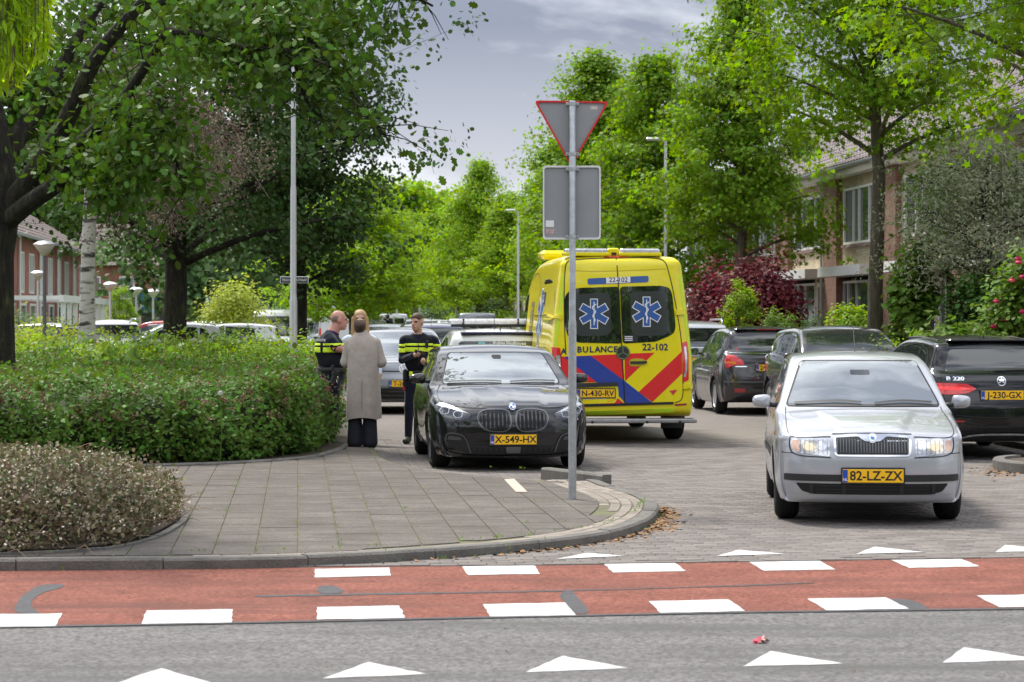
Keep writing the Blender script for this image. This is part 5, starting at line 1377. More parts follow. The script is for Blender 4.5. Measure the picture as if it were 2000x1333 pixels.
# ---------------------------------------------------------------- black hatchback parked nose towards us
BMW = dict(ridge=((2.0, .36, .9, .50, .04, .016, 0), (2.0, .02, .9, .22, .05, .008, 0)), paint=PA_BLACK, R=.325, rim=.24, ax=(1.32, -1.35), tum=.32, tum2=.12, shoulder=.035, bulge=.02, zw=.6, flare=.022, gap=.04,
    w=[(2.165, .76), (2.0, .83), (1.6, .885), (1.2, .895), (.3, .89), (-1.0, .895), (-1.6, .88), (-2.16, .79)],
    belt=[(2.165, .70), (1.7, .80), (1.1, .90), (.3, .935), (-1.2, .975), (-2.16, 1.0)],
    up=[(2.165, .43, -.16, -.10, 0, .05), (2.16, .50, -.16, -.10, 0, .05), (2.14, .58, -.17, -.10, 0, .05), (2.10, .65, -.18, -.10, .004, .05), (2.05, .70, -.19, -.08, .01, .05), (1.9, .755, -.15, -.05, .02, .07), (1.55, .835, -.08, 0, .03, .08), (1.15, .90, -.06, 0, .03, .07),
        (.84, .938, -.07, 0, .02, .05), (.52, 1.09, -.10, 0, .01, .045), (.2, 1.23, -.09, 0, .012, .05), (-.05, 1.32, -.06, 0, .02, .06), (-.35, 1.375, -.03, 0, .035, .08), (-.8, 1.395, 0, 0, .04, .09), (-1.3, 1.375, 0, 0, .04, .09), (-1.75, 1.325, .0, 0, .03, .07), (-1.88, 1.26, .04, .02, .02, .05),
        (-2.0, 1.07, .07, .03, .01, .05), (-2.06, .95, .09, .05, 0, .05), (-2.12, .80, .10, .07, 0, .05), (-2.15, .62, .10, .07, 0, .05), (-2.16, .5, .10, .07, 0, .05)],
    lo=[(2.165, .43, -.16, -.10, 0, .05), (2.16, .33, -.16, -.10, 0, .05), (2.15, .22, -.15, -.09, 0, .03), (2.11, .165, -.14, -.08, 0, .03), (1.8, .165, 0, 0, 0, .03), (-1.7, .2, 0, 0, 0, .03), (-2.05, .25, .08, .05, 0, .04), (-2.14, .38, .10, .07, 0, .05), (-2.16, .5, .10, .07, 0, .05)])
c = Car('black_hatchback', BMW, 'shiny black hatchback parked facing us with wide kidney-shaped grilles', 'car', res=1.6); BMWC = c
c.patch('windscreen_seal', [(-.715, .940), (.715, .940), (.575, 1.305), (-.575, 1.305)], 'f', M_SEAL, off=.001, rnd_=.05)
c.patch('windscreen', [(-.695, .945), (.695, .945), (.56, 1.294), (-.56, 1.294)], 'f', M_WIND, off=.004, rnd_=.05)
c.patch('rear_window', [(-.58, 1.03), (.58, 1.03), (.52, 1.24), (-.52, 1.24)], 'r', M_GLASS, rnd_=.05)
c.mpatch('side_window', [(.58, .965), (-.26, .985), (-.29, 1.29), (.05, 1.24), (.33, 1.12)], 'R', M_GLASS, rnd_=.03)
c.mpatch('side_window', [(-.32, .985), (-1.25, 1.02), (-1.12, 1.19), (-.8, 1.28), (-.34, 1.295)], 'R', M_GLASS, rnd_=.03)
kid = [(.028, .60), (.05, .655), (.11, .678), (.30, .676), (.36, .655), (.392, .60), (.375, .53), (.32, .47), (.22, .448), (.09, .452), (.045, .478), (.028, .53)]
kin = [(.21 + (a_ - .21) * .91, .563 + (b_ - .563) * .88) for a_, b_ in kid]
c.mpatch('kidney_surround', kid, 'f', M_GLOSSB, off=.018, skirt=.03, rnd_=.03)
c.mpatch('kidney_grille', kin, 'f', M_SEAL, off=.0195, skirt=.003, rnd_=.03)
M_KRIM = mat('kidney_rim', (.16, .16, .17), .22, metal=.8)
for sg in (-1, 1): c.line('kidney_rim', [(sg * a_, b_) for a_, b_ in kid + kid[:1]], 'f', M_KRIM, w_=.013, off=.026)
for k in range(7):
    x = .075 + k * .045
    zs = [z for z in np.arange(.45, .68, .005) if in_poly(np.array([x]), np.array([z]), kin)[0]]
    for sg in (-1, 1):
        c.line('kidney_slat', [(sg * x, min(zs)), (sg * x, (min(zs) + max(zs)) / 2), (sg * x, max(zs))], 'f', M_GLOSSB, w_=.016, off=.030)
HLp = [(.85, .722), (.80, .752), (.745, .752), (.60, .695), (.47, .640), (.495, .578), (.63, .572), (.76, .605), (.835, .655)]
c.mpatch('headlight', HLp, 'f', M_LAMPD, off=.006, rnd_=.015)
M_DRL = mat('daylight_strip', (.50, .52, .56), .3, metal=.4, coat=.5)
c.mpatch('light_brow', [(.838, .728), (.80, .748), (.745, .747), (.60, .690), (.485, .640), (.60, .667), (.73, .712), (.79, .715)], 'f', M_DRL, off=.010, skirt=.005, rnd_=.006)
for sg in (-1, 1):
    for lx, lz in ((.745, .672), (.605, .632)):
        pts = [(lx - .052, lz + .030), (lx + .03, lz + .040), (lx + .062, lz), (lx + .035, lz - .040), (lx - .038, lz - .034)]
        pi = [(lx + (a_ - lx) * .80, lz + (b_ - lz) * .80) for a_, b_ in pts]
        c.patch('light_ring', [(sg * a_, b_) for a_, b_ in pts][::sg], 'f', M_DRL, off=.0085, skirt=.003, rnd_=.012)
        c.patch('light_lens', [(sg * a_, b_) for a_, b_ in pi][::sg], 'f', mat('projector_lens', (.05, .055, .065), .05, metal=.5, coat=1), off=.011, skirt=.003, rnd_=.012)
badge(c, 'f', 0, .713, .038, field=mat('badge_blue2', (.04, .12, .38), .3))
c.patch('badge_quarter', [(0, .713), (.026, .713), (.018, .731), (0, .739)], 'f', M_WHITE, off=.0245, skirt=.002)
c.patch('badge_quarter', [(0, .713), (-.026, .713), (-.018, .695), (0, .687)], 'f', M_WHITE, off=.0245, skirt=.002)
c.patch('lower_intake', [(-.50, .29), (.50, .29), (.44, .19), (-.44, .19)], 'f', M_SEAL, off=.006, rnd_=.02)
for k in range(-7, 8): c.line('intake_mesh', [(k * .062 - .02, .195), (k * .062 + .02, .285)], 'f', M_BLACK, w_=.008, off=.011); c.line('intake_mesh', [(k * .062 + .02, .195), (k * .062 - .02, .285)], 'f', M_BLACK, w_=.008, off=.0112)
c.patch('radar_cover', [(-.085, .275), (.085, .275), (.075, .208), (-.075, .208)], 'f', M_GREYP if 'M_GREYP' in globals() else mat('grey_plastic', (.09, .09, .095), .5), off=.016, rnd_=.015)
c.mpatch('side_intake', [(.725, .415), (.555, .395), (.475, .215), (.50, .20), (.69, .27), (.735, .34)], 'f', M_SEAL, off=.006, rnd_=.03)
c.line('intake_edge', [(.735, .345), (.725, .415), (.555, .397), (.47, .21)], 'f', mat('satin_dark', (.10, .10, .11), .3, metal=.6), w_=.016, off=.012, mirror=True)
c.mpatch('fog_insert', [(.71, .395), (.585, .382), (.565, .345), (.72, .352)], 'f', M_LAMPD, off=.012, rnd_=.01)
c.mpatch('air_curtain', [(.83, .50), (.795, .50), (.765, .28), (.80, .255), (.835, .30)], 'f', M_SEAL, off=.006, rnd_=.02)
c.line('splitter_edge', [(.84, .245), (.64, .19), (.45, .176), (.0, .172), (-.45, .176), (-.64, .19), (-.84, .245)], 'f', M_GLOSSB, w_=.022, off=.014)
c.plate('X-549-HX', 'f', .357)
c.line('hood_gap', [(.0, .690), (.35, .705), (.58, .715), (.78, .77), (.80, .84), (.72, .935)], 'f', mirror=True, w_=.006)
c.line('wiper', [(.64, .955), (.2, .968), (.0, .958)], 'f', M_BLACK, w_=.016, off=.02); c.line('wiper', [(-.1, .955), (-.4, .968), (-.64, .962)], 'f', M_BLACK, w_=.016, off=.02)
c.line('door_gap', [(.80, .32), (.82, .6), (.70, .95)], 'R', mirror=True); c.line('door_gap', [(-.28, .32), (-.30, .98)], 'R', mirror=True)
c.wheels(M_DARKRIM, 10, wdt=.225); c.mirrors(.50, 1.0, m_=M_GLOSSB, w_=.19, h=.12, out=.05)
c.patch('camera_pod', [(-.06, 1.27), (.06, 1.27), (.05, 1.225), (-.05, 1.225)], 'f', M_SEAL, off=.006, rnd_=.02)
X0 = P(1003, 27.1); c.place((X0.x - .1025 * 2.16, 27.1 + 2.16, 0), math.pi + .102)

# ---------------------------------------------------------------- ambulance
d0 = 33.0; k_ = d0 / F; AC = 1218
AMB = dict(paint=PA_YEL, R=.345, rim=.21, ax=(1.97, -1.70), tum=.085, tum2=.02, shoulder=.0, bulge=.006, zw=.9, tuck=.3, flare=.01, zl=.5,
    w=[(2.97, .80), (2.7, .92), (2.3, .98), (1.5, 1.0), (-2.5, 1.0), (-2.97, .975)],
    belt=[(2.97, .95), (2.0, 1.15), (-2.97, 1.15)],
    up=[(2.97, .55, -.2, -.1, 0, .06), (2.95, .75, -.2, -.1, 0, .06), (2.90, .95, -.2, -.1, .01, .06), (2.75, 1.06, -.15, -.05, .03, .08), (2.35, 1.22, -.08, 0, .04, .08), (1.75, 1.86, -.1, 0, .01, .07), (1.45, 2.16, -.1, 0, .02, .1), (1.15, 2.36, -.08, 0, .03, .13), (.75, 2.50, -.05, 0, .04, .15), (.2, 2.57, 0, 0, .04, .15),
        (-1.5, 2.60, 0, 0, .04, .15), (-2.5, 2.59, 0, 0, .04, .14), (-2.72, 2.565, .0, 0, .04, .13), (-2.83, 2.50, .03, .02, .03, .11), (-2.875, 2.36, .05, .05, 0, .09), (-2.92, 1.6, .05, .05, 0, .08), (-2.945, 1.0, .05, .05, 0, .08), (-2.965, .62, .05, .05, 0, .08), (-2.97, .55, .05, .05, 0, .08)],
    lo=[(2.97, .55, -.2, -.1, 0, .06), (2.96, .4, -.2, -.1, 0, .06), (2.9, .27, -.2, -.1, 0, .05), (2.6, .26, 0, 0, 0, .04), (-2.6, .36, 0, 0, 0, .04), (-2.88, .38, .05, .05, 0, .04), (-2.95, .44, .05, .05, 0, .06), (-2.97, .55, .05, .05, 0, .08)])
c = Car('ambulance', AMB, 'yellow ambulance van with blue and red chevrons seen from behind', 'ambulance'); AM = c
def az(x, y): return ((980 + .315 * x - AC) * k_, H - (460 + .315 * y - HY) * k_)     # enlarged-crop pixels to rear-view metres
M_ARED = mat('reflective_red', (.70, .012, .015), .35, coat=.3); M_ABLUE = mat('reflective_blue', (.015, .045, .30), .35, coat=.3); M_ABLUE2 = mat('print_blue', (.03, .10, .33), .4, coat=.3)
M_NAVY = mat('navy_print', (.01, .015, .07), .45); M_FLUO = mat('reflective_lime', (.62, .85, .03), .4); M_AGLASS = mat('ambulance_glass', (.012, .014, .014), .02, spec=.7, ior=1.9)
M_STEP = mat('step_metal', (.34, .33, .33), .4, metal=.7, var=.2, vs_=12)
wl = [az(395, 380), az(430, 335), az(500, 325), az(733, 318), az(748, 672), az(470, 665), az(412, 628), az(396, 560)]
wr = [az(737, 318), az(1000, 312), az(1052, 325), az(1068, 370), az(1088, 560), az(1080, 605), az(1035, 630), az(960, 660), az(752, 672)]
c.patch('rear_window', wl, 'r', M_AGLASS, off=.006, rnd_=.05); c.patch('rear_window', wr, 'r', M_AGLASS, off=.006, rnd_=.05)
M_AGL2 = mat('window_frost', (.05, .055, .055), .12, spec=.6)
c.patch('window_pane', [az(455, 365), az(660, 355), az(678, 380), az(680, 600), az(655, 622), az(480, 625), az(458, 600)], 'r', M_AGL2, off=.0072, skirt=.002, rnd_=.06)
c.patch('window_pane', [az(800, 350), az(1010, 345), az(1026, 365), az(1040, 600), az(1015, 622), az(840, 625), az(808, 600)], 'r', M_AGL2, off=.0072, skirt=.002, rnd_=.06)
def star(cx_, cz, r, ax='r', off=.009, sx=1.):
    rots = [math.radians(a_) for a_ in (90, 30, -30, -90, -150, 150)]
    def arms(hw, rr):
        pts = []
        for a_ in rots:
            u = (math.cos(a_), math.sin(a_)); v = (-u[1], u[0]); rin = hw / math.tan(math.radians(30)) 
            pts += [(u[0] * rr + v[0] * hw, u[1] * rr + v[1] * hw), (u[0] * rr - v[0] * hw, u[1] * rr - v[1] * hw)]
            bx = a_ - math.radians(30); q = hw / math.sin(math.radians(30)); pts.append((q * math.cos(bx), q * math.sin(bx)))
        return [(cx_ + p[0] * sx, cz + p[1]) for p in pts]
    c.patch('star_border', arms(r * .26, r), ax, M_WHITE, off=off, skirt=.002)
    c.patch('star_emblem', arms(r * .205, r * .945), ax, M_ABLUE2, off=off + .0012, skirt=.001)
    c.line('staff', [(cx_, cz - r * .75), (cx_, cz + r * .8)], ax, M_WHITE, w_=r * .06, off=off + .003)
    sn = [(cx_ + sx * r * .16 * math.sin(t * 2.3) * (.4 + .6 * (t / 6)), cz - r * .55 + r * 1.2 * t / 6) for t in np.linspace(0, 6, 16)]
    c.line('snake', sn, ax, M_WHITE, w_=r * .07, off=off + .0035)
star(*az(575, 487), .207); star(*az(904, 474), .207)
# stripes on the lower doors
def pl(nm, pts, m_, off): c.patch(nm, [az(*p) for p in pts], 'r', m_, off=off, skirt=.003, step=.12)
pl('red_stripe', [(370, 752), (556, 745), (754, 737), (757, 905), (700, 985), (590, 912), (480, 912), (370, 890)], M_ARED, .003)
pl('red_stripe', [(764, 735), (953, 728), (766, 905)], M_ARED, .003)
pl('red_stripe', [(850, 972), (1126, 722), (1128, 858), (935, 1036), (930, 1030)], M_ARED, .003)
pl('blue_stripe', [(388, 755), (552, 747), (757, 898), (766, 905), (932, 1036), (770, 1044), (730, 1000), (590, 912)], M_ABLUE, .0045)
pl('red_stripe', [(590, 1050), (722, 1012), (760, 1043), (700, 1047)], M_ARED, .006)
pl('blue_stripe', [(490, 1052), (592, 1044), (585, 1054)], M_ABLUE, .006)
pl('yellow_panel', [(420, 935), (720, 930), (726, 1000), (700, 1040), (420, 1048)], PA_YEL, .0055)
pl('plate_recess', [(440, 918), (720, 912), (724, 935), (440, 945)], M_BLACK, .03)
c.plate('N-430-RV', 'r', az(0, 980)[1], x=az(583, 0)[0], y=-2.965)
c.patch('sticker_strip', [az(500, 1008), az(652, 1004), az(652, 1014), az(500, 1018)], 'r', M_WHITE, off=.008, skirt=.003)
pl('door_split', [(717, 145), (722, 145), (767, 1044), (760, 1044)], M_SEAL, .010)
c.line('door_gap', [az(400, 740), az(392, 500), az(398, 240), az(415, 165), az(500, 148), az(715, 140), az(960, 140), az(1020, 158), az(1050, 240), az(1105, 520), az(1130, 720), az(1132, 880), az(1122, 1020), az(1080, 1040)], 'r', w_=.012)
c.line('door_gap', [az(370, 740), az(370, 890), az(372, 960)], 'r', w_=.012)
c.line('roof_rail_line', [az(425, 215), az(560, 222), az(900, 212), az(1030, 205)], 'r', mat('crease_yellow', (.6, .5, .01), .5), w_=.01, off=.006)
c.patch('unit_panel', [az(535, 268), az(918, 250), az(918, 290), az(538, 306)], 'r', M_ABLUE2, off=.006, rnd_=.03)
c.patch('unit_field', [az(652, 262), az(803, 256), az(803, 292), az(652, 299)], 'r', M_WHITE, off=.008, skirt=.003)
c.decal('unit_number', '22-102', 'r', az(728, 277), .092, M_NAVY, off=.0095, bold=.001)
c.decal('ambulance_lettering', 'A', 'r', az(387, 722), .112, M_NAVY, off=.006, bold=.0035)
c.decal('ambulance_lettering', 'M', 'r', az(440, 717), .112, M_NAVY, off=.006, bold=.0035)
for ch, x in zip('BULANCE', (483, 521, 558, 596, 634, 673, 708)): c.decal('ambulance_lettering', ch, 'r', az(x, 711 - (x - 480) * .012), .112, M_NAVY, off=.006, bold=.0035)
c.decal('unit_number', '22-102', 'r', az(957, 696), .128, M_NAVY, off=.006, bold=.0025)
ex = az(753, 727)
c.patch('emblem_disc', [(ex[0] + .095 * math.cos(t), ex[1] + .095 * math.sin(t)) for t in np.linspace(0, 6.283, 24, endpoint=False)], 'r', M_CHROME, off=.014, skirt=.014)
c.patch('emblem_field', [(ex[0] + .078 * math.cos(t), ex[1] + .078 * math.sin(t)) for t in np.linspace(0, 6.283, 24, endpoint=False)], 'r', M_BLACK, off=.016, skirt=.003)
for a_ in (90, 210, 330):
    t = math.radians(a_); c.line('emblem_spoke', [ex, (ex[0] + .08 * math.cos(t), ex[1] + .08 * math.sin(t))], 'r', M_CHROME, w_=.018, off=.020)
c.patch('handle_recess', [az(790, 795), az(800, 770), az(830, 764), az(880, 766), az(905, 785), az(885, 805), az(855, 814), az(800, 812)], 'r', mat('recess_yellow', (.5, .42, .01), .5), off=.006, rnd_=.02)
c.line('door_handle', [az(797, 790), az(850, 790), az(903, 788)], 'r', M_BLACK, w_=.035, off=.03)
c.patch('info_sticker', [az(755, 618), az(847, 615), az(847, 660), az(755, 663)], 'r', M_BLACK, off=.0095, skirt=.003)
for i_ in range(3): c.line('sticker_line', [az(765, 630 + i_ * 11), az(815, 629 + i_ * 11)], 'r', M_WHITE, w_=.012, off=.0105)
c.patch('brake_light', [az(640, 140), az(660, 128), az(785, 126), az(792, 140)], 'r', M_RED_D, off=.012, rnd_=.01)
c.patch('logo_flash', [az(1045, 965), az(1095, 960), az(1068, 992)], 'r', M_ARED, off=.006, skirt=.003); c.patch('logo_flash', [az(1058, 985), az(1085, 950), (az(1070, 975))], 'r', M_ABLUE2, off=.0075, skirt=.002)
for sd, pts in (('L', [(318, 692), (368, 700), (372, 870), (345, 862), (330, 840)]), ('R', [(1128, 668), (1156, 656), (1168, 720), (1168, 900), (1132, 915)])):
    c.patch('tail_light', [az(*p) for p in pts], 'r', M_RED_L, off=.012, rnd_=.02, step=.03)
c.line('tail_light_strip', [az(1145, 690), az(1152, 770), az(1150, 840), az(1142, 880)], 'r', M_LAMP, w_=.03, off=.018)
c.patch('reversing_light', [az(342, 745), az(366, 745), az(368, 840), az(346, 838)], 'r', M_LAMP, off=.016, rnd_=.01)
for p in ((352, 507), (1116, 475), (1160, 938)): c.patch('door_hinge', [az(p[0] - 28, p[1] + 20), az(p[0] + 26, p[1] + 17), az(p[0] + 26, p[1] - 17), az(p[0] - 28, p[1] - 15)], 'r', PA_YEL, off=.03, skirt=.035, rnd_=.01, smooth=False)
c.mpatch('reflective_edge', [(.78, 2.30), (.815, 2.32), (.955, 1.2), (.92, 1.2)], 'r', M_FLUO, off=.004, step=.06)
c.patch('bumper_reflector', [az(1080, 1048), az(1155, 1044), az(1155, 1056), az(1080, 1060)], 'r', M_RED_D, off=.006, rnd_=.006)
c.patch('bumper_band', [az(390, 1050), az(1070, 1034), az(1070, 1048), az(390, 1066)], 'r', M_BLACK, off=.012)
c.patch('lime_band', [az(450, 1092), az(1075, 1072), az(1075, 1100), az(450, 1118)], 'r', M_FLUO, off=.005)
# step, lamps, roof bar
a = MB(); zs = az(0, 1150)[1]
a.box((.04, -3.05, zs), (1.86, .2, .055), bev=.012)
for k in range(60): a.box((-.86 + k * .0305, -3.05, zs + .03), (.012, .17, .012))
a.tube([(.95, -3.05, zs - .004), (.995, -3.05, zs)], [.03, .026], 10)
a.build('rear_step', M_STEP, c.root)
for x in (-.45, .3, .75):
    a = MB(); a.tube([(x, -3.13, zs - .012), (x, -3.165, zs - .012)], .02, 10); a.build('step_sensor', M_BLACK, c.root)
for x in (-.6, .6): a = MB(); a.box((x, -2.8, zs), (.06, .42, .05)); a.build('step_bracket', M_BLACK, c.root)
for x0_, x1_ in ((400, 668), (750, 1000)):
    a = MB(); xa, xb = az(x0_, 0)[0], az(x1_, 0)[0]; a.box(((xa + xb) / 2, -2.66, 2.635), (xb - xa, .16, .07), bev=.02); a.build('light_bar', mat('light_bar_clear', (.55, .55, .62), .12, coat=1, var=.3, vs_=20), c.root)
    a = MB(); a.box(((xa + xb) / 2, -2.66, 2.59), (xb - xa + .04, .2, .05), bev=.01); a.build('light_bar_base', PA_YEL, c.root)
a = MB(); a.box((az(708, 0)[0], -2.62, 2.62), (.16, .16, .12), bev=.02); a.build('camera_pod', PA_YEL, c.root)
a = MB(); a.box((az(712, 0)[0], -2.702, 2.60), (.07, .02, .035), bev=.006); a.build('camera_lens', M_BLACK, c.root)
a = MB(); a.box((-.2, .6, 2.66), (1.2, .5, .14), bev=.05); a.build('roof_unit', PA_YEL, c.root)
for sg in (-1, 1):
    a = MB(); a.box((sg * .80, -2.05, .33), (.3, .02, .34), bev=.01); a.build('mud_flap', M_BLACK, c.root)
# left side
c.line('sliding_gap', [(.9, .5), (.95, 1.2), (.9, 2.2), (-.55, 2.2), (-.55, .5)], 'L', w_=.012)
c.line('sliding_rail', [(-.6, 1.28), (-2.3, 1.28)], 'L', M_BLACK, w_=.05, off=.02)
c.patch('side_unit_box', [(-1.5, 2.08), (-1.05, 2.08), (-1.05, 1.9), (-1.5, 1.9)], 'L', M_NAVY, off=.006); c.decal('side_number', '22', 'L', (-1.27, 1.99), .15, M_WHITE, off=.008)
c.patch('side_logo', [(.45, 1.95), (.0, 1.95), (.0, 1.5), (.45, 1.5)], 'L', mat('logo_brown', (.12, .09, .05), .5), off=.006)
c.decal('side_logo_text', '22', 'L', (.22, 1.72), .42, PA_YEL, off=.008)
star(-1.05, 1.72, .42, 'L', off=.006)
c.patch('side_window', [(1.0, 1.3), (2.0, 1.3), (1.75, 1.75), (1.45, 2.02), (1.05, 2.1)], 'L', M_GLASS, rnd_=.05); c.patch('side_window', [(1.0, 1.3), (2.0, 1.3), (1.75, 1.75), (1.45, 2.02), (1.05, 2.1)], 'R', M_GLASS, rnd_=.05)
c.patch('windscreen', [(-.8, 1.32), (.8, 1.32), (.72, 2.1), (-.72, 2.1)], 'f', M_GLASS, rnd_=.1)
c.mpatch('headlight', [(.6, .85), (.82, .95), (.8, .72), (.6, .7)], 'f', M_LAMP, rnd_=.03); c.patch('grille', [(-.5, .9), (.5, .9), (.45, .6), (-.45, .6)], 'f', M_BLACK, rnd_=.05)
c.wheels(M_STEP, 8, wdt=.23)
c.mirrors(1.72, 1.42, m_=M_BLACK, w_=.22, h=.38, d=.12, out=.14)
a = MB(); a.box((-.98, -2.45, 2.22), (.08, .09, .06), bev=.01); a.tube([(-.92, -2.45, 2.22), (-1.03, -2.45, 2.2)], .022, 8); a.build('side_lamp', M_BLACK, c.root)
X0 = P(AC, d0); c.place((X0.x + SDX * 2.97, d0 + 2.97, 0), S_ANG)

# ---------------------------------------------------------------- dark rear-facing family cars
def hatch_spec(pt, L=4.4, Wd=1.79, Ht=1.55, nose=.78, hood=.95, R=.32, wsb=.95, rfr=.0, rr=-1.55, tail=1.0, slope=.12, belt=(.98, 1.06), ax=None, tum=.3, rw=None):
    """a hatchback or MPV from a few measures"""
    h = L / 2; w_ = Wd / 2; T_ = Ht
    return dict(paint=pt, R=R, rim=R * .68, ax=ax or (h - .86, -h + .86), tum=tum, tum2=.1, shoulder=.03, bulge=.02, zw=.62, flare=.018,
        w=[(h, w_ * .84), (h - .2, w_ * .93), (h - .6, w_ * .985), (0, w_), (-h + .6, w_ * .99), (-h + .2, w_ * .955), (-h, w_ * .9)],
        belt=[(h, nose), (h - .8, belt[0] - .08), (.3, belt[0]), (-h, belt[1])],
        up=[(h, .5, -.15, -.1, 0, .05), (h - .015, .6, -.15, -.1, 0, .05), (h - .06, .7, -.15, -.1, 0, .05), (h - .16, nose, -.14, -.06, .01, .06), (h - .45, nose + (hood - nose) * .5, -.1, -.02, .03, .08), (wsb + .25, hood - .03, -.07, 0, .03, .07), (wsb, hood, -.07, 0, .02, .05),
            (wsb - .38, hood + (T_ - hood) * .45, -.1, 0, .01, .045), (rfr + .18, T_ - .12, -.08, 0, .012, .05), (rfr - .05, T_ - .045, -.05, 0, .03, .07), (rfr - .5, T_, -.0, 0, .045, .09), (-.9, T_, 0, 0, .045, .09), (rr + .25, T_ - .03, .0, 0, .04, .08), (rr - .1, T_ - .08, .03, 0, .03, .06),
            (rr - .2, T_ - .16, .05, .02, .02, .05), (-h + .14 + slope, tail + .08, .08, .04, .01, .05), (-h + .10, tail - .04, .09, .05, 0, .05), (-h + .06, tail - .2, .10, .06, 0, .05), (-h + .01, .66, .11, .07, 0, .05), (-h, .52, .11, .07, 0, .05)],
        lo=[(h, .5, -.15, -.1, 0, .05), (h - .01, .35, -.15, -.1, 0, .05), (h - .06, .24, -.14, -.08, 0, .04), (h - .3, .2, 0, 0, 0, .03), (-h + .35, .22, 0, 0, 0, .03), (-h + .1, .28, .1, .06, 0, .04), (-h + .02, .40, .11, .07, 0, .05), (-h, .52, .11, .07, 0, .05)])
def rear_basics(c, win, tl, plate_z, txt=None, sidew=True, fr=True, spoil=True, fog=(.50, .62, .42, .46)):
    sp = c.sp; h = c.L2
    c.patch('rear_window', win, 'r', M_GLASS, off=.004, rnd_=.06)
    c.mpatch('tail_light', tl, 'r', M_RED_L, off=.010, rnd_=.025, step=.03)
    if txt is not False: c.plate(txt, 'r', plate_z)
    if fog: c.mpatch('rear_reflector', [(fog[0], fog[2]), (fog[1], fog[2]), (fog[1], fog[3]), (fog[0], fog[3])], 'r', M_RED_D, off=.006, rnd_=.01)
    c.patch('bumper_lower', [(-.62, .32), (.62, .32), (.55, .235), (-.55, .235)], 'r', M_BLACK, off=.006, rnd_=.02)
    c.line('tailgate_gap', [(-.70, win[0][1] - .02), (-.72, tl[2][1] - .05), (-.60, .58), (-.5, .545), (.5, .545), (.60, .58), (.72, tl[2][1] - .05), (.70, win[0][1] - .02)], 'r', w_=.009)
    if fr:
        T_ = max(q[1] for q in sp['up']); hd = sp['up'][6][1]; c.patch('windscreen', [(-.735, hd + .02), (.735, hd + .02), (.615, T_ - .125), (-.615, T_ - .125)], 'f', M_GLASS, off=.004, rnd_=.06); c.patch('cowl', [(-.7, hd - .012), (.7, hd - .012), (.7, hd + .012), (-.7, hd + .012)], 'f', M_BLACK, off=.006)
        c.mpatch('headlight', [(.42, .76), (.74, .82), (.76, .72), (.44, .66)], 'f', M_LAMP, off=.006, rnd_=.02)
        c.patch('grille', [(-.38, .72), (.38, .72), (.34, .58), (-.34, .58)], 'f', M_BLACK, off=.006, rnd_=.03)
        c.patch('lower_intake', [(-.6, .40), (.6, .40), (.5, .28), (-.5, .28)], 'f', M_BLACK, off=.005, rnd_=.03)
def side_glass(c, b0, b1, top, ys, chrome=False):
    """ys: window edges from front to rear"""
    for i, (ya, yb, ta, tb) in enumerate(ys):
        c.mpatch('side_window', [(ya, b0), (yb, b1), (tb[0], tb[1]), (ta[0], ta[1])], 'R', M_GLASS, rnd_=.04)
# black MPV with the plate J-230-GX
c = Car('black_people_carrier', hatch_spec(PA_BLACK, 4.39, 1.80, 1.50, nose=.82, hood=1.0, rr=-1.62, tail=1.04), 'black people carrier with plate J-230-GX seen from behind at the right edge', 'car'); BCL = c
rear_basics(c, [(-.64, 1.045), (.64, 1.045), (.56, 1.335), (-.56, 1.335)], [(.30, .865), (.42, .925), (.66, .935), (.79, .935), (.80, .87), (.76, .805), (.62, .795), (.42, .81)], .79, 'J-230-GX', fog=(.46, .60, .468, .488))
c.mpatch('tail_light_core', [(.36, .865), (.48, .885), (.78, .90), (.80, .865), (.5, .845)], 'r', mat('tail_glow', (.75, .03, .03), .1, coat=1, emit=(1, .05, .04), es=.35), off=.013, skirt=.003)
c.line('chrome_strip', [(-.72, .27), (-.58, .23), (-.42, .30), (0, .325), (.42, .30), (.58, .23), (.72, .27)], 'r', M_CHROME, w_=.022, off=.014)
c.mpatch('exhaust_tip', [(.46, .285), (.68, .30), (.66, .235), (.56, .215)], 'r', M_CHROME, off=.012, rnd_=.01); c.mpatch('exhaust_hole', [(.49, .279), (.665, .29), (.65, .243), (.57, .228)], 'r', M_SEAL, off=.0145, skirt=.003, rnd_=.01)
c.decal('model_lettering', 'B 220', 'r', (-.55, .985), .060, M_CHROME, off=.008, bold=.002, sx=1.5)
ex = (.0, .955)
c.patch('emblem_ring', [(ex[0] + .055 * math.cos(t), ex[1] + .055 * math.sin(t)) for t in np.linspace(0, 6.283, 24, endpoint=False)], 'r', M_CHROME, off=.012, skirt=.012)
c.patch('emblem_field', [(ex[0] + .046 * math.cos(t), ex[1] + .046 * math.sin(t)) for t in np.linspace(0, 6.283, 24, endpoint=False)], 'r', M_GLOSSB, off=.014, skirt=.003)
for a_ in (90, 210, 330): t = math.radians(a_); c.line('emblem_spoke', [ex, (ex[0] + .05 * math.cos(t), ex[1] + .05 * math.sin(t))], 'r', M_CHROME, w_=.012, off=.018)
c.line('rear_wiper', [(-.05, 1.075), (.25, 1.085), (.5, 1.08)], 'r', M_BLACK, w_=.022, off=.025)
side_glass(c, 1.02, 1.06, 1.3, [(.5, -.28, (.08, 1.28), (-.3, 1.37)), (-.34, -1.15, (-.36, 1.37), (-1.05, 1.35)), (-1.2, -1.55, (-1.12, 1.34), (-1.4, 1.28))])
c.line('window_chrome', [(.5, 1.0), (-1.15, 1.04), (-1.62, 1.08), (-1.55, 1.25), (-1.3, 1.36), (-.8, 1.395), (-.1, 1.36)], 'R', M_CHROME, w_=.02, off=.008, mirror=True)
a = MB(); a.box((0, -1.66, 1.445), (1.08, .2, .03), bev=.012); a.build('roof_spoiler', PA_BLACK, c.root)
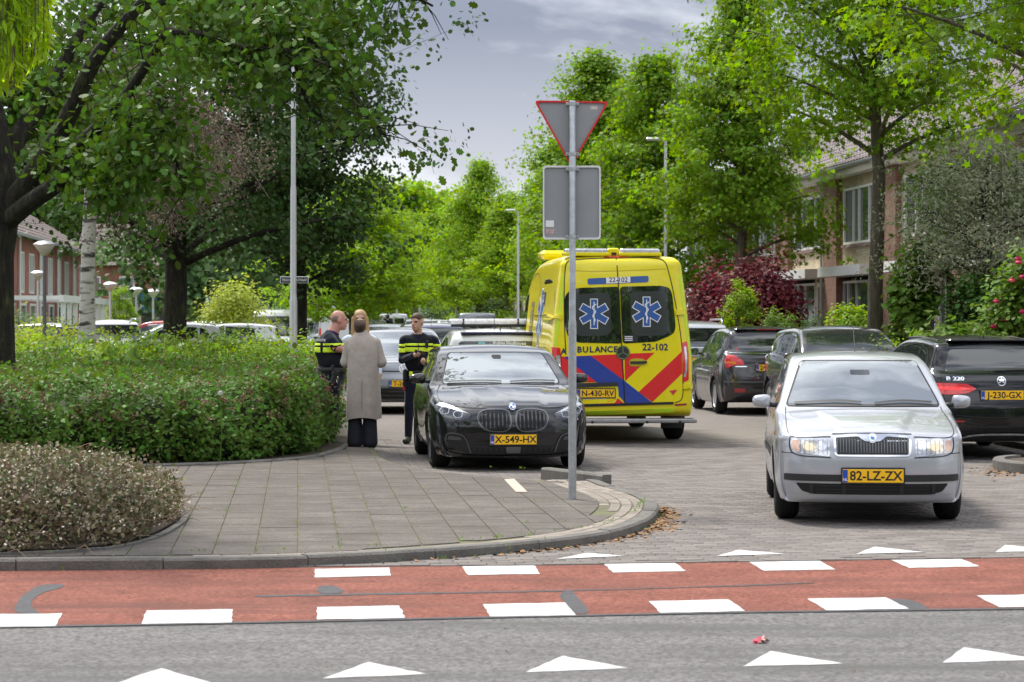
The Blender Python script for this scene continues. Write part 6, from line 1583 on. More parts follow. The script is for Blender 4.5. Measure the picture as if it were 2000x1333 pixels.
for sg in (-1, 1): a = MB(); a.tube([(sg * .56, .1, 1.465), (sg * .58, -.6, 1.475), (sg * .58, -1.4, 1.435)], .016, 6); a.build('roof_trim', M_BLACK, c.root)
a = MB(); a.prism([(-.02, 0), (.03, 0), (-.03, .06)], .012, (-.006, -1.35, 1.46), ((0, 1, 0), (0, 0, 1), (1, 0, 0))); a.build('roof_fin', M_BLACK, c.root)
c.line('light_band', [(-.72, .575), (0, .60), (.72, .575)], 'r', M_GLOSSB, w_=.03, off=.012)
c.wheels(M_ALU, 5); c.mirrors(.55, 1.08)
X0 = P(1960, 29.0); c.place((X0.x + SDX * 2.2, 29 + 2.2, 0), S_ANG)
# dark small MPV with red lamps
c = Car('dark_grey_hatchback', hatch_spec(PA_DGREY, 4.07, 1.765, 1.56, nose=.84, hood=1.02, rr=-1.45, tail=1.06, R=.315), 'dark grey hatchback with big red tail lamps parked behind the ambulance', 'car'); KIA = c
rear_basics(c, [(-.66, 1.10), (.66, 1.10), (.58, 1.40), (-.58, 1.40)], [(.46, .885), (.50, .97), (.62, 1.04), (.74, 1.06), (.79, .98), (.78, .86), (.74, .81), (.68, .87)], .83, '24-XLD-7', fog=(.46, .64, .40, .47))
c.patch('indicator', [(-.78, .91), (-.60, .90), (-.60, .935), (-.79, .945)], 'r', M_AMBER, off=.013, skirt=.003)
c.patch('model_lettering', [(-.62, .845), (-.42, .845), (-.42, .86), (-.62, .86)], 'r', M_CHROME, off=.006, skirt=.006)
c.patch('maker_badge', [(.09 * math.cos(t), 1.02 + .042 * math.sin(t)) for t in np.linspace(0, 6.283, 20, endpoint=False)], 'r', M_CHROME, off=.010, skirt=.01)
c.patch('maker_badge_field', [(.078 * math.cos(t), 1.02 + .032 * math.sin(t)) for t in np.linspace(0, 6.283, 20, endpoint=False)], 'r', M_BLACK, off=.012, skirt=.003)
c.decal('maker_lettering', 'KIA', 'r', (0, 1.02), .055, M_CHROME, off=.0135, bold=.002, sx=1.2)
c.line('window_chrome', [(-.70, 1.09), (0, 1.075), (.70, 1.09)], 'r', M_CHROME, w_=.016, off=.008)
c.patch('seat_sticker', [(-.55 + .03 * math.cos(t), 1.15 + .03 * math.sin(t)) for t in np.linspace(0, 6.283, 12, endpoint=False)], 'r', M_RED_D, off=.006, skirt=.002)
c.patch('bumper_band', [(-.8, .60), (.8, .60), (.8, .565), (-.8, .565)], 'r', mat('satin_grey', (.10, .10, .11), .35, metal=.4), off=.006)
a = MB(); a.box((0, -1.46, 1.505), (1.10, .22, .03), bev=.012); a.build('roof_spoiler', PA_DGREY, c.root)
a = MB(); a.box((0, -1.578, 1.502), (.36, .01, .02)); a.build('brake_light', M_RED_D, c.root)
side_glass(c, 1.04, 1.10, 1.3, [(.6, -.22, (.1, 1.32), (-.24, 1.43)), (-.28, -1.02, (-.30, 1.43), (-.98, 1.41)), (-1.08, -1.42, (-1.04, 1.40), (-1.22, 1.36))])
c.line('door_gap', [(.72, .35), (.74, .7), (.66, 1.0)], 'R', mirror=True); c.line('door_gap', [(-.25, .33), (-.25, 1.05)], 'R', mirror=True); c.line('door_gap', [(-.95, .66), (-1.03, 1.07)], 'R', mirror=True)
for y_ in (-.14, -.86): c.line('door_handle', [(y_, .92), (y_ - .17, .925)], 'R', PA_DGREY, w_=.03, off=.03, mirror=True)
a = MB(); a.tube([(0, -1.1, 1.55), (0, -1.28, 1.72)], [.005, .003], 6); a.build('aerial', M_BLACK, c.root)
c.line('rear_wiper', [(.0, 1.12), (.3, 1.13), (.5, 1.12)], 'r', M_BLACK, w_=.022, off=.025)
c.wheels(M_ALU, 7, style='wide'); c.mirrors(.62, 1.08)
X0 = P(1507, 42.5); c.place((X0.x + SDX * 2.04, 42.5 + 2.04, 0), S_ANG)
# dark estate between them
c = Car('dark_estate_car', hatch_spec(PA_DGREY, 4.6, 1.85, 1.585, nose=.86, hood=1.04, rr=-1.75, tail=1.08, R=.345, slope=.16), 'dark estate car with chrome window line parked facing us behind the silver hatchback', 'car'); EST = c
rear_basics(c, [(-.68, 1.12), (.68, 1.12), (.60, 1.46), (-.60, 1.46)], [(.62, .90), (.66, 1.10), (.74, 1.18), (.79, 1.10), (.80, .95), (.78, .86)], .80, None)
side_glass(c, 1.06, 1.12, 1.3, [(.6, -.30, (.1, 1.34), (-.32, 1.45)), (-.36, -1.2, (-.38, 1.45), (-1.1, 1.43)), (-1.26, -1.75, (-1.16, 1.42), (-1.5, 1.36))])
c.line('window_chrome', [(.6, 1.04), (-1.2, 1.10), (-1.80, 1.14), (-1.72, 1.28), (-1.45, 1.40), (-.9, 1.46), (-.1, 1.42)], 'R', M_CHROME, w_=.026, off=.008, mirror=True)
a = MB(); a.tube([(0, -1.5, 1.56), (0, -1.72, 1.80)], [.005, .003], 6); a.build('aerial', M_BLACK, c.root)
c.line('rear_wiper', [(-.1, 1.14), (.2, 1.15), (.45, 1.14)], 'r', M_BLACK, w_=.022, off=.025)
c.wheels(M_ALU, 5); c.mirrors(.6, 1.1)
c.mpatch('side_tail_light', [(-2.16, .88), (-2.0, .9), (-2.08, 1.2), (-2.16, 1.2)], 'R', M_RED_L, off=.008, rnd_=.02)
c.place(ST(8.75, 38.9), math.pi + S_ANG)
# light silver people carrier with roof rails
c = Car('silver_people_carrier', hatch_spec(PA_SILV2, 4.45, 1.83, 1.64, nose=.86, hood=1.05, rr=-1.7, tail=1.1, R=.325), 'light silver people carrier with roof rails parked beyond the dark grey hatchback', 'car'); MPV = c
rear_basics(c, [(-.72, 1.08), (.72, 1.08), (.64, 1.48), (-.64, 1.48)], [(.64, .78), (.64, 1.05), (.72, 1.18), (.79, 1.05), (.79, .82), (.76, .74)], .80, None)
side_glass(c, 1.06, 1.12, 1.3, [(.6, -.30, (.1, 1.36), (-.32, 1.50)), (-.36, -1.2, (-.38, 1.50), (-1.1, 1.48)), (-1.26, -1.85, (-1.16, 1.47), (-1.7, 1.42))])
for sg in (-1, 1): a = MB(); a.tube([(sg * .60, .1, 1.58), (sg * .62, 0, 1.66), (sg * .62, -1.45, 1.67), (sg * .60, -1.65, 1.58)], .02, 8); a.build('roof_rail', M_ALU, c.root, smooth=True)
a = MB(); a.prism([(-.04, 0), (.05, 0), (-.05, .07)], .014, (-.007, -1.45, 1.63), ((0, 1, 0), (0, 0, 1), (1, 0, 0))); a.build('roof_fin', M_BLACK, c.root)
c.wheels(M_ALU, 6); c.mirrors(.6, 1.1)
X0 = P(1366, 52.0); c.place((X0.x + SDX * 2.2, 52 + 2.2, 0), S_ANG)
# white police car with light bar
c = Car('police_car', hatch_spec(PA_WHITE, 4.39, 1.80, 1.555, nose=.82, hood=1.0, rr=-1.62, tail=1.04), 'white police car with roof light bar parked behind the black hatchback', 'car'); POL = c
rear_basics(c, [(-.66, 1.06), (.66, 1.06), (.58, 1.37), (-.58, 1.37)], [(.42, .81), (.42, .92), (.84, .94), (.84, .80)], .79, None)
c.decal('window_lettering', 'Politie Eindhoven', 'r', (.16, 1.335), .07, M_WHITE, off=.008, bold=.002); c.patch('window_crest', [(-.30, 1.31), (-.20, 1.31), (-.20, 1.36), (-.30, 1.36)], 'r', mat('crest_teal', (.2, .5, .55), .5), off=.007, skirt=.002)
side_glass(c, 1.02, 1.06, 1.3, [(.5, -.28, (.08, 1.30), (-.3, 1.42)), (-.34, -1.15, (-.36, 1.42), (-1.05, 1.40)), (-1.2, -1.55, (-1.12, 1.39), (-1.4, 1.33))])
a = MB(); a.box((0, -1.66, 1.49), (1.10, .24, .035), bev=.012); a.build('roof_spoiler', PA_BLUE, c.root)
a = MB(); a.box((0, -.25, 1.66), (1.30, .3, .085), bev=.03); bar = a.build('light_bar', mat('bar_clear', (.62, .62, .68), .15, coat=1, var=.25, vs_=14), c.root)
for x in (-.42, -.4 + .82): a = MB(); a.box((x, -.25, 1.66), (.03, .31, .092), bev=.01); a.build('bar_divider', M_BLACK, bar)
a = MB(); a.box((0, -.25, 1.595), (1.2, .22, .04), bev=.01); a.build('light_bar_foot', M_BLACK, c.root)
a = MB(); a.tube([(.0, -1.05, 1.55), (.0, -1.06, 1.72)], [.006, .003], 6); a.build('aerial', M_BLACK, c.root)
a = MB(); a.prism([(-.04, 0), (.05, 0), (-.05, .07)], .014, (.06, -1.3, 1.53), ((0, 1, 0), (0, 0, 1), (1, 0, 0))); a.build('roof_fin', M_BLACK, c.root)
c.wheels(M_ALU, 5); c.mirrors(.55, 1.08)
X0 = P(978, 35.2); c.place((X0.x + SDX * 2.2, 35.2 + 2.2, 0), S_ANG)
# grey electric hatchback facing us
sp = hatch_spec(PA_GREY, 4.26, 1.81, 1.53, nose=.90, hood=1.02, rr=-1.6, tail=1.0, R=.35, wsb=1.15, rfr=.15)
c = Car('grey_hatchback', sp, 'grey hatchback facing us between the women and the bearer of the phone', 'car'); IDC = c
c.patch('windscreen', [(-.72, 1.03), (.72, 1.03), (.60, 1.44), (-.60, 1.44)], 'f', M_WIND, off=.004, rnd_=.06)
c.patch('roof_panel', [(-.55, .0), (.55, .0), (.5, -1.7), (-.5, -1.7)], 't', M_GLOSSB, off=.004, step=.12)
c.mpatch('headlight', [(.40, .80), (.80, .86), (.82, .76), (.66, .72), (.42, .755)], 'f', M_LAMPD, off=.006, rnd_=.02)
c.line('light_strip', [(-.78, .775), (-.4, .76), (0, .755), (.4, .76), (.78, .775)], 'f', M_SEAL, w_=.016, off=.008)
cc = lambda r_: [(r_ * math.cos(t), .80 + r_ * math.sin(t)) for t in np.linspace(0, 6.283, 24, endpoint=False)]
c.patch('badge', cc(.085), 'f', M_WHITE, off=.012, skirt=.012); c.patch('badge_field', cc(.072), 'f', PA_GREY, off=.014, skirt=.003)
c.line('badge_stroke', [(-.045, .855), (0, .745), (.045, .855)], 'f', M_WHITE, w_=.014, off=.018)
for sg in (-1, 1): c.line('badge_stroke', [(sg * .075, .83), (sg * .03, .735), (0, .80)], 'f', M_WHITE, w_=.012, off=.019)
c.patch('lower_intake', [(-.70, .46), (.70, .46), (.62, .27), (-.62, .27)], 'f', M_SEAL, off=.006, rnd_=.03)
for z in (.33, .40): c.line('intake_slat', [(-.65, z), (.65, z)], 'f', M_GLOSSB, w_=.025, off=.014)
c.line('splitter_edge', [(-.7, .255), (0, .235), (.7, .255)], 'f', M_ALU, w_=.03, off=.012)
c.plate('T-260-KB', 'f', .54)
c.line('hood_gap', [(-.78, .87), (-.4, .90), (0, .905), (.4, .90), (.78, .87)], 'f', w_=.008)
side_glass(c, 1.03, 1.06, 1.3, [(.8, -.15, (.3, 1.32), (-.16, 1.42)), (-.2, -1.2, (-.2, 1.42), (-1.1, 1.36))])
c.patch('rear_window', [(-.6, 1.05), (.6, 1.05), (.55, 1.36), (-.55, 1.36)], 'r', M_GLASS, rnd_=.05); c.mpatch('tail_light', [(.4, .85), (.4, .95), (.82, .96), (.82, .85)], 'r', M_RED_L, rnd_=.02)
c.wheels(M_DARKRIM, 5); c.mirrors(.75, 1.08, m_=M_GLOSSB)
X0 = P(789, 43.0); c.place((X0.x - .0885 * 2.13, 43 + 2.13, 0), math.pi + S_ANG)

# ---------------------------------------------------------------- vans
def van_spec(pt, L=5.4, Wd=2.0, Ht=2.55, R=.34):
    h = L / 2; w_ = Wd / 2
    return dict(paint=pt, R=R, rim=R * .62, ax=(h - .95, -h + 1.1), tum=.07, tum2=.01, shoulder=0., bulge=.006, zw=.9, tuck=.3, flare=.01, zl=.5,
        w=[(h, w_ * .82), (h - .3, w_ * .93), (h - .8, w_ * .99), (-h, w_)], belt=[(h, .95), (h - .9, 1.15), (-h, 1.15)],
        up=[(h, .55, -.2, -.1, 0, .06), (h - .02, .75, -.2, -.1, 0, .06), (h - .08, .93, -.18, -.1, .01, .06), (h - .25, 1.05, -.15, -.05, .03, .08), (h - .7, 1.2, -.08, 0, .04, .08), (h - 1.2, 1.2 + (Ht - 1.2) * .62, -.1, 0, .01, .07), (h - 1.55, Ht - .12, -.08, 0, .03, .1), (h - 2.1, Ht - .02, 0, 0, .04, .12),
            (-h + .4, Ht, 0, 0, .04, .11), (-h + .12, Ht - .04, .03, .02, .03, .09), (-h + .06, Ht - .18, .04, .04, 0, .06), (-h + .02, 1.1, .04, .04, 0, .06), (-h, .6, .04, .04, 0, .06)],
        lo=[(h, .55, -.2, -.1, 0, .06), (h - .02, .38, -.2, -.1, 0, .06), (h - .1, .27, -.15, -.1, 0, .05), (h - .4, .26, 0, 0, 0, .04), (-h + .3, .36, 0, 0, 0, .04), (-h + .03, .42, .04, .04, 0, .05), (-h, .6, .04, .04, 0, .06)])
def van(name, label, pt, L, Wd, Ht, res=.6, glass=False, cat='van'):
    c = Car(name, van_spec(pt, L, Wd, Ht), label, cat, res=res); w_ = Wd / 2
    c.mpatch('tail_light', [(w_ * .86, .75), (w_ * .86, 1.15), (w_ * .95, 1.15), (w_ * .97, .75)], 'r', M_RED_L, off=.01, rnd_=.02)
    c.line('door_split', [(0, .5), (0, Ht - .12)], 'r', w_=.015); c.line('door_gap', [(-w_ * .84, .5), (-w_ * .8, Ht - .2), (w_ * .8, Ht - .2), (w_ * .84, .5)], 'r', w_=.012)
    c.line('panel_line', [(-w_ * .8, Ht * .68), (w_ * .8, Ht * .68)], 'r', mat('panel_grey', (.4, .4, .41), .5), w_=.02, off=.006)  # grey strip across the rear doors
    if glass: c.mpatch('rear_window', [(.04, 1.15), (w_ * .76, 1.15), (w_ * .70, Ht - .28), (.04, Ht - .28)], 'r', M_GLASS, rnd_=.06)
    c.patch('windscreen', [(-w_ * .78, 1.27), (w_ * .78, 1.27), (w_ * .72, Ht - .35), (-w_ * .72, Ht - .35)], 'f', M_GLASS, rnd_=.08)
    c.mpatch('side_window', [(L / 2 - 1.75, 1.27), (L / 2 - .98, 1.25), (L / 2 - 1.25, 1.6), (L / 2 - 1.7, min(1.95, Ht - .3))], 'R', M_GLASS, rnd_=.06)
    c.mpatch('headlight', [(w_ * .6, .8), (w_ * .84, .92), (w_ * .82, .72), (w_ * .62, .68)], 'f', M_LAMP, rnd_=.03); c.patch('grille', [(-w_ * .5, .85), (w_ * .5, .85), (w_ * .46, .6), (-w_ * .46, .6)], 'f', M_BLACK, rnd_=.05)
    c.patch('bumper', [(-w_ * .9, .52), (w_ * .9, .52), (w_ * .88, .42), (-w_ * .88, .42)], 'r', M_BLACK, off=.02); c.plate(None, 'r', .7, x=-.3); c.plate(None, 'f', .45)
    c.wheels(M_STEP, 8, wdt=.22); c.mirrors(L / 2 - 1.0, 1.4, m_=M_BLACK, w_=.2, h=.3)
    return c
V1 = van('white_van', 'tall white panel van parked behind the bald officer and a tree trunk', PA_WHITE, 5.6, 2.0, 2.58)
X0 = P(662, 118); V1.place((X0.x + SDX * 2.8, 118 + 2.8, 0), S_ANG)
V2 = van('grey_van', 'dark grey small van with two rear windows beyond the police car', PA_GREY, 4.5, 1.8, 1.9, glass=True)
X0 = P(933, 112); V2.place((X0.x + SDX * 2.2, 112 + 2.2, 0), S_ANG)

# ---------------------------------------------------------------- copies further down the street and in the parking court
def far_car(src, old, new, name, label, px, d, head, group=None):
    r = copy_tree(src.root); r.name = name; r['label'] = label
    if group: r['group'] = group
    for ch in list(r.children_recursive):
        if ch.name.split('.')[0] in ('plate_text', 'country_code', 'model_lettering', 'maker_lettering', 'maker_badge', 'maker_badge_field', 'window_lettering', 'window_crest', 'seat_sticker', 'badge', 'badge_field', 'badge_stroke', 'emblem_spoke', 'emblem_ring', 'emblem_field', 'number_plate.text'):
            bpy.data.objects.remove(ch)
    if new is not old: recolour(r, old, new)
    p = P(px, d); r.location = p; r.rotation_euler = (0, 0, head); return r
AW, TO = S_ANG, math.pi + S_ANG
gS = 'cars parked down the side street'; gL = 'cars parked in the court on the left'
far_car(EST, PA_DGREY, PA_BLUE, 'dark_blue_car', 'dark blue car behind the shoulder of the officer with the phone', 836, 58, AW, gS)
far_car(IDC, PA_GREY, PA_SILV2, 'silver_car', 'silver car roof showing between the blonde woman and the officer with the phone', 748, 66, TO, gS)
far_car(KIA, PA_DGREY, PA_WHITE, 'white_hatchback', 'white hatchback with yellow plate down the street left of the small grey van', 878, 118, AW, gS)
far_car(MPV, PA_SILV2, PA_WHITE, 'white_estate_car', 'white car with roof rails down the street above the officer with the phone', 815, 126, AW, gS)
far_car(EST, PA_DGREY, PA_SILV2, 'silver_estate_car', 'silver estate car half hidden between two white cars down the street', 846, 140, AW, gS)
r = copy_tree(V2.root); r.name = 'small_white_van'; r['label'] = 'small white van far down the middle of the street'; recolour(r, PA_GREY, PA_WHITE); r.location = P(766, 150); r.rotation_euler = (0, 0, AW)
r = copy_tree(V2.root); r.name = 'light_grey_van'; r['label'] = 'light grey van far away right of the tree trunk by the white van'; recolour(r, PA_GREY, PA_SILV2); r.location = P(719, 165); r.rotation_euler = (0, 0, AW); r.scale = (1.05, 1.05, 1.15)
far_car(KIA, PA_DGREY, PA_SILV2, 'small_silver_car', 'small silver car left of the tall white van', 626, 122, TO, gS)
far_car(MPV, PA_SILV2, PA_SILV2, 'tall_silver_car', 'second silver car in the row left of the tall white van', 612, 138, TO, gS)
far_car(EST, PA_DGREY, PA_BLUE, 'distant_dark_car', 'dark car far left in the row beside the tall white van', 600, 152, TO, gS)
r = copy_tree(V2.root); r.name = 'orange_van'; r['label'] = 'orange van at the far end of the left row'; recolour(r, PA_GREY, PA_ORANGE); r.location = P(607, 176); r.rotation_euler = (0, 0, TO); r.scale = (1.1, 1.1, 1.2)
far_car(EST, PA_DGREY, PA_GREY, 'distant_grey_car', 'grey car far down the street behind the blonde woman', 726, 128, AW, gS)
far_car(IDC, PA_GREY, PA_WHITE, 'distant_white_car', 'white car far down the street beside the light grey van', 741, 178, TO, gS)
# court on the left
far_car(V1, PA_WHITE, PA_WHITE, 'court_white_van', 'white van facing us behind the hedge beside the street name post', 538, 92, math.pi + .1, gL).scale = (.95, .8, .78)
far_car(MPV, PA_SILV2, PA_WHITE, 'court_white_car', 'white people carrier behind the birch trunk in the court', 216, 74, .25, gL)
far_car(EST, PA_DGREY, PA_REDC, 'court_red_car', 'red car with pale roof rack behind the hedge left of the thick trunk', 292, 88, 1.5, gL)
far_car(KIA, PA_DGREY, PA_WHITE, 'court_small_white_car', 'small white car in front of the red car in the court', 318, 72, 1.75, gL)
far_car(IDC, PA_GREY, PA_WHITE, 'court_pale_car', 'white car low behind the hedge right of the thick trunk', 432, 78, 1.6, gL)
far_car(EST, PA_DGREY, PA_SILV2, 'court_silver_car', 'silver car directly right of the thick trunk in the court', 372, 86, 1.4, gL)
far_car(KIA, PA_DGREY, PA_DGREY, 'court_dark_car', 'dark car behind the leaning lamp post and bushes on the far left', 48, 66, 1.3, gL)
# ================================================================== houses
def brick_mat(name, c1, c2, mort, bw=.21, bh=.0625, axis='y'):
    m_ = mat(name, c1, .9, bump=.0); n = m_.node_tree.nodes; l = m_.node_tree.links; b = n['Principled BSDF']
    t = n.new('ShaderNodeTexCoord'); s_ = n.new('ShaderNodeSeparateXYZ'); l.new(t.outputs['Object'], s_.inputs[0]); ad = n.new('ShaderNodeMath'); ad.operation = 'ADD'; l.new(s_.outputs[0], ad.inputs[0]); l.new(s_.outputs[1], ad.inputs[1])
    cb_ = n.new('ShaderNodeCombineXYZ'); l.new(ad.outputs[0], cb_.inputs[0]); l.new(s_.outputs[2], cb_.inputs[1])
    br = n.new('ShaderNodeTexBrick'); l.new(cb_.outputs[0], br.inputs['Vector']); br.inputs['Scale'].default_value = 1; br.inputs['Brick Width'].default_value = bw; br.inputs['Row Height'].default_value = bh
    br.inputs['Mortar Size'].default_value = .006; br.inputs['Color1'].default_value = (*c1, 1); br.inputs['Color2'].default_value = (*c2, 1); br.inputs['Mortar'].default_value = (*mort, 1)
    z = n.new('ShaderNodeTexNoise'); z.inputs['Scale'].default_value = 1.6; z.inputs['Detail'].default_value = 6; l.new(t.outputs['Object'], z.inputs[0])
    mr = n.new('ShaderNodeMapRange'); l.new(z.outputs[0], mr.inputs[0]); mr.inputs[1].default_value = .3; mr.inputs[2].default_value = .7; mr.inputs[3].default_value = .82; mr.inputs[4].default_value = 1.15
    hs = n.new('ShaderNodeHueSaturation'); l.new(br.outputs[0], hs.inputs['Color']); l.new(mr.outputs[0], hs.inputs['Value']); l.new(hs.outputs[0], b.inputs['Base Color'])
    k = n.new('ShaderNodeBump'); k.inputs['Strength'].default_value = .6; k.inputs['Distance'].default_value = .01; l.new(br.outputs['Fac'], k.inputs['Height']); k.invert = True; l.new(k.outputs[0], b.inputs['Normal'])
    return m_
B_BROWN = brick_mat('brown_brick', (.27, .135, .090), (.185, .088, .062), (.20, .16, .13))
B_CREAM = brick_mat('cream_brick', (.52, .43, .30), (.43, .345, .235), (.33, .28, .21))
B_RED = brick_mat('red_brick', (.36, .115, .075), (.28, .088, .06), (.30, .22, .18))
M_FRAME = mat('white_frame', (.74, .74, .72), .45, var=.05, vs_=2)
M_PANE = mat('window_pane', (.05, .06, .065), .04, spec=.7, ior=1.8)
M_CURT = mat('curtain', (.55, .54, .50), .9, var=.15, vs_=6)
M_SHUT = mat('dark_panel', (.035, .04, .05), .5)
M_ROOF = mat('roof_tile', (.115, .085, .080), .8, isl=.12, var=.2, vs_=2)
M_GUT = mat('gutter_zinc', (.36, .37, .38), .5, metal=.5)
M_CONC = mat('sill_stone', (.20, .13, .12), .8)
UL = 6.05
def fbox(mb, y0, y1, z0, z1, x0, x1): mb.box(((x0 + x1) / 2, (y0 + y1) / 2, (z0 + z1) / 2), (abs(x1 - x0), abs(y1 - y0), abs(z1 - z0)))
def part(name, boxes, m_, parent):
    mb = MB()
    for b_ in boxes: fbox(mb, *b_)
    return mb.build(name, m_, parent)
def window(root, y0, y1, z0, z1, cols, x=0., name='window', dark=None, depth=.10):
    """framed window set into the wall plane at x; cols = relative pane widths; dark = index of an opaque panel"""
    w_ = empty(name); w_.parent = root
    t = .06; tot = sum(cols); ys = [y0 + (y1 - y0) * sum(cols[:i]) / tot for i in range(len(cols) + 1)]
    bx = [(y0, y1, z1 - t, z1, x - .03, x + .07), (y0, y1, z0, z0 + t, x - .03, x + .07)] + [(y - t / 2 if 0 < i < len(cols) else (y if i == 0 else y - t), y + t / 2 if 0 < i < len(cols) else (y + t if i == 0 else y), z0 + t, z1 - t, x - .025, x + .065) for i, y in enumerate(ys)]
    part('window_frame', bx, M_FRAME, w_)
    for i in range(len(cols)):
        a, c_ = ys[i] + t * .5, ys[i + 1] - t * .5
        part('pane', [(a, c_, z0 + t, z1 - t, x + .03, x + .04)], M_SHUT if dark == i else M_PANE, w_)
    part('curtain', [(y0 + t, y0 + (y1 - y0) * .22, z0 + t, z1 - t, x + .16, x + .17), (y1 - (y1 - y0) * .2, y1 - t, z0 + t, z1 - t, x + .16, x + .17)], M_CURT, w_)
    return w_
def tiles_roof(mb, y0, y1, x0, z0, run, rise, pitch=.33, amp=.035):
    """wavy roof-tile courses between y0 and y1, from the eaves (x0, z0) going back by run and up by rise"""
    ncol = int((y1 - y0) / .1); nrow = int(math.hypot(run, rise) / pitch)
    for r_ in range(nrow):
        a, b_ = r_ / nrow, (r_ + 1) / nrow; prv = None
        for c_ in range(ncol + 1):
            y = y0 + (y1 - y0) * c_ / ncol; wv = amp * abs(math.sin(c_ * math.pi / 3.0)) 
            p = mb.pt((x0 + run * a, y, z0 + rise * a + wv + .03)); q = mb.pt((x0 + run * b_, y, z0 + rise * b_ + wv))
            if prv: mb.face([prv[0], p, q, prv[1]])
            prv = (p, q)
def house_unit(name, label, wallm, pierm, group=None, z0=.0):
    """local frame: y along the terrace (away from us), x = 0 is the facade, +x into the house"""
    r = empty(name, (0, 0, 0), 0, label, 'house', group)
    part('pier', [(0, 1.5, -.1, 5.2, -.14, .3)], pierm, r)
    part('upper_wall', [(1.5, UL, 2.95, 3.52, 0, .3), (1.5, 1.72, 3.52, 4.92, 0, .3), (5.75, UL, 3.52, 4.92, 0, .3), (1.5, UL, 4.92, 5.2, 0, .3)], wallm, r)
    part('lower_wall', [(1.5, UL, -.1, .55, .02, .3), (2.9, 3.25, .55, 2.75, .02, .3), (1.5, 1.7, .55, 2.75, .02, .3)], wallm, r)
    window(r, 1.72, 5.75, 3.52, 4.92, [1.25, 1.0, .55, .95], dark=3)
    part('window_sill', [(1.68, 5.8, 3.44, 3.515, -.08, .05)], M_CONC, r)
    window(r, 3.25, UL - .02, .55, 2.62, [1.3, .9, .5], x=.05, dark=2)
    dr = empty('door'); dr.parent = r
    part('door_frame', [(1.75, 1.83, .0, 2.62, .0, .1), (2.82, 2.9, .0, 2.62, .0, .1), (1.83, 2.82, 2.5, 2.62, .0, .1)], M_FRAME, dr)
    part('door_leaf', [(1.83, 2.82, .02, 2.5, .05, .09)], M_SHUT, dr); part('door_glass', [(2.05, 2.25, .5, 2.2, .035, .052)], M_PANE, dr); part('door_handle', [(2.7, 2.74, 1.0, 1.16, .0, .03)], M_CHROME, dr)
    part('letter_box', [(1.58, 1.68, 1.35, 1.7, -.1, .0)], M_BLACK, r)
    part('canopy', [(1.5, UL, 2.72, 2.96, -.62, .02)], M_FRAME, r)
    part('interior_wall', [(0, UL, .0, 5.1, 1.2, 1.3)], mat('room_dark', (.06, .055, .05), .9), r)
    part('eaves_board', [(0, UL, 5.2, 5.42, -.30, -.26)], mat('eaves_cream', (.55, .50, .42), .7), r); part('soffit', [(0, UL, 5.2, 5.23, -.26, .05)], M_FRAME, r)
    mb = MB(); mb.tube([(-.36, 0, 5.42), (-.36, UL, 5.42)], .06, 8); mb.build('gutter', M_GUT, r, smooth=True)
    mb = MB(); mb.tube([(-.18, 1.56, .0), (-.18, 1.56, 5.3), (-.34, 1.56, 5.38)], .04, 8); mb.build('downpipe', M_FRAME, r, smooth=True)
    mb = MB(); tiles_roof(mb, 0, UL, -.42, 5.42, 4.6, 2.9); mb.build('roof', M_ROOF, r, smooth=False)
    return r
LATF = 13.7
HU = house_unit('terraced_house', 'brown and cream brick terraced house behind the nearest street tree', B_CREAM, B_BROWN, 'terraced houses on the right')
def put_house(o, d, lat=LATF): o.location = ST(lat, d, 0); o.rotation_euler = (0, 0, S_ANG)
d_ = 54.9; put_house(HU, d_)
labs = {-2: 'terraced house at the right edge behind the rose bush', -1: 'terraced house with dark front door behind the olive tree', 1: 'terraced house behind the pale feathery bush, second from the nearest tree', 2: 'terraced house behind the red maple', 3: 'terraced house left of the red maple, mostly behind leaves', 4: 'terraced house deep behind the second street tree'}
for k, lb_ in labs.items(): r = copy_tree(HU); r['label'] = lb_; put_house(r, d_ + UL * k)
B_CRM2 = brick_mat('pale_brick', (.58, .50, .36), (.50, .42, .30), (.40, .35, .27))
for k in range(12):
    r = copy_tree(HU); r.name = 'far_house'; r['label'] = 'pale terraced house in the far row, number %s from its near end' % ('one two three four five six seven eight nine ten eleven twelve'.split()[k]); r['group'] = 'far pale houses'; put_house(r, 104 + UL * k, 13.9)
    recolour(r, B_BROWN, B_CRM2); recolour(r, B_CREAM, B_CRM2)
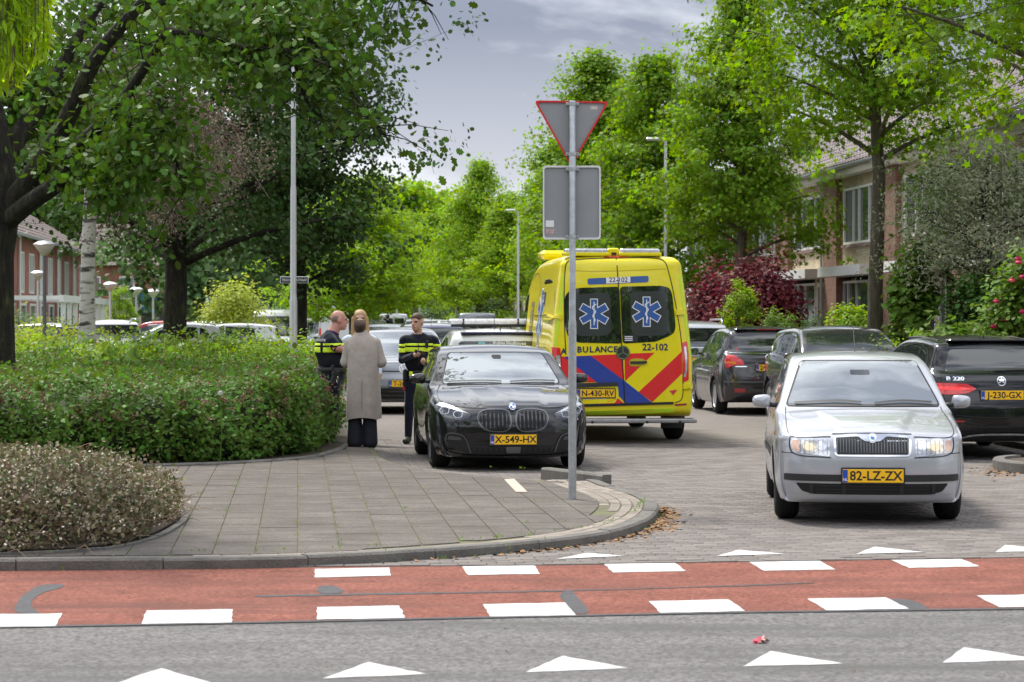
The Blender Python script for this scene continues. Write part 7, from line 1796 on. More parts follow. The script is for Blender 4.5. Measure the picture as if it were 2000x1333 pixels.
# ---------------------------------------------------------------- red brick terrace on the left
UL2 = 8.2
def red_unit(label):
    r = empty('red_brick_house', (0, 0, 0), 0, label, 'house', 'red brick houses on the left')
    part('wall', [(0, UL2, -.1, 2.75, -.3, 0), (0, 1.2, 2.75, 4.55, -.3, 0), (2.6, 4.6, 2.75, 4.55, -.3, 0), (6.6, UL2, 2.75, 4.55, -.3, 0), (0, UL2, 4.55, 5.15, -.3, 0)], B_RED, r)
    for y0 in (1.2, 4.6):
        w_ = empty('window'); w_.parent = r; y1 = y0 + (1.4 if y0 < 2 else 2.0)
        part('window_frame', [(y0, y1, 4.47, 4.55, -.08, .03), (y0, y1, 2.75, 2.83, -.08, .03), (y0, y0 + .18, 2.83, 4.47, -.08, .03), (y1 - .18, y1, 2.83, 4.47, -.08, .03), ((y0 + y1) / 2 - .1, (y0 + y1) / 2 + .1, 2.83, 4.47, -.08, .03)], M_FRAME, w_)
        part('pane', [(y0 + .1, y1 - .1, 2.8, 4.5, -.06, -.05)], M_PANE, w_)
    for y0 in (1.0, 4.8):
        w_ = empty('window'); w_.parent = r
        part('window_frame', [(y0, y0 + 2.2, 2.2, 2.3, .003, .06), (y0, y0 + .12, .4, 2.2, .003, .06), (y0 + 2.08, y0 + 2.2, .4, 2.2, .003, .06)], M_FRAME, w_); part('pane', [(y0 + .12, y0 + 2.08, .4, 2.2, .003, .02)], M_PANE, w_)
    mb = MB(); mb.tube([(.1, .2, 0), (.1, .2, 5.2)], .06, 8); mb.build('downpipe', M_FRAME, r)
    part('pergola_beam', [(0, UL2, 2.3, 2.58, 2.6, 2.75)], M_FRAME, r)
    for y0 in (.6, 3.2, 5.8): part('pergola_post', [(y0, y0 + .2, 0, 2.3, 2.58, 2.76)], M_FRAME, r)
    for y0 in (.6, 3.2, 5.8): part('pergola_rafter', [(y0, y0 + .12, 2.4, 2.56, .02, 2.58)], M_FRAME, r)
    mb = MB()
    nrow = 9
    for q in range(nrow):
        a, b_ = q / nrow, (q + 1) / nrow
        for c_ in range(27):
            y = c_ * UL2 / 27; mb.poly([(.45 - 4.4 * a, y, 5.15 + 2.6 * a + .05), (.45 - 4.4 * a, y + UL2 / 27, 5.15 + 2.6 * a + .05 + .03), (.45 - 4.4 * b_, y + UL2 / 27, 5.15 + 2.6 * b_ + .03), (.45 - 4.4 * b_, y, 5.15 + 2.6 * b_)])
    mb.build('roof', M_ROOF, r)
    part('gutter', [(0, UL2, 5.1, 5.22, .42, .54)], M_GUT, r)
    return r
RU = red_unit('red brick terraced house nearest to the oak trunk'); RU.location = ST(-12, 95); RU.rotation_euler = (0, 0, S_ANG)
for k, lb_ in enumerate(('second red brick house from the oak trunk, beside the tall grey lamp', 'third red brick house, left of the birch trunk', 'fourth red brick house, behind the birch trunk', 'fifth red brick house, right of the birch trunk', 'last red brick house before the clipped green column')):
    r = copy_tree(RU); r['label'] = lb_; r.location = ST(-12, 95 + UL2 * (k + 1)); r.rotation_euler = (0, 0, S_ANG)
r = empty('gable_house', P(212, 158), 0, 'red brick gabled house end with brown tiled roof behind the birch', 'house')
part('wall', [(0, 8, -.1, 5., -2.0, 3.2)], B_RED, r)
mb = MB(); nrow = 10
for q in range(nrow):
    a, b_ = q / nrow, (q + 1) / nrow
    for c_ in range(18): x = -2.3 + c_ * .32; mb.poly([(x, -.5 + 4.5 * a, 5 + 2.9 * a + .05), (x + .32, -.5 + 4.5 * a, 5.03 + 2.9 * a + .05), (x + .32, -.5 + 4.5 * b_, 5.03 + 2.9 * b_), (x, -.5 + 4.5 * b_, 5 + 2.9 * b_)])
mb.build('roof', M_ROOF, r)
for x in (-1.0, 1.2):
    w_ = empty('window'); w_.parent = r; mb = MB(); mb.box((x, -.02, 3.6), (1.0, .06, 1.5)); mb.build('window_frame', M_FRAME, w_); mb = MB(); mb.box((x, -.05, 3.6), (.8, .04, 1.3)); mb.build('pane', M_PANE, w_)
mb = MB(); mb.box((-1.6, 1.2, 7.3), (.5, .5, 1.6)); mb.build('chimney', B_RED, r)
# low brick buildings that close the views
def low_block(name, label, px0, px1, d, zb, zt, m_=B_RED, band=M_FRAME):
    x0_, x1_ = P(px0, d).x, P(px1, d).x; r = empty(name, ((x0_ + x1_) / 2, d, 0), 0, label, 'building'); hw = (x1_ - x0_) / 2
    mb = MB(); mb.box((0, 4, zb / 2), (2 * hw, 8, zb)); mb.build('wall', m_, r)
    mb = MB(); mb.box((0, 4, (zb + zt) / 2 + .002), (2 * hw + .3, 8.3, zt - zb)); mb.build('fascia', band, r)
    for k in range(max(2, int(hw * 2 / 3.2))):
        x = -hw + 1.6 + k * 3.2
        if x > hw - .8: break
        mb = MB(); mb.box((x, -.02, zb * .45), (1.5, .06, zb * .45)); mb.build('window', M_PANE, r)
    return r
low_block('brick_hall', 'long low brick hall with pale fascia closing the street end', 540, 800, 262, 3.75, 4.75)
low_block('brick_garage', 'low dark brick building with blue shutters behind the thick trunk', 255, 425, 150, 2.9, 3.1, brick_mat('dark_brick', (.15, .06, .045), (.11, .045, .035), (.14, .11, .1)), mat('fascia_grey', (.3, .3, .3), .6))
r = empty('blue_shutter', P(287, 149.8), 0, 'blue roller shutter on the low dark brick building', 'shutter'); mb = MB()
for k in range(8): mb.box((0, 0, 2.0 + k * .16), (1.25, .05, .145))
mb.build('slats', mat('shutter_blue', (.02, .14, .24), .5), r)

# ================================================================== posts, lamps, signs
M_GALV = mat('galvanised_steel', (.42, .44, .46), .45, metal=.65, var=.2, vs_=18, bump=.1, bs=90, detail=8)
M_POSTW = mat('lamp_post_silver', (.60, .59, .61), .35, metal=.5, var=.05, vs_=6)
M_SIGNG = mat('sign_back_grey', (.27, .285, .30), .55, var=.06, vs_=3)
M_SIGNR = mat('sign_red', (.65, .015, .03), .4)
gp0 = G(1118, 969, .1); SD = gp0.y; pm = SD / F
pole = empty('sign_post', (gp0.x, SD, .1), 0, 'galvanised post carrying the give-way triangle and a rectangular sign, both seen from behind', 'sign')
zz_ = lambda py: ZP(py, SD) - .1
mb = MB(); mb.lathe([(.0365, -.3), (.0365, zz_(640)), (.036, zz_(632)), (.030, zz_(622)), (.030, zz_(199)), (.024, zz_(197)), (.001, zz_(196.5))], 24); mb.build('post', M_GALV, pole, smooth=True, sharp=50)
def sx_(px): return (px - 1118) * pm
tri = [(sx_(1043), zz_(196)), (sx_(1190), zz_(198)), (sx_(1116), zz_(326))]
tro = round_poly(tri, .045, 6); cx_, cz_ = np.mean(tri, axis=0); 
AXS = ((1, 0, 0), (0, 0, 1), (0, 1, 0))
mb = MB(); mb.prism([(cx_ + (a - cx_) * .955, cz_ + (b_ - cz_) * .955) for a, b_ in tro], .004, (0, .046, 0), AXS); tp = mb.build('triangle_plate', M_SIGNG, pole, fixn=True)
def rim(pts, wd, dep, y, m_, nm, parent):
    mb = MB(); n = len(pts); c_ = np.mean(pts, axis=0); ins = [(c_[0] + (p[0] - c_[0]) * (1 - wd), c_[1] + (p[1] - c_[1]) * (1 - wd)) for p in pts]
    ids = [[mb.pt((p[0], y, p[1])), mb.pt((p[0], y + dep, p[1])), mb.pt((q[0], y + dep, q[1])), mb.pt((q[0], y, q[1]))] for p, q in zip(pts, ins)]
    for i in range(n):
        a, b_ = ids[i], ids[(i + 1) % n]
        for k in range(4): mb.face([a[k], b_[k], b_[(k + 1) % 4], a[(k + 1) % 4]])
    return mb.build(nm, m_, parent, fixn=True)
rim(tro, .075, .028, .030, M_SIGNR, 'red_edge', pole)
rc = round_poly([(sx_(1060.5), zz_(323.5)), (sx_(1173.5), zz_(323.5)), (sx_(1173.5), zz_(468)), (sx_(1060.5), zz_(468))], .03, 5); cx_, cz_ = np.mean(rc, axis=0)
mb = MB(); mb.prism([(cx_ + (a - cx_) * .965, cz_ + (b_ - cz_) * .965) for a, b_ in rc], .004, (0, .046, 0), AXS); mb.build('rectangle_plate', M_SIGNG, pole, fixn=True)
rim(rc, .05, .028, .030, mat('sign_white_edge', (.72, .72, .72), .4), 'white_edge', pole)
for py in (203, 301, 331, 463):
    br_ = empty('clamp', (0, 0, zz_(py))); br_.parent = pole
    mb = MB(); mb.lathe([(.034, -.016), (.034, .016)], 20); mb.box((.0, .036, 0), (.125, .018, .034), bev=.004); mb.build('clamp_band', M_GALV, br_, smooth=False)
    for sg in (-1, 1): mb = MB(); mb.tube([(sg * .052, .03, 0), (sg * .052, .012, 0)], .008, 6); mb.build('bolt', M_GALV, br_)
mb = MB(); mb.box((sx_(1160), .0445, zz_(210)), (.07, .002, .035)); mb.build('sticker', mat('sticker_pale', (.55, .5, .48), .6, var=.4, vs_=60), pole)
mb = MB(); mb.box((sx_(1074), .0445, zz_(437)), (.075, .002, .06)); mb.build('sticker', M_WHITE, pole); mb = MB(); mb.box((sx_(1075), .0445, zz_(452)), (.08, .002, .045)); mb.build('sticker', mat('sticker_pink', (.5, .36, .36), .6, var=.4, vs_=60), pole)
# street name post
ND = 45.0
np_ = empty('lamp_post', P(573, ND, .06), 0, 'tall silver lamp post with a street name plate rising from the hedge', 'lamp post'); nz_ = lambda py: ZP(py, ND) - .06
mb = MB(); mb.lathe([(.072, -.2), (.072, nz_(590)), (.066, nz_(583)), (.058, nz_(575)), (.056, nz_(372)), (.05, nz_(366)), (.046, nz_(360)), (.044, nz_(155)), (.034, nz_(148)), (.032, nz_(130)), (.028, nz_(20))], 20); mb.build('post', M_POSTW, np_, smooth=True, sharp=50)
mb = MB(); mb.box((-.25, 0, nz_(18)), (.65, .2, .09), bev=.03); mb.build('lamp_head', M_POSTW, np_)
M_SNB = mat('name_plate_dark', (.02, .025, .045), .4)
k_n = ND / F; mb = MB(); mb.box((1.0 * k_n, .09, nz_(547)), (53 * k_n, .012, 11 * k_n), bev=.004); pl_ = mb.build('name_plate', M_SNB, np_)
mb = MB(); mb.box((1.0 * k_n, .094, nz_(547)), (55.5 * k_n, .010, 13 * k_n), bev=.004); mb.build('name_plate_edge', M_WHITE, np_)
o = link('name_lettering', text_mesh('name_lettering', 'TERSCHELLINGSTRAAT', .066, M_WHITE, bold=.001, sx=.60), np_); o.location = (1.0 * k_n, .0825, nz_(547.5)); o.rotation_euler = (math.pi / 2, 0, 0)
bb = [v.co.x for v in o.data.vertices]; wsc = 49 * k_n / (max(bb) - min(bb)); o.scale = (wsc, 1, 1)
mb = MB(); mb.box((0, .07, nz_(547)), (.05, .05, .05)); mb.build('plate_bracket', M_GALV, np_)
def street_lamp(label, px, d, hz, dx=-.32, group='street lamps along the side street'):
    r = empty('street_lamp', P(px, d), 0, label, 'street lamp', group); mb = MB(); mb.lathe([(.07, -.1), (.07, 1.4), (.05, 1.5), (.042, hz - .12), (.03, hz)], 12); mb.build('post', M_POSTW, r, smooth=True)
    mb = MB(); mb.tube([(0, 0, hz - .05), (dx * .4, 0, hz + .02)], .025, 8); mb.box((dx * .85, 0, hz + .04), (abs(dx) * 1.7, .2, .09), bev=.035); mb.build('lamp_head', M_POSTW, r)
    return r
street_lamp('street lamp between the trees left of the rectangular sign', 1012, 98, ZP(413, 98)); street_lamp('street lamp whose head shows among the leaves right of the triangle sign', 1300, 67, ZP(275, 67))
for px, d, lb_ in ((891, 140, 'far lamp post left of the grey van'), (820, 170, 'far lamp post above the officer with the phone'), (757, 190, 'far lamp post over the small white van'), (775, 215, 'farthest lamp post down the street')): street_lamp(lb_, px, d, 6.2)
def bowl_lamp(label, px, d, ytop, m_=M_POSTW, rb=.26):
    r = empty('court_lamp', P(px, d), 0, label, 'lamp', 'bowl lamps in the court'); z = ZP(ytop, d)
    mb = MB(); mb.lathe([(.055, -.1), (.05, 1.0), (.04, z - .35), (.04, z - .3)], 12); mb.build('post', m_, r, smooth=True)
    mb = MB(); mb.lathe([(.05, z - .32), (.14, z - .22), (rb, z - .06), (rb, z - .04)], 18); mb.build('bowl', mat('lamp_bowl', (.6, .58, .5), .4), r, smooth=True)
    mb = MB(); mb.lathe([(rb + .02, z - .045), (rb * .6, z + .03), (.001, z + .05)], 18); mb.build('lamp_cap', M_POSTW, r, smooth=True)
bowl_lamp('nearest bowl lamp on a dark post left of the birch', 87, 58, 474, mat('post_dark', (.10, .11, .12), .5)); bowl_lamp('bowl lamp just left of the dark lamp post', 74, 88, 531); bowl_lamp('bowl lamp right of the birch before the clipped column', 215, 90, 553); bowl_lamp('bowl lamp left of the pair by the thick trunk', 266, 98, 563); bowl_lamp('bowl lamp nearest to the thick trunk', 299, 98, 567)
r = empty('parking_sign', P(405, 100), 0, 'small blue traffic sign on a post right of the thick trunk', 'sign'); mb = MB(); mb.tube([(0, 0, 0), (0, 0, 2.6)], .03, 8); mb.build('post', M_GALV, r); mb = MB(); mb.box((0, -.04, 2.35), (.16, .01, .32)); mb.build('blue_plate', mat('sign_blue', (.02, .12, .45), .4), r)
mb = MB(); mb.box((0, -.05, 2.38), (.05, .004, .16)); mb.build('white_mark', M_WHITE, r)
# ================================================================== people
def sd(pr, X, Y, Z):
    k = pr[0]
    if k == 'c':
        a, b_ = np.array(pr[1], float), np.array(pr[2], float); ba = b_ - a; L_ = max(ba @ ba, 1e-9)
        t = np.clip(((X - a[0]) * ba[0] + (Y - a[1]) * ba[1] + (Z - a[2]) * ba[2]) / L_, 0, 1)
        return np.sqrt((X - a[0] - t * ba[0]) ** 2 + (Y - a[1] - t * ba[1]) ** 2 + (Z - a[2] - t * ba[2]) ** 2) - (pr[3] + (pr[4] - pr[3]) * t)
    c, r = pr[1], pr[2]; rz = pr[3] if len(pr) > 3 and isinstance(pr[3], (int, float)) else 0.
    dx, dy = X - c[0], Y - c[1]; cs, sn = math.cos(rz), math.sin(rz); qx, qy, qz = cs * dx + sn * dy, -sn * dx + cs * dy, Z - c[2]
    if k == 'e':
        k0 = np.sqrt((qx / r[0]) ** 2 + (qy / r[1]) ** 2 + (qz / r[2]) ** 2); k1 = np.sqrt((qx / r[0] ** 2) ** 2 + (qy / r[1] ** 2) ** 2 + (qz / r[2] ** 2) ** 2) + 1e-9
        return k0 * (k0 - 1) / k1
    ex = [np.abs(qx) - r[0] + .012, np.abs(qy) - r[1] + .012, np.abs(qz) - r[2] + .012]
    return np.sqrt(sum(np.maximum(e_, 0) ** 2 for e_ in ex)) + np.minimum(np.maximum(np.maximum(ex[0], ex[1]), ex[2]), 0) - .012
def pr_box(pr):
    if pr[0] == 'c':
        m_ = max(pr[3], pr[4]); a, b_ = pr[1], pr[2]; return [(min(a[i], b_[i]) - m_, max(a[i], b_[i]) + m_) for i in range(3)]
    r = pr[2]; R = max(r[0], r[1]); return [(pr[1][0] - R, pr[1][0] + R), (pr[1][1] - R, pr[1][1] + R), (pr[1][2] - r[2], pr[1][2] + r[2])]
def sdf_mesh(name, prims, mats, h=.008, k=.025, grow=0., clip=None, minus=None):
    """prims: (label, primitive); a smooth union, polygonised; each face takes the material of the nearest primitive"""
    bx = np.array([pr_box(p) for _, p in prims]); lo = bx[:, :, 0].min(0) - .05 - grow; hi = bx[:, :, 1].max(0) + .05 + grow
    if clip: lo[2] = max(lo[2], clip[0] - .03); hi[2] = min(hi[2], clip[1] + .03)
    n = np.ceil((hi - lo) / h).astype(int) + 1; ax = [lo[i] + h * np.arange(n[i]) for i in range(3)]
    f = np.full(n, .3, np.float32)
    for _, p in prims:
        b_ = pr_box(p); sl_ = []
        for i in range(3):
            a = int(max(0, (b_[i][0] - .07 - grow - lo[i]) // h)); c_ = int(min(n[i], (b_[i][1] + .07 + grow - lo[i]) // h + 2)); sl_.append(slice(a, c_))
        if any(s_.stop <= s_.start for s_ in sl_): continue
        X, Y, Z = np.meshgrid(ax[0][sl_[0]], ax[1][sl_[1]], ax[2][sl_[2]], indexing='ij', sparse=True)
        d = (sd(p, X, Y, Z) - grow).astype(np.float32); g = f[tuple(sl_)]; hh = np.clip(.5 + .5 * (g - d) / k, 0, 1); f[tuple(sl_)] = g * (1 - hh) + d * hh - k * hh * (1 - hh)
    if minus:
        X, Y, Z = np.meshgrid(*ax, indexing='ij', sparse=True)
        for p in minus: f = np.maximum(f, -sd(p, X, Y, Z))
    if clip: Z = ax[2][None, None, :]; f = np.maximum(f, np.maximum(clip[0] - Z, Z - clip[1]))
    s_ = f < 0; c = np.zeros(np.array(f.shape) - 1, np.int8)
    off = [(i, j, q) for i in (0, 1) for j in (0, 1) for q in (0, 1)]; N_ = f.shape
    for i, j, q in off: c += s_[i:N_[0] - 1 + i, j:N_[1] - 1 + j, q:N_[2] - 1 + q]
    act = np.argwhere((c > 0) & (c < 8)); vals = np.stack([f[act[:, 0] + i, act[:, 1] + j, act[:, 2] + q] for i, j, q in off], 1)
    acc = np.zeros((len(act), 3)); cnt = np.zeros(len(act)); O = np.array(off, float)
    for a in range(8):
        for b_ in range(a + 1, 8):
            if np.abs(O[a] - O[b_]).sum() != 1: continue
            m_ = (vals[:, a] < 0) != (vals[:, b_] < 0); t = vals[:, a] / (vals[:, a] - vals[:, b_] + 1e-12); acc[m_] += O[a] + (O[b_] - O[a]) * t[m_, None]; cnt[m_] += 1
    V = lo + (act + acc / cnt[:, None]) * h
    idx = np.full(c.shape, -1, np.int64); idx[act[:, 0], act[:, 1], act[:, 2]] = np.arange(len(act)); faces = []
    for a in range(3):
        s0 = [slice(None)] * 3; s1 = [slice(None)] * 3; s0[a] = slice(0, -1); s1[a] = slice(1, None)
        e_ = np.argwhere(s_[tuple(s0)] != s_[tuple(s1)]); b_, d_ = [(1, 2), (2, 0), (0, 1)][a]; e_ = e_[(e_[:, b_] > 0) & (e_[:, d_] > 0) & (e_[:, b_] < N_[b_] - 1) & (e_[:, d_] < N_[d_] - 1)]
        q = []
        for ob, od in ((-1, -1), (0, -1), (0, 0), (-1, 0)):
            w_ = e_.copy(); w_[:, b_] += ob; w_[:, d_] += od; q.append(idx[w_[:, 0], w_[:, 1], w_[:, 2]])
        q = np.stack(q, 1); fl = ~s_[e_[:, 0], e_[:, 1], e_[:, 2]]; q[fl] = q[fl][:, ::-1]; faces.append(q)
    fc = np.vstack(faces); fc = fc[(fc >= 0).all(1)]
    labs_ = list(mats.keys()); D = np.stack([sd(p, V[:, 0], V[:, 1], V[:, 2]) for _, p in prims], 1); lid = np.array([labs_.index(l_) for l_, _ in prims])[np.argmin(D, 1)]
    me = np_mesh(name, V, fc.ravel(), np.full(len(fc), 4), list(mats.values()), mi=lid[fc[:, 0]], smooth=True)
    return me
M_SKIN = mat('skin', (.52, .30, .22), .5, var=.08, vs_=12); M_SKINR = mat('skin_ruddy', (.56, .27, .21), .5, var=.10, vs_=10); M_LIP = mat('lips', (.40, .16, .13), .5); M_EYE = mat('eye_dark', (.05, .04, .035), .3)
M_HAIRB = mat('hair_brown', (.075, .042, .026), .6, var=.3, vs_=40, bump=.6, bs=60); M_HAIRL = mat('hair_blonde', (.48, .31, .14), .55, var=.3, vs_=30, bump=.6, bs=60); M_STUB = mat('hair_stubble', (.23, .165, .135), .7, var=.15, vs_=40)
M_NAVYC = mat('navy_cloth', (.010, .012, .024), .9, spec=.12, var=.25, vs_=14, bump=.5, bs=14, sheen=.2); M_VEST = mat('vest_black', (.016, .017, .021), .85, spec=.15, var=.2, vs_=12, bump=.4, bs=20); M_HIVIS = mat('hi_vis_yellow', (.78, 1.0, .03), .6); M_BOOT = mat('boot_black', (.012, .012, .012), .5)
M_COAT = mat('beige_wool', (.43, .37, .32), .95, var=.10, vs_=9, bump=.9, bs=6, sheen=.3, spec=.1); M_SHIRTB = mat('pale_blue_shirt', (.52, .62, .74), .8, var=.08, vs_=10, bump=.3, bs=20); M_DENIM = mat('dark_trousers', (.016, .017, .026), .85, var=.2, vs_=10, bump=.4, bs=12); M_GUN = mat('holster_black', (.015, .015, .016), .4)
def head(c, yaw, s=1., skin='skin', ear=True, mouthz=-.068):
    """head primitives around centre c; yaw turns the face (0 = towards -y, the camera)"""
    cs, sn = math.cos(yaw), math.sin(yaw)
    def q(x, y, z): return (c[0] + (x * cs - y * sn) * s, c[1] + (x * sn + y * cs) * s, c[2] + z * s)
    L_ = [(skin, ('e', q(0, .015, .035), (.077 * s, .095 * s, .088 * s), yaw)), (skin, ('e', q(0, -.02, -.035), (.062 * s, .072 * s, .085 * s), yaw)), (skin, ('e', q(0, -.062, -.098), (.030 * s, .026 * s, .022 * s), yaw)),
          (skin, ('c', q(0, -.088, .012), q(0, -.112, -.030), .009 * s, .0145 * s)), (skin, ('c', q(-.034, -.078, .028), q(.034, -.078, .028), .011 * s, .011 * s)),
          ('lip', ('c', q(-.020, -.087, mouthz), q(.020, -.087, mouthz), .0062 * s, .0062 * s)),
          ('eye', ('e', q(-.030, -.079, .010), (.013 * s, .008 * s, .006 * s), yaw)), ('eye', ('e', q(.030, -.079, .010), (.013 * s, .008 * s, .006 * s), yaw))]
    if ear: L_ += [(skin, ('e', q(-.079, .018, -.005), (.010 * s, .020 * s, .032 * s), yaw)), (skin, ('e', q(.079, .018, -.005), (.010 * s, .020 * s, .032 * s), yaw))]
    return L_, q
def hand(w, dirv, up, s=1., skin='skin', curl=.6):
    """palm and five fingers from the wrist w along dirv, curling towards up"""
    d = Vector(dirv).normalized(); u = Vector(up); u = (u - d * u.dot(d)).normalized(); sd_ = d.cross(u); w = Vector(w); out = []
    pc = w + d * .045 * s; out.append((skin, ('c', tuple(w), tuple(w + d * .075 * s), .027 * s, .030 * s)))
    for i, (o_, ln) in enumerate(((-.027, .060), (-.009, .072), (.009, .068), (.026, .052))):
        a = w + d * .082 * s + sd_ * o_ * s; b_ = a + (d * math.cos(curl * .5) + u * math.sin(curl * .5)) * ln * .55 * s; c_ = b_ + (d * math.cos(curl * 1.7) + u * math.sin(curl * 1.7)) * ln * .5 * s
        out += [(skin, ('c', tuple(a), tuple(b_), .0098 * s, .009 * s)), (skin, ('c', tuple(b_), tuple(c_), .009 * s, .0078 * s))]
    a = w + d * .030 * s - sd_ * .030 * s; b_ = a + (d * .7 - sd_ * .5 + u * .5).normalized() * .04 * s; c_ = b_ + (d * .8 + u * .6).normalized() * .032 * s
    out += [(skin, ('c', tuple(a), tuple(b_), .0125 * s, .0105 * s)), (skin, ('c', tuple(b_), tuple(c_), .0105 * s, .009 * s))]
    return out
SK = {'skin': M_SKIN, 'lip': M_LIP, 'eye': M_EYE, 'shirt': M_NAVYC, 'legs': M_NAVYC, 'boot': M_BOOT}

# ---- officer with the phone
OD1 = 33.0; kk = OD1 / F; of = empty('person', P(818, OD1, 0), 0, 'police officer in dark uniform with yellow bands looking down the street, phone in hand', 'person')
def o1(px, py, y=0.): return ((px - 818) * kk, y, ZP(py, OD1))
hc = (-.022, -.015, 1.655); hp, hq = head(hc, -.55, 1.0)
pr = [('skin', ('c', (-.005, .02, 1.47), (-.015, .005, 1.58), .058, .055))] + hp
pr += [('shirt', ('e', (0, .02, 1.32), (.185, .125, .19))), ('shirt', ('e', (0, .01, 1.12), (.165, .125, .22))), ('shirt', ('c', (-.17, .02, 1.42), (.17, .02, 1.42), .065, .065)), ('shirt', ('c', (-.06, .02, 1.455), (.06, .02, 1.455), .055, .055)),
       ('legs', ('e', (0, .02, .95), (.165, .125, .15))), ('legs', ('c', (-.095, .02, .88), (-.13, .0, .50), .092, .068)), ('legs', ('c', (-.13, .0, .50), (-.145, .03, .11), .066, .05)), ('legs', ('c', (.095, .02, .88), (.11, .02, .50), .092, .068)), ('legs', ('c', (.11, .02, .5), (.12, .05, .11), .066, .05)),
       ('boot', ('c', (-.15, .03, .05), (-.175, -.13, .04), .048, .042)), ('boot', ('c', (.12, .05, .05), (.15, -.11, .04), .048, .042))]
rsh, rel, rwr = (-.205, .02, 1.405), o1(786, 703, -.02), o1(808, 694, -.27)
lsh, lel, lwr = (.21, .02, 1.405), o1(861, 708, .03), o1(838, 712, -.2)
pr += [('shirt', ('c', rsh, rel, .066, .052)), ('shirt', ('c', rel, rwr, .050, .038)), ('shirt', ('c', lsh, lel, .066, .052)), ('shirt', ('c', lel, lwr, .050, .038))]
pr += hand(rwr, (.85, -.5, .12), (.1, -.2, 1), curl=1.0) + hand(lwr, (-.6, -.7, .3), (-.4, .3, 1), curl=.9)
link('body', sdf_mesh('body', pr, SK), of)
hr = [('h', ('e', (hc[0], hc[1] + .012, hc[2] + .052), (.080, .098, .080), -.55)), ('h', ('e', (hc[0] + .01, hc[1] + .05, hc[2] + .0), (.074, .062, .075), -.55))]
link('hair', sdf_mesh('hair', hr, {'h': M_HAIRB}, grow=.002, minus=[('e', hq(0, -.10, -.01), (.072, .085, .075), -.55)]), of)
tors = [('v', ('e', (0, .02, 1.30), (.19, .13, .17))), ('v', ('e', (0, .01, 1.14), (.175, .13, .19))), ('v', ('c', (-.12, .02, 1.40), (.12, .02, 1.40), .075, .075))]
link('vest', sdf_mesh('vest', tors, {'v': M_VEST}, grow=.022, clip=(1.0, 1.455), minus=[('e', (-.02, -.05, 1.52), (.085, .15, .10))]), of)
for nm, z0, z1 in (('hi_vis_band', 1.338, 1.372), ('hi_vis_band', 1.255, 1.316)):
    link(nm, sdf_mesh(nm, tors, {'v': M_HIVIS}, grow=.0255, clip=(z0, z1)), of)
    for a, b_ in ((rsh, rel), (lsh, lel)): link('sleeve_band', sdf_mesh('sleeve_band', [('v', ('c', a, b_, .066, .052))], {'v': M_HIVIS}, grow=.005, clip=(z0 - .012, z1 - .012)), of)
link('belt', sdf_mesh('belt', [('b', ('e', (0, .02, .985), (.172, .132, .12)))], {'b': M_GUN}, grow=.016, clip=(.945, 1.0)), of)
mb = MB(); mb.box((-.185, -.03, .94), (.06, .09, .16), bev=.02); mb.box((-.19, -.02, .84), (.05, .07, .2), bev=.02); mb.build('holster', M_GUN, of)
mb = MB(); mb.box((-.10, -.155, .955), (.05, .04, .07), bev=.012); mb.build('belt_pouch', M_HIVIS, of); mb = MB(); mb.box((-.20, -.045, .75), (.04, .05, .05), bev=.01); mb.build('pouch_tab', M_RED_D, of)
mb = MB(); mb.box((.115, -.15, 1.36), (.045, .035, .11), bev=.012); mb.tube([(.125, -.15, 1.41), (.128, -.15, 1.48)], .006, 6); mb.build('radio', M_GUN, of)
mb = MB(); mb.box((0, -.162, 1.25), (.008, .01, .38)); mb.build('zip', M_SEAL, of); mb = MB(); mb.box((.115, -.148, 1.13), (.13, .03, .12), bev=.012); mb.build('vest_pocket', M_VEST, of)
link('collar', sdf_mesh('collar', [('s', ('e', (-.01, .015, 1.475), (.082, .078, .05)))], {'s': M_NAVYC}, clip=(1.44, 1.51), minus=[('e', (-.015, -.03, 1.52), (.055, .09, .05))]), of)
ph = o1(822, 688, -.345); pf = empty('mobile_phone', (of.location.x + ph[0], OD1 + ph[1], ph[2]), 0, 'black phone held in the hand of the standing officer', 'phone')
mb = MB(); mb.M = Matrix.Rotation(.9, 4, 'X') @ Matrix.Rotation(-.25, 4, 'Z'); mb.box((0, 0, 0), (.145, .010, .072), bev=.003); mb.build('case', M_GLOSSB, pf); mb = MB(); mb.M = Matrix.Rotation(.9, 4, 'X') @ Matrix.Rotation(-.25, 4, 'Z'); mb.box((0, .0055, 0), (.135, .002, .064)); mb.build('screen', M_GLASS, pf)

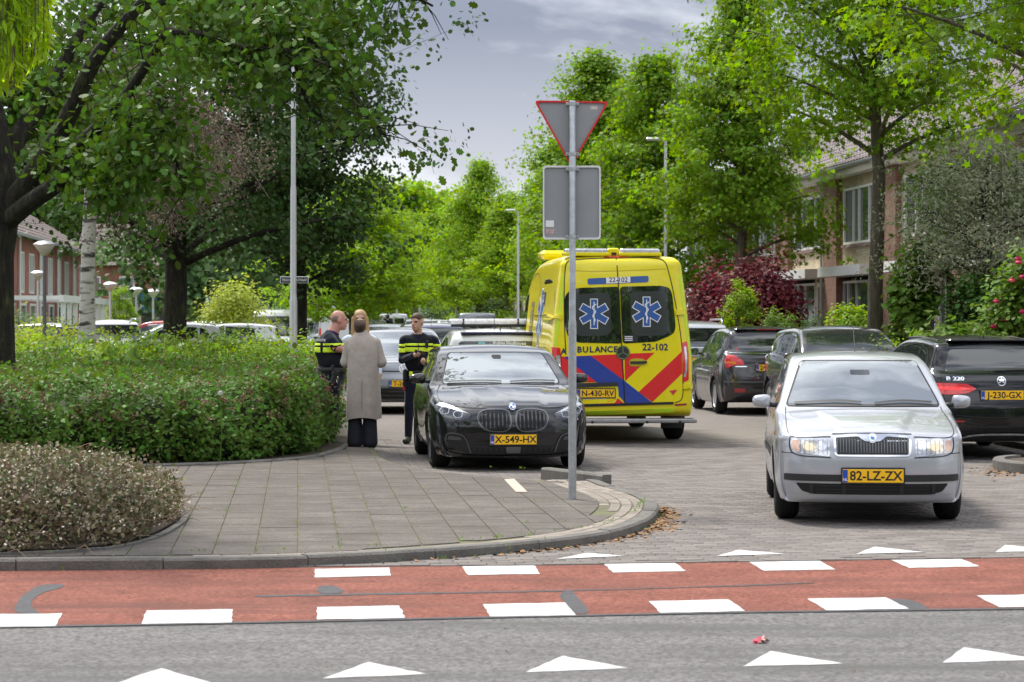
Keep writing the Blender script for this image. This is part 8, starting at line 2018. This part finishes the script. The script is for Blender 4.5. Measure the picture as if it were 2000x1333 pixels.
# ---- bald officer seen from behind his right shoulder
OD2 = 32.0; k2_ = OD2 / F; o2 = empty('person', P(648, OD2, 0), 0, 'heavy bald police officer in short sleeves with a holster, turned to the women', 'person')
def q2(px, py, y=0.): return ((px - 648) * k2_, y, ZP(py, OD2))
yaw2 = math.pi / 2 + .35
hc = (.098, .0, 1.685); hp, hq = head(hc, yaw2, 1.06)
S2 = dict(SK); S2['skin'] = M_SKINR
pr = [('skin', ('c', (.0, .0, 1.50), (.06, .0, 1.61), .078, .068))] + hp
pr += [('shirt', ('e', (-.03, .0, 1.32), (.175, .225, .21), .25)), ('shirt', ('e', (.02, .0, 1.15), (.185, .205, .22), .25)), ('shirt', ('c', (-.02, -.16, 1.44), (-.05, .17, 1.44), .085, .085)), ('shirt', ('c', (-.02, 0, 1.47), (.0, 0, 1.50), .09, .075)),
       ('legs', ('e', (-.01, .0, .98), (.195, .20, .20), .25)), ('legs', ('c', (.0, -.10, .9), (.02, -.11, .5), .125, .085)), ('legs', ('c', (.02, -.11, .5), (-.01, -.11, .12), .072, .055)), ('legs', ('c', (-.02, .10, .9), (-.02, .11, .5), .125, .085)), ('legs', ('c', (-.02, .11, .5), (-.05, .11, .12), .072, .055)),
       ('boot', ('c', (-.02, -.11, .05), (.15, -.10, .04), .05, .044)), ('boot', ('c', (-.06, .11, .05), (.11, .13, .04), .05, .044))]
sh, el, wr = (.01, -.215, 1.40), q2(662, 680, -.26), q2(688, 690, -.10)
mid_ = tuple(np.array(sh) * .35 + np.array(el) * .65)
pr += [('shirt', ('c', sh, mid_, .084, .074)), ('skin', ('c', mid_, el, .056, .050)), ('skin', ('c', el, wr, .050, .036)), ('shirt', ('c', (-.04, .215, 1.40), (.05, .27, 1.14), .08, .066)), ('skin', ('c', (.05, .27, 1.14), (.27, .2, 1.12), .05, .036))]
pr += hand(wr, (.9, .4, .1), (0, 0, 1), curl=.9) + hand((.27, .2, 1.12), (.9, -.2, .1), (0, 0, 1), curl=.9)
link('body', sdf_mesh('body', pr, S2), o2)
link('hair', sdf_mesh('hair', [('h', ('e', (hc[0] - .028, hc[1], hc[2] + .03), (.084, .09, .075)))], {'h': M_STUB}, grow=.004, minus=[('e', hq(0, -.10, .06), (.12, .115, .12), yaw2)]), o2)
tors = [('v', ('e', (-.03, .0, 1.30), (.18, .215, .19), .25)), ('v', ('e', (.02, .0, 1.17), (.19, .21, .2), .25))]
link('vest', sdf_mesh('vest', tors, {'v': M_VEST}, grow=.016, clip=(1.07, 1.47)), o2)
for z0, z1 in ((1.352, 1.385), (1.262, 1.330)):
    link('hi_vis_band', sdf_mesh('hi_vis_band', tors, {'v': M_HIVIS}, grow=.0195, clip=(z0, z1), minus=[('e', (-.12, -.16, 1.33), (.018, .2, .3))]), o2)
    link('sleeve_band', sdf_mesh('sleeve_band', [('v', ('c', sh, mid_, .084, .074))], {'v': M_HIVIS}, grow=.004, clip=(z0, z1)), o2)
mb = MB(); mb.prism([(-.035, .04), (.035, .04), (.035, -.01), (0, -.05), (-.035, -.01)], .006, (.045, -.318, 1.325), ((1, 0, 0), (0, 0, 1), (0, 1, 0))); bd = mb.build('sleeve_badge', M_NAVYC, o2)
mb = MB(); mb.prism([(-.016, .012), (.016, .012), (0, -.026)], .003, (.045, -.322, 1.315), ((1, 0, 0), (0, 0, 1), (0, 1, 0))); mb.build('badge_gold', M_AMBER, o2)
o = link('back_lettering', text_mesh('back_lettering', 'POLITIE', .042, M_WHITE, bold=.001), o2); o.location = (-.125, -.215, 1.425); o.rotation_euler = (math.pi / 2 - .15, 0, -.55)
link('belt', sdf_mesh('belt', [('b', ('e', (0, .0, 1.03), (.185, .20, .16), .25))], {'b': M_GUN}, grow=.012, clip=(1.0, 1.065)), o2)
mb = MB(); mb.M = Matrix.Rotation(.25, 4, 'Y'); mb.box((-.18, -.225, .98), (.10, .06, .09), bev=.02); mb.box((-.185, -.228, .89), (.07, .05, .16), bev=.02); mb.box((-.235, -.23, 1.035), (.05, .035, .09), bev=.012); mb.build('holster', M_GUN, o2)
mb = MB(); mb.tube([(.08, -.215, 1.0), (.10, -.24, .93), (.09, -.23, .86), (.07, -.22, .93)], .006, 6); mb.build('key_chain', M_CHROME, o2)
link('collar', sdf_mesh('collar', [('s', ('e', (.005, .0, 1.515), (.10, .105, .06)))], {'s': mat('collar_purple', (.03, .018, .06), .8)}, clip=(1.475, 1.56), minus=[('e', (.05, 0, 1.56), (.085, .082, .075))]), o2)

# ---- woman in the long beige coat, seen from behind
OD3 = G(711, 868, .1).y; k3 = OD3 / F; w3 = empty('person', P(708, OD3, .07), 0, 'woman in a long beige wool coat and wide dark trousers seen from behind', 'person')
def q3(px, py): return ((px - 708) * k3, ZP(py, OD3) - .1)
hc = (-.032, .02, 1.535); hp, hq = head(hc, math.pi, .88)
S3 = {'skin': M_SKIN, 'lip': M_LIP, 'eye': M_EYE, 'legs': M_DENIM, 'top': M_DENIM, 'boot': M_BOOT}
pr = [('skin', ('c', (-.01, .0, 1.38), (-.028, .01, 1.48), .052, .05))] + hp + [('top', ('e', (0, .02, 1.2), (.17, .11, .22))), ('legs', ('e', (0, .0, .85), (.17, .12, .18))), ('top', ('e', (0, .0, 1.0), (.15, .11, .2)))]
for sg in (-1, 1): pr += [('legs', ('c', (sg * .085, 0, .78), (sg * .095, 0, .4), .09, .085)), ('legs', ('c', (sg * .095, 0, .4), (sg * .098, -.01, .06), .085, .098)), ('boot', ('c', (sg * .095, -.06, .035), (sg * .10, .12, .03), .036, .034))]
pr += [('top', ('c', (sg * .19, .03, 1.30), (sg * .25, .06, 1.06), .05, .045)) for sg in (-1, 1)] + [('top', ('c', (.25, .06, 1.06), (.03, .26, 1.05), .042, .034)), ('top', ('c', (-.25, .06, 1.06), (-.02, .26, 1.10), .042, .034))]
pr += hand((.03, .26, 1.05), (-1, .1, .1), (0, 0, 1), .9, curl=1.0) + hand((-.02, .26, 1.10), (1, .1, 0), (0, 0, 1), .9, curl=1.0)
link('body', sdf_mesh('body', pr, S3), w3)
link('hair', sdf_mesh('hair', [('h', ('e', (hc[0], hc[1] - .02, hc[2] + .02), (.076, .088, .078))), ('h', ('e', (hc[0], hc[1] - .035, hc[2] - .03), (.064, .056, .058))), ('h', ('e', (hc[0] + .012, hc[1] - .085, hc[2] + .02), (.052, .05, .05)))], {'h': M_HAIRB}, grow=.003, minus=[('e', hq(0, -.115, -.02), (.08, .09, .12), math.pi)]), w3)
# coat: lofted body plus sleeves
cp = [(660, .055, .052, 0), ]
prof3 = [(813, 675, 743, .165), (808, 675.5, 742.5, .165), (780, 676, 742, .16), (745, 677, 741, .155), (715, 677.5, 739, .15), (690, 678, 739, .15), (670, 676, 739.5, .14), (659, 680, 736, .125), (652, 688, 727, .105), (646, 693, 719, .075), (641, 695, 717, .062)]
mb = MB(); rings = []; nn = 44
for i, (py, xa, xb, dp_) in enumerate(prof3):
    xa, z = q3(xa, py); xb, _ = q3(xb, py); rg_ = []
    fold = .010 * min(1, max(0, (690 - py) / -60)) 
    for k in range(nn):
        a = 2 * math.pi * k / nn; cs, sn = math.cos(a), math.sin(a); f_ = 1 + (.05 * math.sin(a * 5 + 1) + .035 * math.sin(a * 9 + .4)) * min(1, max(0, (py - 680) / 110))
        rg_.append(mb.pt(((xa + xb) / 2 + (xb - xa) / 2 * math.copysign(abs(cs) ** .85, cs) * f_, .02 + dp_ * math.copysign(abs(sn) ** .85, sn) * f_, z + (.012 * math.sin(a * 3) if i < 2 else 0))))
    rings.append(rg_)
for r0, r1 in zip(rings, rings[1:]):
    for k in range(nn): mb.face([r0[k], r0[(k + 1) % nn], r1[(k + 1) % nn], r1[k]])
coat = mb.build('coat', M_COAT, w3, smooth=True, fixn=True)
ar = []
for sg, ex_ in ((1, .235), (-1, -.215)): ar += [('c', ('c', (sg * .165, .02, 1.325), (ex_, .05, 1.08), .072, .068)), ('c', ('c', (ex_, .05, 1.08), (sg * .06, .25, 1.06), .066, .055))]
link('coat_sleeves', sdf_mesh('coat_sleeves', ar, {'c': M_COAT}, k=.03), w3)
link('coat_collar', sdf_mesh('coat_collar', [('c', ('e', (-.01, .0, 1.415), (.088, .085, .06)))], {'c': M_COAT}, clip=(1.36, 1.462), minus=[('e', (-.01, .02, 1.46), (.058, .06, .07))]), w3)
mb = MB(); mb.tube([(0, -.138, .86), (0, -.142, .5)], .003, 4); mb.build('back_seam', mat('seam_beige', (.2, .16, .125), .95), w3)

# ---- blonde woman facing us behind her
OD4 = 32.7; w4 = empty('person', P(703, OD4, .0), 0, 'blonde woman in a pale blue blouse facing us behind the beige coat', 'person')
hc = (.0, -.01, 1.70); hp, hq = head(hc, 0.1, .98)
S4 = {'skin': M_SKIN, 'lip': M_LIP, 'eye': M_EYE, 'legs': M_DENIM, 'top': M_SHIRTB, 'boot': M_BOOT}
pr = [('skin', ('c', (0, .0, 1.50), (0, 0, 1.62), .05, .05))] + hp + [('top', ('e', (0, .02, 1.33), (.18, .115, .2))), ('top', ('e', (0, .0, 1.12), (.165, .12, .22))), ('top', ('c', (-.15, .02, 1.43), (.15, .02, 1.43), .058, .058)), ('legs', ('e', (0, .0, .95), (.17, .13, .17)))]
for sg in (-1, 1): pr += [('legs', ('c', (sg * .09, 0, .88), (sg * .1, 0, .48), .088, .062)), ('legs', ('c', (sg * .1, 0, .48), (sg * .1, .02, .1), .06, .045)), ('boot', ('c', (sg * .1, .02, .045), (sg * .11, -.13, .04), .04, .034)), ('top', ('c', (sg * .19, .02, 1.41), (sg * .25, .03, 1.14), .055, .046)), ('top', ('c', (sg * .25, .03, 1.14), (sg * .27, -.12, .97), .044, .036))] + hand((sg * .27, -.12, .97), (0, -.4, -1), (-sg, -.3, 0), .9, curl=.5)
link('body', sdf_mesh('body', pr, S4), w4)
link('hair', sdf_mesh('hair', [('h', ('e', (hc[0], hc[1] + .022, hc[2] + .035), (.090, .10, .095))), ('h', ('c', (-.078, .01, 1.70), (-.092, .0, 1.48), .036, .030)), ('h', ('c', (.078, .01, 1.70), (.098, -.01, 1.45), .036, .030)), ('h', ('e', (0, .07, 1.60), (.09, .05, .14)))], {'h': M_HAIRL}, grow=.003, minus=[('e', hq(0, -.115, -.02), (.064, .10, .105), .1)]), w4)
mb = MB(); mb.tube([(.095 * math.cos(a), -.02 + .02 * math.cos(a), 1.715 + .10 * math.sin(a)) for a in np.linspace(.25, math.pi - .25, 12)], .006, 6); mb.build('hair_band', M_HAIRB, w4)
# ---- far pedestrian
w5 = empty('person', P(757, 128, 0), 0, 'distant person in a dark hooded jacket among the parked cars', 'person')
hp, hq = head((0, 0, 1.70), 2.6); pr = hp + [('skin', ('c', (0, 0, 1.5), (0, 0, 1.62), .055, .055)), ('shirt', ('e', (0, 0, 1.28), (.24, .16, .26))), ('legs', ('e', (0, 0, .95), (.19, .14, .18)))]
for sg in (-1, 1): pr += [('shirt', ('c', (sg * .22, 0, 1.4), (sg * .28, 0, 1.1), .08, .06)), ('shirt', ('c', (sg * .28, 0, 1.1), (sg * .26, -.15, .92), .06, .045)), ('legs', ('c', (sg * .1, 0, .9), (sg * .11, 0, .12), .09, .06)), ('boot', ('c', (sg * .11, 0, .05), (sg * .12, -.13, .04), .045, .04))] + hand((sg * .26, -.15, .92), (0, -.3, -1), (-sg, 0, 0), curl=.5)
link('body', sdf_mesh('body', pr, SK, h=.014), w5); link('hood', sdf_mesh('hood', [('h', ('e', (0, .02, 1.72), (.105, .12, .13)))], {'h': M_NAVYC}, h=.014, minus=[('e', hq(0, -.14, -.02), (.07, .08, .1), 2.6)]), w5)

# ================================================================== litter
mb = MB(); pc = G(1488, 1252)
pt_ = empty('fallen_petal', (pc.x, pc.y, -.008), 0, 'crumpled pink and white petal lying on the grey road', 'petal')
for k, c_ in enumerate((mat('petal_red', (.55, .03, .07), .6), mat('petal_pink', (.72, .40, .34), .6))):
    link('petal_leaf', leaf_mesh('petal_leaf', np.random.default_rng(k).normal(size=(5, 3)) * np.array([.012, .012, .006]) + np.array([.034 * k - .02, 0, .014]), .04, 'round', c_, up=.8, rng=np.random.default_rng(k)), pt_)
# dry leaves swept against the kerb and under the dark cars
LM = [mat('dead_leaf_%s' % i, c_, .9, isl=.3) for i, c_ in enumerate(((.22, .12, .05), (.30, .19, .09), (.14, .08, .04)))]
rg = np.random.default_rng(77); Pn = []
for i in range(520):
    s_ = ktot * (.30 + .47 * rg.random() ** .6); p = at_arc(K, s_); tt = at_arc(K, min(ktot, s_ + .05)) - p; nn_ = np.array([tt[1], -tt[0]]) / (np.linalg.norm(tt) + 1e-9); o_ = abs(rg.normal(0, .07)) + .02; Pn.append((p[0] + nn_[0] * o_, p[1] + nn_[1] * o_, .006))
for i in range(90): p = G(1300 + rg.normal(0, 14), 1027 + rg.normal(0, 7)); Pn.append((p.x, p.y, .006))
for i in range(240): p = G(1960 + rg.normal(0, 26), 922 + rg.normal(0, 6)); Pn.append((p.x, p.y, .006))
tag(link('fallen_leaves', leaf_mesh('fallen_leaves', np.array(Pn), .045, 'round', LM[0], up=2.5, rng=rg)), 'dry brown leaves swept against the kerbs', kind='stuff')
Pn = np.array([tuple(G(rg.uniform(0, 2000), 1120 + 200 * rg.random() ** 2, -.004)) for i in range(60)]); tag(link('road_litter', leaf_mesh('road_litter', Pn, .022, 'leaf', LM[2], up=3., rng=rg)), 'scattered tiny leaf bits on the road', kind='stuff')
# grass tufts in the pavement joints and along the kerb
Pn = []
for i in range(170):
    if rg.random() < .55: s_ = ktot * rg.uniform(.1, .75); p = at_arc(K, s_); o_ = -.02 if rg.random() < .35 else .15; tt = at_arc(K, min(ktot, s_ + .05)) - p; nn_ = np.array([-tt[1], tt[0]]) / (np.linalg.norm(tt) + 1e-9); c_ = (round(s_ * 1.6) / 1.6); Pn.append((p[0] + nn_[0] * o_ + rg.normal(0, .01), p[1] + nn_[1] * o_ + rg.normal(0, .01), .0 if o_ < 0 else .1))
    else:
        u_, v_ = toS(*tuple(G(rg.uniform(380, 1100), rg.uniform(900, 1080), .1))[:2]); u_ = round(u_ / T) * T; x, y = frS(u_ + rg.normal(0, .004), v_); Pn.append((x, y, .098))
Pn = np.array(Pn); Pn = np.repeat(Pn, 3, 0) + rg.normal(size=(len(Pn) * 3, 3)) * np.array([.012, .02, 0])
tag(link('joint_grass', leaf_mesh('joint_grass', Pn, .028, 'lance', L_MID, up=.0, droop=-2.5, rng=rg)), 'tiny grass tufts in the pavement joints', kind='stuff')
